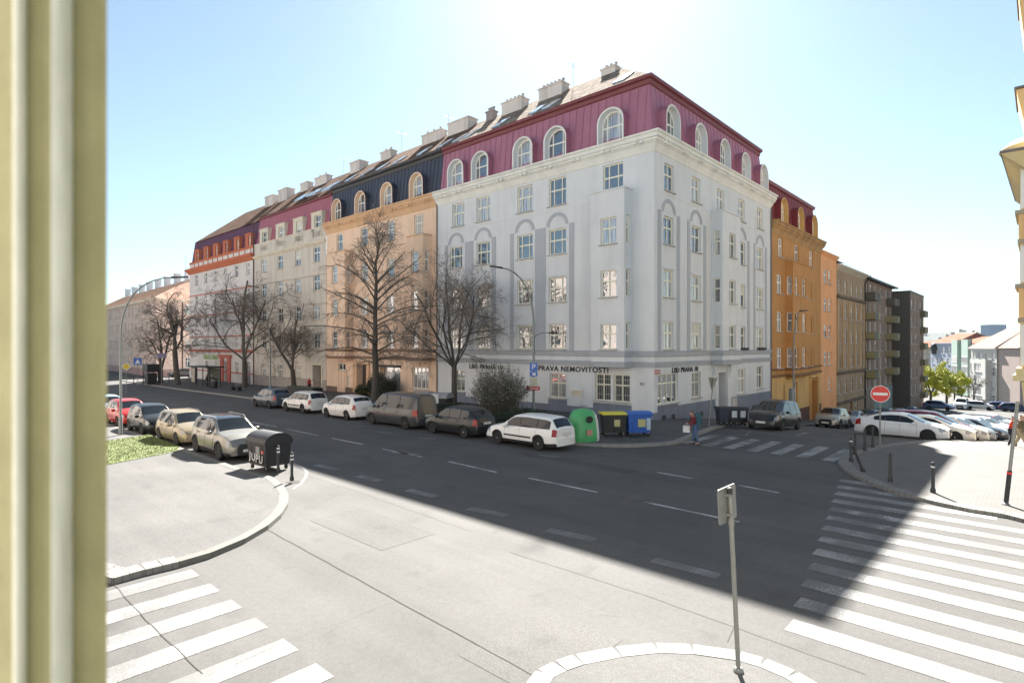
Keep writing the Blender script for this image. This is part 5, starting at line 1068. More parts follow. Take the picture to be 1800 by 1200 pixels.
# ================================================================ VEHICLES
RUB = mat('tyre_rubber', (.018,.018,.019), .85, var=.1); ALU = mat('alloy_rim', (.46,.47,.48), .4, .35, var=.05); RBK = mat('rim_back', (.13,.13,.135), .6, .2, var=0); HUBD = mat('dark_rim', (.06,.06,.065), .4, .5)
CARG = glassmat('car_glass', (.012,.014,.016), (.05,.05,.05), .0, 0., .02); TRIM = mat('black_plastic', (.022,.022,.024), .6, var=.1); LAMPW = mat('headlamp_lens', (.30,.32,.35), .1, .2, var=0); LAMPR = mat('tail_lamp_red', (.30,.012,.012), .25, var=0)
PLT = mat('number_plate_white', (.62,.62,.60), .5, var=0); CHR = mat('chrome_trim', (.5,.5,.52), .15, .9, var=0)
KINDS = {  # length, width, height profile (x from rear to front), belt, wheel radius, wheels x, glass spans
 'hatch': dict(L=4.2, W=1.74, top=[(-2.1,.62),(-2.06,.98),(-1.98,1.06),(-1.62,1.40),(-1.3,1.47),(-.4,1.52),(.2,1.48),(.45,1.42),(1.12,1.02),(1.75,.86),(2.0,.72),(2.1,.55)], belt=(.98,.90), r=.31, wx=(-1.26,1.26), gl=[(-1.5,-.92),(-.86,-.02),(.04,.78)]),
 'wagon': dict(L=4.45, W=1.72, top=[(-2.22,.60),(-2.2,.98),(-2.12,1.04),(-1.86,1.40),(-1.6,1.47),(-.4,1.50),(.2,1.47),(.42,1.42),(1.08,1.0),(1.75,.86),(2.1,.72),(2.22,.55)], belt=(.97,.90), r=.31, wx=(-1.26,1.34), gl=[(-1.85,-1.15),(-1.08,-.12),(-.06,.74)]),
 'sedan': dict(L=4.55, W=1.82, top=[(-2.27,.60),(-2.22,.90),(-2.06,1.03),(-1.8,1.10),(-1.0,1.35),(-.5,1.41),(0,1.42),(.35,1.36),(1.15,.99),(1.85,.84),(2.15,.72),(2.27,.55)], belt=(1.0,.90), r=.33, wx=(-1.34,1.36), gl=[(-1.25,-.72),(-.66,.02),(.08,.72)]),
 'suv': dict(L=4.46, W=1.84, top=[(-2.23,.68),(-2.2,1.10),(-2.1,1.18),(-1.82,1.52),(-1.4,1.62),(-.4,1.65),(.1,1.62),(.36,1.55),(1.0,1.12),(1.75,1.02),(2.12,.88),(2.23,.62)], belt=(1.10,1.03), r=.36, wx=(-1.32,1.35), gl=[(-1.8,-1.22),(-1.14,-.2),(-.13,.68)]),
 'mpv': dict(L=4.8, W=1.9, top=[(-2.4,.62),(-2.38,1.1),(-2.3,1.2),(-2.1,1.58),(-1.8,1.70),(-.4,1.74),(.3,1.70),(.55,1.62),(1.55,1.05),(2.05,.92),(2.32,.75),(2.4,.55)], belt=(1.08,.98), r=.34, wx=(-1.4,1.5), gl=[(-2.05,-1.25),(-1.17,-.15),(-.08,.98)]),
 'van': dict(L=5.2, W=1.9, top=[(-2.6,.62),(-2.59,1.15),(-2.54,1.3),(-2.42,1.82),(-2.2,1.90),(-.5,1.95),(.8,1.92),(1.05,1.82),(1.72,1.18),(2.25,1.04),(2.5,.85),(2.6,.58)], belt=(1.14,1.08), r=.34, wx=(-1.62,1.72), gl=[(-2.25,-1.05),(-.95,.25),(.36,1.32)]),
}
def lerp_prof(P, x):
    if x <= P[0][0]: return P[0][1]
    for (a, b), (c, d) in zip(P, P[1:]):
        if x <= c: return b+(d-b)*(x-a)/(c-a)
    return P[-1][1]
WHEELS = {}
def car(kind, paint, a, b, head, label, metal=.0, group=None, rim=None, roof=None, rails=False, strip=False, cat='car', name='parked_car', dark=1., plate=True):
    K = KINDS[kind]; Lh, Wh = K['L']/2, K['W']/2; r = K['r']; wx = K['wx']; Pm = mat('car_paint_%.2f_%.2f_%.2f' % paint, paint, .3, metal, var=.03, coat=.3, spec=.35)
    ha, hb = math.cos(head), math.sin(head); zs = [gz(a+ha*x-hb*y, b+hb*x+ha*y) for x, y in ((wx[1],0),(wx[0],0),(0,.75),(0,-.75))]
    t = thing(name, a, b, 0, label, cat, group); t['_o'] = (0, 0, 0)
    t.location = W(a, b, (zs[0]+zs[1])/2+.005); pitch = -math.atan2(zs[0]-zs[1], wx[1]-wx[0]); t.rotation_euler = (0, pitch, TH+head)
    gl = K['gl']; key = {-Lh, Lh}|{x for x, z in K['top']}|{v for g_ in gl for v in g_}
    for w_ in wx: key |= {w_+(r+.05)*q for q in (-1.04,-1,-.92,-.75,-.5,-.25,0,.25,.5,.75,.92,1,1.04)}
    x = -Lh
    while x < Lh:
        if min(abs(x-k) for k in key) > .09: key.add(x)
        x += .12
    X = sorted(k for k in key if -Lh <= k <= Lh); X = [x for i, x in enumerate(X) if i == 0 or x-X[i-1] > .012]
    P = K['top']; sill = .20; wb = P[-4][0]; wt = P[-5][0]; rb, rt = P[2][0], P[3][0] if kind != 'sedan' else P[4][0]
    if kind == 'sedan': rb = P[3][0]
    def sec(x):
        e = max(0, (abs(x)-(Lh-.75))/.75); hw = Wh*(1-.20*e**2.2); zt = lerp_prof(P, x); bl = K['belt'][0]+(K['belt'][1]-K['belt'][0])*(x+Lh)/(2*Lh); zb = min(bl, zt-.025)
        zl = sill+(.10*max(0, e-.5))
        for w_ in wx:
            d = r+.05
            if abs(x-w_) < d: zl = max(zl, .31*r/.31+math.sqrt(d*d-(x-w_)**2))
        zl = min(zl, zb-.04); R = []
        for k in range(6):
            q = k/5; z = zl+(zb-zl)*q; zz = (z-sill)/(zb-sill); y = hw*(.955+.045*math.sin(min(1, zz*1.15)*math.pi)-.035*max(0, zz-.75)/.25-.05*max(0, .25-zz)/.25); R.append((y, z))
        h = zt-zb; cab = h > .12; y0 = R[-1][0]
        ins = .34 if kind != 'van' else .2
        if cab:
            R += [(y0-.01-ins*.03, zb+.03), (y0-ins*max(0, h-.06), zt-.075), (y0-ins*h-.03, zt-.02)]; yr = R[-1][0]
        else:
            yr = y0-.06; R += [(y0-.01, zb+h*.3), (y0-.025, zb+h*.7), (yr, zt-.002 if h > .004 else zt)]
        cr = .045 if cab else .05
        R += [(yr*.90, zt+cr*.25), (yr*.6, zt+cr*.7), (yr*.3, zt+cr*.93), (0, zt+cr)]
        return R
    S = [sec(x) for x in X]; bins = {}
    def put(nm, pts, mt):
        if nm not in bins: bins[nm] = (MB(), mt)
        bins[nm][0].poly(pts)
    n = len(S[0])
    for i in range(len(X)-1):
        xm = (X[i]+X[i+1])/2; hh = lerp_prof(P, xm)-(K['belt'][0]+(K['belt'][1]-K['belt'][0])*(xm+Lh)/(2*Lh))
        for k in range(n-1):
            q = [(X[i],)+S[i][k], (X[i+1],)+S[i+1][k], (X[i+1],)+S[i+1][k+1], (X[i],)+S[i][k+1]]; zc = sum(p[2] for p in q)/4
            for sg in (-1, 1):
                pts = [(p[0], p[1]*sg, p[2]) for p in q]; pts = pts if sg < 0 else pts[::-1]
                nm, mt = 'body', Pm
                if k == 6:
                    for gi, (g0, g1) in enumerate(gl):
                        if g0-.001 <= xm <= g1+.001 and hh > .10: nm, mt = 'side_window%d%d' % (gi, sg), CARG
                    if nm == 'body' and hh > .2 and gl[0][0] < xm < gl[-1][1]: nm, mt = 'window_pillar', TRIM
                if k >= 9 and wt-.02 < xm < wb+.02: nm, mt = 'windscreen', CARG
                if k >= 9 and rb+.06 < xm < rt-.03: nm, mt = 'rear_window', CARG
                if k >= 8 and roof and rt < xm < wt: nm, mt = 'roof_panel', roof
                if xm > Lh-.34 and k >= 2 and .58+.1*(kind in ('suv','van')) < zc < .80+.12*(kind in ('suv','van')) and k < 6: nm, mt = 'headlight%d' % sg, LAMPW
                if xm < -Lh+.30 and .72 < zc < 1.02+.08*(kind in ('suv','mpv','van')) and k < 6: nm, mt = 'taillight%d' % sg, LAMPR
                if k == 0 and (kind == 'suv' or strip): nm, mt = 'lower_trim', TRIM
                put(nm, pts, mt)
    for i, sg in ((0, -1), (len(X)-1, 1)):          # end caps in a grid
        x = X[i]; R = S[i]
        for k in range(n-2):
            (y0, z0), (y1, z1) = R[k], R[k+1]; m_ = 6
            for c in range(m_):
                f0, f1 = -1+2*c/m_, -1+2*(c+1)/m_; bow = lambda f: x+sg*.05*(1-f*f)
                q = [(bow(f0), y0*f0, z0), (bow(f1), y0*f1, z0), (bow(f1), y1*f1, z1), (bow(f0), y1*f0, z1)]; zc = (z0+z1)/2
                nm, mt = 'body', Pm
                if sg > 0 and c in (1, 2, 3, 4) and .26 < zc < .64: nm, mt = 'grille', TRIM
                put(nm, q if sg > 0 else q[::-1], mt)
    if kind in ('suv', 'van', 'mpv'): pass
    for nm, (m, mt) in bins.items():
        base = nm.rstrip('-0123456789') if nm != 'body' else nm
        o = m.build(base, mt, t, 42)
    m = MB(); m.box(-Lh+.25, Lh-.25, -Wh+.28, Wh-.28, .17, .62)
    for w_ in wx: m.box(w_-r-.08, w_+r+.08, -Wh+.22, Wh-.22, .25, .66)
    m.build('underbody', TRIM, t)
    if (r, rim) not in WHEELS:                       # wheel lying along y
        m = MB(); m.lathe([(r*.62,-.10),(r*.93,-.105),(r,-.07),(r,.07),(r*.93,.105),(r*.62,.10),(r*.60,.05),(r*.60,-.05)], 24, axis='y'); o = m.build('wheel', RUB, None, 40); tm = o.data; bpy.data.objects.remove(o)
        m = MB(); rm = rim or ALU; m.lathe([(r*.66,-.095),(r*.62,-.075),(r*.60,-.03),(.05,-.035)], 24, axis='y')
        m.k = 1; m.lathe([(r*.58,-.045),(.02,-.05)], 20, axis='y'); m.k = 0
        for s in range(6):
            an = s*math.pi/3; c, d = math.cos(an), math.sin(an); w0, w1 = .045, .028
            P4 = [(c*.04-d*w0,-.075,d*.04+c*w0),(c*.04+d*w0,-.075,d*.04-c*w0),(c*r*.63+d*w1,-.088,d*r*.63-c*w1),(c*r*.63-d*w1,-.088,d*r*.63+c*w1)]
            m.poly(P4); B4 = [(p[0], -.045, p[2]) for p in P4]
            for q in range(4): j = (q+1) % 4; m.poly([P4[q], P4[j], B4[j], B4[q]])
        m.lathe([(.055,-.095),(.05,-.10),(.01,-.10)], 10, axis='y')
        o = m.build('rim', [rm, RBK if rm is ALU else TRIM], None); WHEELS[(r, rim)] = (tm, o.data); bpy.data.objects.remove(o)
    tm, rm_ = WHEELS[(r, rim)]
    for w_ in wx:
        for sg in (-1, 1):
            M = Matrix.Translation((w_, sg*(Wh-.115), r)) @ (Matrix.Rotation(math.pi, 4, 'Z') if sg > 0 else Matrix.Identity(4))
            o = obj('wheel', tm, t, M); obj('rim', rm_, o)
    xm = gl[-1][1]-.02; zm = K['belt'][1]+.06
    for sg in (-1, 1):
        m = MB(); m.lathe([(.02,-.11),(.07,-.09),(.085,0),(.07,.09),(.02,.11)], 10, (xm, sg*(Wh+.07), zm), 'y'); m.build('wing_mirror', Pm if sg else TRIM, t, 60)
        m = MB()
        for g0, g1 in gl[-2:]: m.box(g0+.06, g0+.22, sg*(Wh-.012)-.014, sg*(Wh-.012)+.014, K['belt'][0]-.15, K['belt'][0]-.115)
        m.build('door_handle', Pm, t)
        m = MB()                                         # shut lines
        for x in (gl[-1][1]+.12, gl[-1][0]-.03, gl[-2][0]-.02):
            if kind == 'van' and x < 0: x = gl[-2][0]
            pts = []
            for z in (.28, .4, .55, .7, .85, K['belt'][0]-.05):
                R = sec(x); y = R[0][0]
                for (ya, za), (yb, zb_) in zip(R, R[1:6]):
                    if za <= z <= zb_: y = ya+(yb-ya)*(z-za)/max(1e-4, zb_-za)
                pts.append((x, sg*(y+.0015), z))
            m.tube(pts, .006, 4)
        if strip: m.box(wx[0]+r+.15, wx[1]-r-.15, sg*(Wh-.005)-.012, sg*(Wh-.005)+.012, .50, .57)
        m.build('door_seam', TRIM, t)
        if rails: m = MB(); R = sec(0); m.tube([(-1.6, sg*(R[8][0]-.02), R[8][1]-.02),(-1.4, sg*(R[8][0]-.02), R[8][1]+.07),(.2, sg*(R[8][0]-.02), R[8][1]+.07),(.4, sg*(R[8][0]-.02), R[8][1])], .015, 6); m.build('roof_rail', CHR, t)
    for x, sg in ((-Lh-.055, -1), (Lh+.055, 1)):
        z = .78 if sg < 0 else .42; m = MB(); m.box(min(x, x+sg*.012), max(x, x+sg*.012), -.26, .26, z-.055, z+.055)
        if plate: m.build('number_plate', PLT, t)
    m = MB(); m.box(Lh+.01, Lh+.062, -.4, .4, .60, .70); m.build('upper_grille', TRIM, t)
    return t
HB, HMB, HMA = math.pi/2, -math.pi/2, math.pi      # heading +b, -b, -a
GK = 'cars parked along the near kerb'; GF = 'cars parked along the far kerb'; GS = 'cars parked on the side street'; GL_ = 'cars parked nose out on the plaza'
car('suv', (.27,.255,.225), -22.15, 8.72, HMB, 'champagne silver crossover with a black roof behind the big black container', .5, GK, roof=mat('black_roof', (.02,.02,.022), .15, var=0, coat=.6), rails=True)
car('wagon', (.30,.245,.16), -22.2, 14.0, HMB, 'beige estate car with roof rails between the silver crossover and the dark hatchback', .4, GK, rails=True)
car('hatch', (.02,.02,.021), -22.2, 19.5, HMB, 'dark brown grey hatchback between the beige estate and the red car', .4, GK)
car('hatch', (.45,.03,.025), -22.2, 24.5, HMB, 'red hatchback half hidden behind the window jamb', .1, GK)
car('hatch', (.30,.42,.55), -22.2, 29.6, HMB, 'pale blue car behind the red one, next to the window jamb', .3, GK)
car('hatch', (.085,.10,.12), -11.4, 28.0, HB, 'blue grey hatchback at the left end of the far row', .4, GF)
car('wagon', (.72,.71,.68), -11.4, 22.6, HB, 'white estate car between the blue grey and the white hatchback', .0, GF, strip=True)
car('hatch', (.74,.73,.70), -11.45, 16.6, HB, 'white hatchback parked directly in front of the grey van', .0, GF)
car('van', (.075,.08,.085), -11.45, 10.6, HB, 'dark grey passenger van, the longest in the far row', .4, GF, cat='van', name='parked_van')
car('hatch', (.022,.026,.03), -11.4, 5.4, HB, 'black hatchback between the grey van and the white estate at the corner', .2, GF)
car('wagon', (.78,.77,.75), -11.45, .33, HB, 'white small estate car beside the green glass bank, nearest of the far row', .0, GF, strip=True)
car('mpv', (.035,.035,.038), 4.1, -5.85, HMA, 'dark people carrier parked beside the grey corner building', .3, GS)
car('suv', (.33,.32,.29), 21.0, -4.9, HMA, 'silver off roader parked in front of the orange building', .5, GS)
car('sedan', (.36,.37,.38), 27.6, -4.9, HMA, 'silver saloon directly behind the silver off roader', .5, GS)
car('hatch', (.04,.045,.06), 34.5, -4.9, HMA, 'dark blue car behind the silver saloon, left of the no entry sign', .3, GS)
for i, (c, lb) in enumerate((((.05,.05,.055),'black car further down the side street past the dark blue one'),((.45,.45,.44),'grey car before the blank walled block on the side street'),((.06,.10,.2),'blue car at the foot of the blank walled block'))):
    car(('hatch','sedan','wagon')[i], c, 42+7.5*i, -4.9-.1*i, HMA, lb, .3, GS)
lot = [('sedan',(.66,.67,.68),8.0,-13.95,'white sloping roof saloon nearest the plaza bollards'),('sedan',(.72,.71,.69),10.9,-14.9,'white saloon second in the plaza row'),('mpv',(.16,.015,.035),13.7,-14.7,'burgundy people carrier third in the plaza row'),
 ('hatch',(.70,.70,.68),16.4,-15.2,'white hatchback right behind the burgundy people carrier'),('hatch',(.30,.31,.32),19.1,-15.4,'mid grey hatchback fifth in the plaza row'),('wagon',(.035,.04,.055),21.8,-16.0,'navy estate with its nose furthest out in the plaza row'),
 ('hatch',(.62,.61,.58),24.5,-15.9,'white hatchback just past the navy estate'),('suv',(.50,.42,.36),27.3,-15.9,'pale copper off roader further up the plaza row'),('hatch',(.42,.43,.44),30.0,-15.9,'silver hatchback past the copper off roader'),
 ('wagon',(.10,.14,.22),32.8,-15.9,'blue estate in the far half of the plaza row'),('hatch',(.68,.68,.67),35.6,-15.9,'white hatchback in the far half of the plaza row'),('suv',(.12,.12,.12),38.4,-15.9,'dark grey off roader in the far half of the plaza row'),
 ('hatch',(.40,.05,.04),41.2,-15.9,'red hatchback near the far end of the plaza row'),('wagon',(.60,.60,.60),44.0,-15.9,'light silver estate near the far end of the plaza row'),('hatch',(.55,.56,.58),46.8,-15.9,'pale grey hatchback at the far end of the plaza row')]
for k, c, a, nb, lb in lot: car(k, c, a, nb+KINDS[k]['L']/2, HMB, lb, .2 if c[0] < .6 else 0, GL_, rim=HUBD if a == 8.0 else None)
a, b = ray(1690, 719); car('van', (.72,.72,.71), a, b, HMA, 'white van coming up the far end of the side street', 0, cat='van', name='parked_van')
for (u, v), c, lb in (((1762,722),(.03,.06,.16),'dark blue car far down the street left of the yellow house'),((1722,720),(.65,.65,.64),'white car far down the street in front of the white house'),((1785,724),(.03,.05,.12),'dark blue car far down the street at the yellow house corner'),((1650,720),(.10,.16,.28),'blue car far down the street under the yellow green tree')):
    a, b = ray(u, v); car('hatch', c, a, b, HMB, lb, .2, 'cars far down the side street')
# ================================================================ CONTAINERS AND STREET FURNITURE
def container(a, b, rot, label, body, lid, sz=(1.37, .95, 1.05), dome=True, name='waste_container', marks_=0, stk=None):
    t = thing(name, a, b, gz(a, b)+(.12 if not marks_ == 2 else 0), label, 'container', None, rot); t['_o'] = (0,0,0); L_, D_, H_ = sz; bm_ = mat('bin_%.2f_%.2f_%.2f' % body, body, .55, var=.12, scale=3); lm = mat('bin_%.2f_%.2f_%.2f' % lid, lid, .5, var=.12, scale=3)
    m = MB(); z0 = .2; tp = .06
    A = [(-L_/2+tp,-D_/2+tp,z0),(L_/2-tp,-D_/2+tp,z0),(L_/2-tp,D_/2-tp,z0),(-L_/2+tp,D_/2-tp,z0)]; B = [(-L_/2,-D_/2,H_),(L_/2,-D_/2,H_),(L_/2,D_/2,H_),(-L_/2,D_/2,H_)]
    m.poly(A[::-1]); m.poly(B)
    for i in range(4): j = (i+1) % 4; m.poly([A[i], A[j], B[j], B[i]])
    m.box(-L_/2-.04, L_/2+.04, -D_/2-.04, D_/2+.04, H_-.07, H_+.0)
    for x in (-.3, 0, .3): m.box(x*L_-.02, x*L_+.02, -D_/2-.0, -D_/2+.05, .3, H_-.08)
    m.build('body', bm_, t)
    m = MB(); n = 10
    for i in range(n):
        t0, t1 = math.pi*i/n, math.pi*(i+1)/n; f = lambda q: (-math.cos(q)*(D_/2+.05), H_+.01+(math.sin(q)*.36 if dome else .10*math.sin(q)**.4))
        (y0, q0), (y1, q1) = f(t0), f(t1); m.poly([(-L_/2-.05,y0,q0),(L_/2+.05,y0,q0),(L_/2+.05,y1,q1),(-L_/2-.05,y1,q1)])
        for x in (-L_/2-.05, L_/2+.05): m.poly([(x,y0,q0),(x,y1,q1),(x,y1,H_),(x,y0,H_)])
    m.build('lid', lm, t, 30)
    for x in (-L_/2+.14, L_/2-.14):
        for y in (-D_/2+.14, D_/2-.14): m = MB(); m.lathe([(.04,-.03),(.09,-.03),(.1,0),(.09,.03),(.04,.03)], 12, (x, y, .1), 'y'); m.build('caster', RUB, t); m = MB(); m.box(x-.03, x+.03, y-.05, y+.05, .12, .22); m.build('caster_fork', GALV, t)
    if stk:
        for (x, z, w_, h_, c) in stk: m = MB(); m.box(x-w_/2, x+w_/2, -D_/2-.012, -D_/2+.03, z-h_/2, z+h_/2); m.build('sticker', mat('sticker_%.1f_%.1f' % c[:2], c, .5, var=.2, scale=12), t)
    for x in (-L_/2-.05, L_/2+.05): m = MB(); m.tube([(x,-.12,H_-.12),(x+(.05 if x > 0 else -.05),-.12,H_-.12),(x+(.05 if x > 0 else -.05),.12,H_-.12),(x,.12,H_-.12)], .018, 6); m.build('handle', bm_, t)
    return t
BLK = (.022,.022,.025)
c0 = container(-22.35, 4.15, -math.pi/2+.08, 'large black domed container with graffiti at the kerb end', BLK, BLK, (1.36, 1.05, 1.08), True, stk=[(.45,.75,.12,.12,(.6,.12,.1)),(.12,.78,.26,.3,(.25,.25,.25))])
c0.location.z = gz(-22.3, 4)+.02
for i, (s_, x, z) in enumerate((('J', -.42, .55), ('U', -.18, .5), ('PU', .25, .46))):
    me = text(s_, .42, mat('white_spray', (.6,.6,.58), .7, var=.1), .002, .004, 'graffiti'); obj('graffiti', me, c0, Matrix.Translation((x, -1.05/2+.02-.035, z)))
q = plate(FR(), 0, 0, .01, .01, (.6,.6,.6), 'x') if False else None
container(-6.9, -1.45, -.75, 'black container with a yellow lid between the green glass bank and the blue container', BLK, (.68,.60,.04), (1.2,.9,1.12), False, stk=[(.1,.7,.3,.35,(.45,.42,.2))])
container(-6.0, -2.35, -.75, 'bright blue paper container right of the yellow lidded one', (.02,.10,.42), (.02,.12,.48), (1.2,.9,1.15), False, stk=[(.1,.7,.4,.4,(.5,.42,.38)),(.45,.65,.2,.6,(.4,.5,.6))])
for a, b, lb in ((-6.6,12.6,'black container under a white lid left of the vase shaped tree trunk'),(-6.6,14.6,'black container with a raised pale lid behind the grey van')):
    t = container(a, b, -1.2, lb, BLK, (.30,.31,.32), (1.3,1.0,1.1), True)
    m = MB(); m.box(-.5, .1, -.58, -.5, .75, 1.4); m.build('white_sheet', mat('white_sheet', (.6,.6,.62), .8), t)
for i, (u, lb) in enumerate(((1266,'dark blue grey bin box nearest the give way sign'),(1283,'black bin with a white notice beside the grey building'),(1298,'black bin with a white notice next to the people carrier'))):
    a, b = ray(u, 751); container(a+.3, b, -1.57 if False else -.8, lb, (.03,.035,.06) if i == 0 else BLK, BLK, (.62,.75,1.0), False, name='wheeled_bin', stk=None if i == 0 else [(0,.7,.3,.4,(.5,.55,.6))])
# green glass bank
a, b = ray(1028, 778); t = thing('glass_bank', a, b+.1, gz(a, b)+.1, 'green dome shaped glass recycling bank with a white right hand panel', 'container', None, -.5); t['_o'] = (0,0,0)
GRN = mat('bank_green', (.075,.37,.135), .45, var=.18, scale=2.5); GRW = mat('bank_white', (.60,.62,.60), .5, var=.15, scale=6)
m = MB(); n = 24; prof = [(.74,0),(.78,.12),(.76,.5),(.70,1.0),(.62,1.3),(.45,1.5),(.15,1.58),(.02,1.59)]; rings = []
for r_r, h in prof: rings.append([(abs(math.cos(6.2832*k/n))**.75*math.copysign(1, math.cos(6.2832*k/n))*r_r, abs(math.sin(6.2832*k/n))**.75*math.copysign(1, math.sin(6.2832*k/n))*r_r*.85, h) for k in range(n)])
for A, B in zip(rings, rings[1:]):
    for k in range(n):
        j = (k+1) % n; m.k = 1 if (A[k][0]+A[j][0])/2 > .44 and A[k][1] < .7 else 0; m.poly([A[k], A[j], B[j], B[k]])
m.build('body', [GRN, GRW], t, 40)
m = MB(); m.lathe([(.17,0),(.17,.06),(.13,.06),(.12,.02)], 16, (0,-.74,1.12), 'y'); m.build('bottle_hole', TRIM, t); m = MB(); m.box(-.15,.15,-.72,-.66,.35,.62); m.build('sticker', mat('sticker_red_white', (.5,.25,.2), .5, var=.4, scale=15), t); m = MB(); m.tube([(-.2,0,1.58),(-.2,0,1.72),(.2,0,1.72),(.2,0,1.58)], .02, 6); m.build('lifting_hook', GALV, t)
# bollards
def bollard(a, b, h, label, tilt=(0, 0), band=True, flag=0, group='dark bollards round the plaza corner', r=.052):
    t = thing('bollard', a, b, gz(a, b)+.09, label, 'bollard', group); t['_o'] = (0,0,0); t.rotation_euler = (tilt[0], tilt[1], TH)
    m = MB(); m.lathe([(r*1.45,0),(r*1.45,.12),(r,.16),(r*.92,h-.06),(r*.7,h-.01),(.01,h)], 14, (0,0,0)); m.build('post', DARK, t, 50)
    if band:
        for z in ((h-.18,) if not flag else (h-.14, h-.27)): m = MB(); m.lathe([(r*.96,z),(r*1.02,z+.002),(r*1.02,z+.05),(r*.96,z+.052)], 14); m.build('reflective_band', mat('band_white', (.6,.6,.6), .4, var=0), t)
for u, v, lb, tl in ((1496,815,'upright bollard at the tip of the plaza corner',(0,0)),(1520,796,'bollard in front of the white saloon wheel, left one',(0,0)),(1534,790,'bollard in front of the white saloon wheel, right one',(0,0)),(1565,851,'bollard standing in the middle of the cobbled edge in shade',(0,0)),(1640,871,'bollard on the shadow edge with a small bright cap',(0,0))):
    bollard(*ray(u, v), .98, lb, tl, u in (1496, 1640))
bollard(*ray(1518, 833), 1.05, 'knocked bollard leaning far over to the left', (0, 0), False); bpy.data.objects[[o.name for o in COL.objects if o.get('label') == 'knocked bollard leaning far over to the left'][0]].rotation_euler = (0, -.40, 0)
bollard(*ray(1503, 803), .95, 'tall thin bollard behind the leaning one', (0, 0), False)
for u, v, lb in ((489,833,'striped bollard touching the black container'),(513,849,'striped bollard inside the white painted arc')):
    a, b = ray(u, v); bollard(a, b, .98, lb, (0,0), True, 1, 'striped bollards by the black container', .05)
def pole(name, a, b, h, label, cat, r=.035, tilt=(0,0), mt=GALV, group=None, base=None):
    t = thing(name, a, b, gz(a, b)+.1, label, cat, group); t['_o'] = (0,0,0); t.rotation_euler = (tilt[0], tilt[1], TH)
    m = MB(); m.tube([(0,0,-.1),(0,0,h)], r, 12); m.build('pole', mt, t, 60)
    m = MB(); m.lathe([(r*2.2,-.05),(r*2.2,.03),(r*1.3,.06)], 12); m.build('base', mt, t); return t
def signplate(t, z, shape, w_, h_, face, back, yaw=0., off_=.05, txt=None, mk=None, nm='sign_plate'):
    """flat plate facing local -y after turning by yaw"""
    Mx = Matrix.Translation((0, 0, z)) @ Matrix.Rotation(yaw, 4, 'Z') @ Matrix.Translation((0, -off_, 0))
    if shape == 'disc': P = [(w_/2*math.cos(6.2832*k/32), w_/2*math.sin(6.2832*k/32)) for k in range(32)]
    elif shape == 'tri': P = [(-w_/2, h_/2), (0, -h_/2), (w_/2, h_/2)]
    elif shape == 'dia': P = [(0,-h_/2),(w_/2,0),(0,h_/2),(-w_/2,0)]
    else:
        P = []; c = min(w_, h_)*.08
        for cx2, cy2, t0 in ((w_/2-c,-h_/2+c,-90),(w_/2-c,h_/2-c,0),(-w_/2+c,h_/2-c,90),(-w_/2+c,-h_/2+c,180)): P += [(cx2+c*math.cos(math.radians(t0+30*k)), cy2+c*math.sin(math.radians(t0+30*k))) for k in range(4)]
    m = MB(Mx); n = len(P); m.k = 0; m.poly([(x,-.006,y) for x, y in P]); m.k = 1; m.poly([(x,.006,y) for x, y in P][::-1])
    for k in range(n): j = (k+1) % n; m.poly([(P[k][0],-.006,P[k][1]),(P[j][0],-.006,P[j][1]),(P[j][0],.006,P[j][1]),(P[k][0],.006,P[k][1])])
    o = m.build(nm, [face, back], t)
    if mk:
        for i, (pts, mt2) in enumerate(mk):
            m = MB(Mx); m.poly([(x, -.0075-.001*i, y) for x, y in pts]); m.build('sign_symbol', mt2, o)
    if txt:
        for s_, x, y, sz, mt2 in txt: me = text(s_, sz, mt2, .001, .0, 'sign_text'); obj('sign_text', me, o, Mx @ Matrix.Translation((x, -.0095, y)))
    m = MB(Mx)
    for zz in (-h_*.28, h_*.28): m.box(-.05, .05, .007, off_+.03, zz-.02, zz+.02)
    m.build('bracket', GALV, t); return o
SW = mat('sign_white', (.70,.70,.69), .4, var=.03); SR = mat('sign_red', (.62,.02,.02), .35, var=.02); SB = mat('sign_blue', (.02,.12,.48), .35, var=.02); SY = mat('sign_yellow', (.65,.48,.03), .4, var=.02)
rect = lambda w_, h_, x=0, y=0: [(x-w_/2, y-h_/2), (x+w_/2, y-h_/2), (x+w_/2, y+h_/2), (x-w_/2, y+h_/2)]
disc = lambda r_: [(r_*math.cos(6.2832*k/32), r_*math.sin(6.2832*k/32)) for k in range(32)]
TOCAM = lambda a, b: math.atan2(cam_ab[1]-b, cam_ab[0]-a)+math.pi/2
cam_ab = AB(0, 0)
# no entry sign on the plaza edge
a, b = ray(1547, 787); t = pole('no_entry_sign', a, b, 2.75, 'round red no entry sign with a white bar on a grey post', 'sign', .035)
signplate(t, 2.42, 'disc', .78, .7, SW, GALV, TOCAM(a, b)+.12, mk=[(disc(.365), SR), (rect(.58, .12), SW)])
# grey sign seen from behind in the foreground
a, b = ray(1298, 1192); t = pole('road_sign', a, b, 2.62, 'grey steel sign post in the foreground, its square plate seen from behind', 'sign', .033, (0, -.0))
t.rotation_euler = Vector((0,0,0)); lean = Matrix.Rotation(-.055, 4, 'Y') @ Matrix.Rotation(.02, 4, 'X'); t.rotation_euler = lean.to_euler()
signplate(t, 2.40, 'rect', .50, .50, SB, GALV, math.pi+.7235, .05)
m = MB(); m.lathe([(.038,2.55),(.04,2.63),(.02,2.645)], 12); m.build('pole_cap', TRIM, t); m = MB(); m.lathe([(.036,2.1),(.043,2.11),(.043,2.2),(.036,2.21)], 12); m.build('pole_clamp', GALV, t)
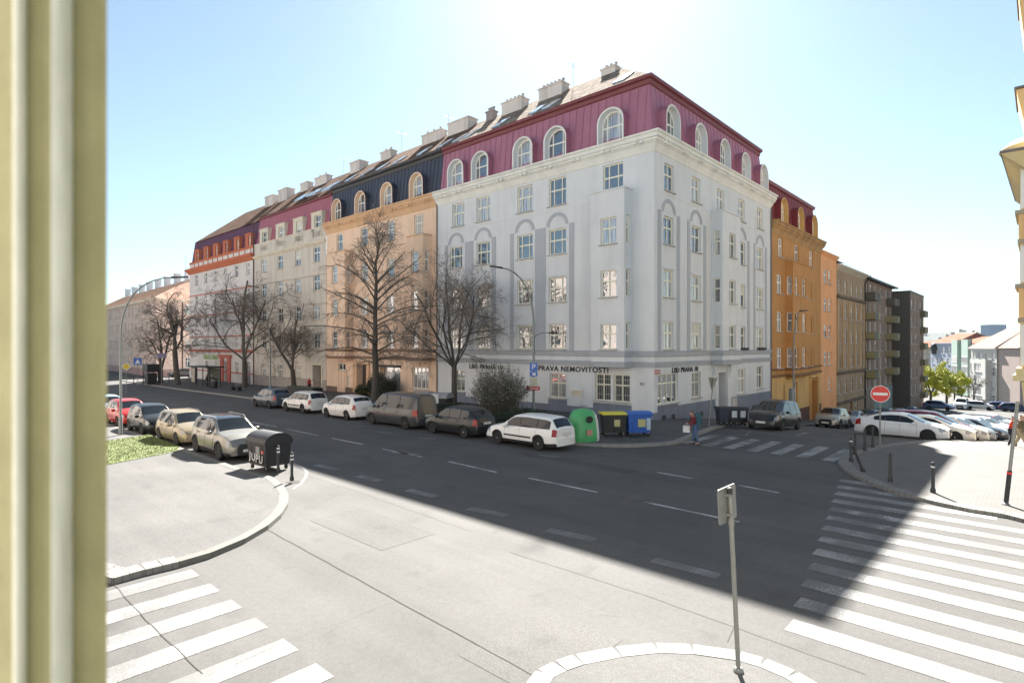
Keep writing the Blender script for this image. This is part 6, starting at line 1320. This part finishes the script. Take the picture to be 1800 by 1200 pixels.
# leaning pole at the right edge
a, b = ray(1768, 893); t = pole('sign_post', a, b, 3.05, 'leaning grey pole with a dark lower sleeve at the right edge', 'post', .045); t.rotation_euler = (0, .115, 0)
m = MB(); m.lathe([(.06,0),(.06,1.0),(.047,1.02)], 14); m.build('sleeve', DARK, t); m = MB(); m.lathe([(.062,.9),(.063,.905),(.063,.96),(.062,.965)], 14); m.build('red_band', SR, t)
# give way sign from the side, leaning
a, b = ray(1246, 751); t = pole('give_way_sign', a, b, 2.75, 'grey triangular give way sign seen from behind on a leaning pole', 'sign', .035); t.rotation_euler = (0, .10, 0)
signplate(t, 2.45, 'tri', .85, .75, SW, GALV, math.pi+.55, .05)
# parking signs on the lamp post pole
def lamp(a, b, h, label, reach, adir, arms=None, r0=.085, head='led', group='tall street lamps'):
    t = thing('street_lamp', a, b, gz(a, b)+.1, label, 'street lamp', group); t['_o'] = (0,0,0)
    m = MB(); m.tube([(0,0,-.1),(0,0,.9),(0,0,.95),(0,0,h*.62)], [r0*1.5,r0*1.45,r0,r0*.85], 12); m.build('pole', STEEL, t, 60)
    m = MB(); c, s_ = math.cos(adir), math.sin(adir); P = [(0,0,h*.62)]
    for k in range(1, 9): f = k/8; P.append((c*reach*f**2.1, s_*reach*f**2.1, h*.62+(h*.38)*math.sin(f*math.pi/2*.97)))
    m.tube(P, [r0*.85-(r0*.4)*k/8 for k in range(9)], 10); m.build('arm', STEEL, t, 60)
    e = Vector(P[-1]); m = MB(Matrix.Translation(e) @ Matrix.Rotation(adir, 4, 'Z') @ Matrix.Rotation(-.1, 4, 'Y')); m.box(-.1, .62, -.13, .13, -.05, .03); m.box(-.2, .1, -.06, .06, -.06, .05); m.build('lamp_head', DARK, t)
    m = MB(Matrix.Translation(e) @ Matrix.Rotation(adir, 4, 'Z') @ Matrix.Rotation(-.1, 4, 'Y')); m.box(.0, .56, -.1, .1, -.056, -.051); m.build('lamp_glass', SW, t)
    return t
a, b = ray(938, 738); t = lamp(a, b, 9.6, 'curved arm street lamp carrying the parking signs in front of the grey building', 2.3, math.pi/2+.72+.35)
m = MB(); m.tube([(0,0,5.05),(.15,-.05,5.35),(.45,-.4,5.5),(.75,-.75,5.5)], .03, 8); m.build('lower_arm', STEEL, t); m = MB(); m.box(.6,1.0,-1.05,-.75,5.44,5.54); m.build('lamp_head', DARK, t)
yaw = TOCAM(a, b)
ps = thing('parking_sign', a, b, gz(a, b)+.1, 'blue parking sign with white panels below it on the street lamp pole', 'sign'); ps['_o'] = (0,0,0)
signplate(ps, 3.3, 'rect', .5, .55, SB, GALV, yaw, .11, txt=[('P', 0, 0, .5, SW)]); signplate(ps, 2.85, 'rect', .5, .3, SB, GALV, yaw, .11, mk=[(rect(.2,.16,.03), SW)]); signplate(ps, 2.25, 'rect', .5, .8, mat('sign_cream', (.55,.52,.42), .5), GALV, yaw, .11, mk=[(rect(.4,.015,0,.25), TRIM), (rect(.4,.015,0,.1), TRIM), (rect(.36,.015,0,-.05), TRIM), (rect(.4,.012,0,-.2), TRIM)])
rs = thing('direction_sign', a, b, gz(a, b)+.1, 'small red and white arrow sign sticking out right of the parking sign', 'sign'); rs['_o'] = (0,0,0); o = signplate(rs, 1.95, 'rect', .95, .24, SR, GALV, yaw-.35, .16, mk=[(rect(.5,.06,.05), SW), ([(.28,.09),(.40,0),(.28,-.09)], SW)])
lamp(*ray(212, 768), 8.5, 'tall curved street lamp close to the window jamb on the left pavement', 2.5, -.35, r0=.065)
lamp(*ray(475, 697), 4.6 if False else 7.5, 'plain grey street lamp between the two gnarled trees', .6, math.pi)
a, b = ray(1352, 720, .0); a, b = 17.5, -2.9; lamp(a, b, 9.2, 'dark straight street lamp at the seam of the grey and orange buildings', .9, -.4, r0=.075)
bx = thing('control_box', a-.5, b, gz(a, b)+.1, 'grey metal box fixed to the pole beside the orange building', 'box'); bx['_o'] = (0,0,0); m = MB(); m.box(-.35,.35,-.12,.12,1.8,2.9); m.build('cabinet', STEEL, bx); m = MB(); m.box(-.30,.30,-.13,-.121,1.86,2.84); m.build('door', GALV, bx)
for u, v, z, w_, h_, lb in ((1773,700,5.3,1.9,1.3,'white oval hanging sign against the beige gable, left of the yellow house'),):
    a, b = 40., -19.6; t = pole('oval_sign', a, b, 6.2, lb, 'sign', .05); Y_ = 1
    P = [(w_/2*math.cos(6.2832*k/24), h_/2*math.sin(6.2832*k/24)) for k in range(24)]
    Mx = Matrix.Translation((0,0,5.0)) @ Matrix.Rotation(TOCAM(a, b), 4, 'Z'); m = MB(Mx); m.prism([(x, y) for x, y in P], -.05, .05); o = m.build('sign_plate', SW, t)
    o.data.transform(Mx.inverted()); o.data.transform(Matrix.Rotation(math.pi/2, 4, 'X')); o.data.transform(Mx)
    me = text('AZ', .8, GALV, .01, 0, 'sign_text'); obj('sign_text', me, o, Mx @ Matrix.Translation((0, -.06, 0)))
a, b = 30., -18.2; t = pole('grey_sign', a, b, 4.4, 'grey rectangular plate on a pole below the yellow house cornice', 'sign', .04); signplate(t, 3.9, 'rect', .9, .8, GALV, GALV, TOCAM(a, b), .06)
# left corner signs
a, b = ray(222, 690); t = pole('priority_sign', a, b, 3.0, 'yellow diamond priority road sign on a thin pole by the pink building', 'sign', .035); signplate(t, 2.8, 'dia', .95, .95, SW, GALV, TOCAM(a, b), mk=[([(0,-.38),(.38,0),(0,.38),(-.38,0)], SY)])
a, b = ray(242, 678); t = pole('pedestrian_sign', a, b, 3.5, 'blue square crossing sign between the diamond sign and the forked tree', 'sign', .035); signplate(t, 3.1, 'rect', .9, .9, SB, GALV, TOCAM(a, b), mk=[([(-.3,-.28),(.3,-.28),(0,.3)], SW)])
a, b = ray(284, 680); t = pole('street_name_sign', a, b, 4.0, 'violet grey name board on a pale pole between the two gnarled far trees', 'sign', .045, mt=STEEL); signplate(t, 3.9, 'rect', 1.1, .6, mat('violet_board', (.22,.19,.30), .5), GALV, TOCAM(a, b))
for i, (u, lb) in enumerate(((235,'thin dark post at the far crossing, leftmost'),(252,'thin dark post at the far crossing, second'),(297,'thin dark post between the name board and the leaning trunk'))):
    bollard(*ray(u, 676), 1.1, lb, (0,0), False, 0, 'thin posts at the far crossing', .05)
# kiosk bins under the forked tree
a, b = ray(265, 677); t = thing('waste_cabinet', a, b, gz(a, b)+.1, 'black open topped bin shelter beside the forked dark tree', 'bin shelter'); t['_o'] = (0,0,0)
m = MB(); m.box(-.7,.7,-1.1,1.1,1.7,2.7); m.build('canopy', DARK, t)
for x, y in ((-.6,-1),(.6,-1),(-.6,1),(.6,1)): m = MB(); m.box(x-.05,x+.05,y-.05,y+.05,0,1.7); m.build('leg', DARK, t)
m = MB(); m.box(-.5,.5,-.9,.9,.1,1.5); m.build('bin', DARK, t)
# bus shelter
t = thing('bus_shelter', -6.2, 58.6, gz(-6, 58)+.12, 'dark framed glass bus shelter with a poster case under the tree', 'bus shelter'); t['_o'] = (0,0,0)
for x, y in ((0,-2.1),(0,2.1),(1.3,-2.1),(1.3,2.1),(0,0)): m = MB(); m.box(x-.04,x+.04,y-.04,y+.04,0,2.4); m.build('post', DARK, t)
m = MB(); m.box(-.5,1.6,-2.5,3.9,2.4,2.55); m.build('roof', DARK, t)
m = MB(); m.box(1.28,1.3,-2.05,2.05,.3,2.3); m.build('glass_panel', mat('shelter_glass', (.12,.13,.12), .1, var=.1), t)
m = MB(); m.box(-.12,.12,2.25,3.75,.35,2.35); m.build('poster_case', DARK, t)
pm = bpy.data.materials.new('poster'); pm.use_nodes = True; N = pm.node_tree.nodes; Lk = pm.node_tree.links; tc = N.new('ShaderNodeTexCoord'); nn = N.new('ShaderNodeTexNoise'); nn.inputs['Scale'].default_value = 2.2; Lk.new(tc.outputs['Object'], nn.inputs['Vector']); cr = N.new('ShaderNodeValToRGB'); cr.color_ramp.elements[0].position = .35; cr.color_ramp.elements[0].color = (.12,.16,.35,1); cr.color_ramp.elements[1].position = .62; cr.color_ramp.elements[1].color = (.45,.45,.42,1); e = cr.color_ramp.elements.new(.5); e.color = (.40,.30,.15,1); Lk.new(nn.outputs[0], cr.inputs[0]); Lk.new(cr.outputs[0], N['Principled BSDF'].inputs['Base Color'])
m = MB(); m.box(-.13,-.125,2.35,3.65,.5,2.25); m.build('poster', pm, t)
m = MB(); m.box(.7,1.1,-1.6,1.6,.42,.48); m.build('seat', DARK, t)
t = thing('litter_bin', -6.0, 55.4, gz(-6, 55)+.12, 'round dark litter bin right of the bus shelter', 'litter bin'); t['_o'] = (0,0,0); m = MB(); m.lathe([(.3,0),(.34,.1),(.36,1.0),(.3,1.15),(.05,1.2)], 14); m.build('bin_body', DARK, t, 50); m = MB(); m.lathe([(.365,.85),(.37,.86),(.37,.95),(.365,.96)], 14); m.build('rim_band', GALV, t)
t = thing('bench', -6.3, 48.2, gz(-6, 48)+.12, 'dark slatted bench on the far pavement left of the leaning tree', 'bench'); t['_o'] = (0,0,0)
for x in (-.2,-.05,.1): m = MB(); m.box(x,x+.12,-.9,.9,.43,.46); m.build('seat_slat', mat('bench_slat', (.06,.05,.06), .7), t)
m = MB(); m.box(.22,.26,-.9,.9,.55,.85); m.build('backrest', mat('bench_slat', (.06,.05,.06), .7), t)
for y in (-.8,.8): m = MB(); m.box(-.2,.26,y-.03,y+.03,0,.43); m.build('leg', DARK, t)
for b_, lb in ((79.5,'black car half hidden behind the corner of the banded building'),): car('hatch', (.04,.04,.045), .5, 87.5, HMA, lb, .2)
# low dark trailer board behind the white estate
t = thing('planter_box', -4.6, 35.8, gz(-4, 36)+.12, 'long low dark planter box behind the white estate car', 'planter'); t['_o'] = (0,0,0); m = MB(); m.box(-.5,.5,-2.6,2.6,0,.75); m.box(-.56,.56,-2.66,2.66,.75,.82); m.build('box', DARK, t); m = MB(); m.box(-.45,.45,-2.5,2.5,.76,.84); m.build('soil', DGRN, t)
# yellow board by the door of grey building etc.
# ================================================================ PEOPLE
def skin(name, J, E, mt, parent, sub=2, root=0):
    me = bpy.data.meshes.new(name); me.from_pydata([j[:3] for j in J], E, []); o = bpy.data.objects.new(name, me); COL.objects.link(o)
    md = o.modifiers.new('s', 'SKIN'); sv = me.skin_vertices[0].data
    for i, j in enumerate(J): sv[i].radius = (j[3], j[4] if len(j) > 4 else j[3]); sv[i].use_root = (i == root)
    md.use_smooth_shade = True; s2 = o.modifiers.new('u', 'SUBSURF'); s2.levels = sub; s2.render_levels = sub
    dg = bpy.context.evaluated_depsgraph_get(); dg.update(); m2 = bpy.data.meshes.new_from_object(o.evaluated_get(dg)); bpy.data.objects.remove(o); m2.materials.clear(); m2.materials.append(mt); m2.name = name
    for p in m2.polygons: p.use_smooth = True; p.material_index = 0
    return obj(name, m2, parent)
SKINM = mat('skin', (.50,.30,.21), .6, var=.05)
def person(a, b, head, label, H_, jacket, trousers, hair, pose, shoes=(.02,.02,.02)):
    """pose: leg swing, arm points as (elbow, hand) for right and left; x forward, y left"""
    t = thing('person', a, b, gz(a, b), label, 'person', None, head); t['_o'] = (0,0,0); t.scale = (H_/1.75,)*3; sw, lean_, AR, AL = pose
    pel = Vector((0,0,.93)); ch = pel+Vector((lean_*.35,0,.40)); nk = ch+Vector((lean_*.12,0,.12)); hd = nk+Vector((.03+lean_*.08,0,.15))
    def leg(s, f): hip = pel+Vector((0,s*.09,-.03)); kn = Vector((f*.22+.05,s*.10,.49)); an = Vector((f*.42,s*.10,.09)); toe = an+Vector((.17,0,-.05)); return hip, kn, an, toe
    Rl, Ll = leg(-1, sw), leg(1, -sw); sh = {-1: ch+Vector((0,-.19,.06)), 1: ch+Vector((0,.19,.06))}
    J = [tuple(pel)+(.13,.15), tuple(pel.lerp(ch,.5))+(.11,.14), tuple(ch)+(.12,.16), tuple(nk)+(.055,.055), tuple(hd+Vector((0,0,-.05)))+(.075,.07), tuple(hd+Vector((.0,0,.06)))+(.085,.078)]; E = [(0,1),(1,2),(2,3),(3,4),(4,5)]
    J.append(tuple(hd+Vector((.10,0,-.0)))+(.014,.014)); E.append((4,6))                            # nose
    for s in (-1, 1): J.append(tuple(hd+Vector((-.005,s*.088,.0)))+(.016,.012)); E.append((4,len(J)-1))  # ears
    for lg in (Rl, Ll):
        i = len(J); J += [tuple(lg[0])+(.085,.085), tuple(lg[1])+(.058,.058), tuple(lg[2])+(.042,.042), tuple(lg[3])+(.038,.045)]; E += [(0,i),(i,i+1),(i+1,i+2),(i+2,i+3)]
    hands = []
    for s, ar in ((-1, AR), (1, AL)):
        el = sh[s]+Vector(ar[0]); hn = el+Vector(ar[1]); i = len(J); J += [tuple(sh[s])+(.055,.055), tuple(el)+(.042,.042), tuple(hn)+(.028,.03)]; E += [(2,i),(i,i+1),(i+1,i+2)]; hands.append((i+2, hn, (hn-el).normalized(), s))
        d = (hn-el).normalized(); side = d.cross(Vector((0,0,1))).normalized() if abs(d.z) < .95 else Vector((1,0,0)); pm_ = hn+d*.07; k = len(J); J.append(tuple(pm_)+(.028,.020)); E.append((i+2, k))
        for f in range(4): q = pm_+side*(-.027+.018*f); q1 = q+d*.04; q2 = q1+(d*.7+Vector((0,0,-.5)))*(.034 if f in (1,2) else .026); j0 = len(J); J += [tuple(q1)+(.009,.009), tuple(q2)+(.008,.008)]; E += [(k,j0),(j0,j0+1)]
        j0 = len(J); q = hn+d*.03+side*.035; J += [tuple(q)+(.010,.010), tuple(q+d*.035+side*.015)+(.009,.009)]; E += [(i+2,j0),(j0,j0+1)]
    skin('body', J, E, SKINM, t)
    Jj = [tuple(pel+Vector((0,0,-.02)))+(.155,.175), tuple(pel.lerp(ch,.5))+(.14,.165), tuple(ch)+(.145,.18), tuple(nk-Vector((0,0,.03)))+(.075,.08)]; Ej = [(0,1),(1,2),(2,3)]
    for s, ar in ((-1, AR), (1, AL)): el = sh[s]+Vector(ar[0]); hn = el+Vector(ar[1])*.93; i = len(Jj); Jj += [tuple(sh[s])+(.075,.075), tuple(el)+(.06,.06), tuple(hn)+(.045,.045)]; Ej += [(2,i),(i,i+1),(i+1,i+2)]
    skin('jacket', Jj, Ej, mat('cloth_%.2f_%.2f_%.2f' % jacket, jacket, .9, var=.15, scale=8), t)
    Jt = [tuple(pel)+(.14,.165)]; Et = []
    for lg in (Rl, Ll): i = len(Jt); Jt += [tuple(lg[0])+(.10,.10), tuple(lg[1])+(.075,.075), tuple(lg[2]+Vector((0,0,.02)))+(.06,.06)]; Et += [(0,i),(i,i+1),(i+1,i+2)]
    skin('trousers', Jt, Et, mat('cloth_%.2f_%.2f_%.2f' % trousers, trousers, .9, var=.15, scale=8), t)
    for lg in (Rl, Ll): skin('shoe', [tuple(lg[2]+Vector((-.05,0,-.04)))+(.045,.042), tuple(lg[3]+Vector((.03,0,.0)))+(.038,.045)], [(0,1)], mat('cloth_%.2f_%.2f_%.2f' % shoes, shoes, .7), t, 2)
    skin('hair', [tuple(hd+Vector((-.045,0,.0)))+(.075,.082), tuple(hd+Vector((-.015,0,.085)))+(.08,.082)], [(0,1)], mat('hair_%.2f' % hair[0], hair, .9), t)
    m = MB()
    for s in (-1, 1): m.lathe([(.001,-.004),(.011,0),(.001,.004)], 8, (hd.x+.083, s*.033, hd.z+.012), 'y')
    m.build('eyes', TRIM, t); m = MB(); m.box(hd.x+.078, hd.x+.086, -.024, .024, hd.z-.055, hd.z-.047); m.build('mouth', mat('lips', (.35,.12,.10), .6), t)
    return t, ch, hands
a, b = ray(1223, 781); hd_ = HB+.35
t, ch, hands = person(a, b, hd_, 'pedestrian in a dark red jacket and jeans stepping onto the far crosswalk', 1.66, (.17,.025,.035), (.08,.13,.24), (.16,.06,.04), (.35, .35, ((.08,-.05,-.26),(.22,.0,-.10)), ((.02,.06,-.27),(.10,.05,-.22))))
def place_on(name, label, cat, base, loc, rotz, parts_):
    o = bpy.data.objects.new(name, None); COL.objects.link(o); M = Matrix.Translation(base.location) @ Matrix.Rotation(base.rotation_euler[2], 4, 'Z') @ Matrix.Diagonal((*base.scale, 1)); o.location = M @ Vector(loc); o.rotation_euler = (0, 0, base.rotation_euler[2]+rotz); tag(o, label, cat)
    for nm, m, mt in parts_: m.build(nm, mt, o, 60)
m1 = MB(); m1.prism([(-.11,-.16),(.08,-.16),(.12,-.1),(.12,.1),(.08,.16),(-.11,.16)], -.25, .24); m1.lathe([(.14,.24),(.12,.29),(.03,.31)], 12); m2 = MB(); m2.box(-.16,-.11,-.12,.12,-.2,.05); m3 = MB()
for s in (-1, 1): m3.tube([(.11,s*.1,.22),(.30,s*.12,.24),(.38,s*.13,.0),(.30,s*.13,-.2),(.1,s*.13,-.2)], .018, 6)
place_on('backpack', 'teal blue rucksack worn by the pedestrian in the dark red jacket', 'backpack', t, (ch.x-.26, 0, ch.z-.05), 0, (('bag', m1, mat('teal_cloth', (.03,.09,.12), .8)), ('pocket', m2, mat('teal_cloth_dark', (.02,.06,.09), .8)), ('strap', m3, TRIM)))
h = hands[0][1]; m1 = MB(); m1.prism([(-.16,-.06),(.16,-.06),(.16,.06),(-.16,.06)], -.42, -.10); m2 = MB(); m2.tube([(-.1,0,-.1),(-.02,0,.02),(.02,0,.02),(.1,0,-.1)], .008, 6)
place_on('carrier_bag', 'white plastic bag hanging from the hand of the pedestrian on the crosswalk', 'bag', t, tuple(h+hands[0][2]*.06), 0, (('bag', m1, mat('white_plastic', (.65,.66,.68), .5)), ('handle', m2, mat('white_plastic', (.65,.66,.68), .5))))
t, ch, hands = person(*ray(1793, 792), -math.pi/2-.3, 'person in an olive jacket and beige trousers walking out at the right edge', 1.8, (.16,.12,.07), (.42,.34,.22), (.05,.035,.03), (.8, .1, ((.10,-.05,-.26),(.10,.0,-.24)), ((-.10,.05,-.26),(.05,.02,-.24))))
t, ch, hands = person(*ray(1779, 787), -math.pi/2-.1, 'person in a red top and dark trousers behind the leaning pole', 1.72, (.55,.05,.02), (.03,.03,.04), (.05,.035,.03), (.4, .05, ((.05,-.05,-.26),(.08,.0,-.24)), ((-.05,.05,-.26),(.05,.02,-.24))))
t, ch, hands = person(-2.2, 39.4, math.pi/2+.4, 'person in a red and white jacket at the red entrance of the beige building', 1.72, (.50,.04,.06), (.03,.03,.04), (.08,.05,.04), (.3, .05, ((.03,-.05,-.26),(.08,.0,-.24)), ((-.03,.05,-.26),(.05,.02,-.24))))
for y, lb, c in ((57.8,'person in dark clothes waiting at the right of the bus shelter',(.03,.03,.04)),(59.6,'person in black waiting in the middle of the bus shelter',(.02,.02,.02))):
    person(-5.4, y, math.pi, lb, 1.7, c, (.03,.03,.05), (.04,.03,.02), (.05, 0., ((.03,-.03,-.27),(.06,.0,-.25)), ((.02,.03,-.27),(.05,.02,-.25))))
# roof aerials
def aerial(a, b, z, h, label, arms=4):
    t = thing('roof_aerial', a, b, z, label, 'aerial', 'aerials on the roofs'); t['_o'] = (0,0,0); m = MB(); m.tube([(0,0,0),(0,0,h)], .018, 5); m.build('mast', GALV, t)
    m = MB(); m.tube([(-.7,0,h*.85),(.9,.3,h*.95)], .015, 4)
    for i in range(arms): x = -.6+1.4*i/arms; m.tube([(x,-.35,h*.86+.1*x),(x,.35,h*.86+.1*x)], .01, 4)
    m.build('antenna', GALV, t)
aerial(5.8, 10.6, 26, 2.1, 'thin aerial right of the widest chimney on the grey corner building'); aerial(5.8, 26.2, 26, 2.1, 'thin aerial above the peach building roof'); aerial(5.8, 34.0, 26, 2.4, 'thin aerial at the left end of the peach building roof'); aerial(5.8, 46, 26, 2.2, 'thin aerial above the beige building roof')
# ================================================================ HAZE
hz = MB(); hz.box(-2500, 6500, -5500, 6500, -45, 95)
hm = bpy.data.materials.new('haze'); hm.use_nodes = True; N = hm.node_tree.nodes; N.remove(N['Principled BSDF']); pv = N.new('ShaderNodeVolumePrincipled'); pv.inputs['Color'].default_value = (.78,.88,1,1); pv.inputs['Density'].default_value = .000028; pv.inputs['Anisotropy'].default_value = .3
hm.node_tree.links.new(pv.outputs[0], N['Material Output'].inputs['Volume'])
o = hz.build('haze', hm); top(o, 0, 0); tag(o, kind='stuff')
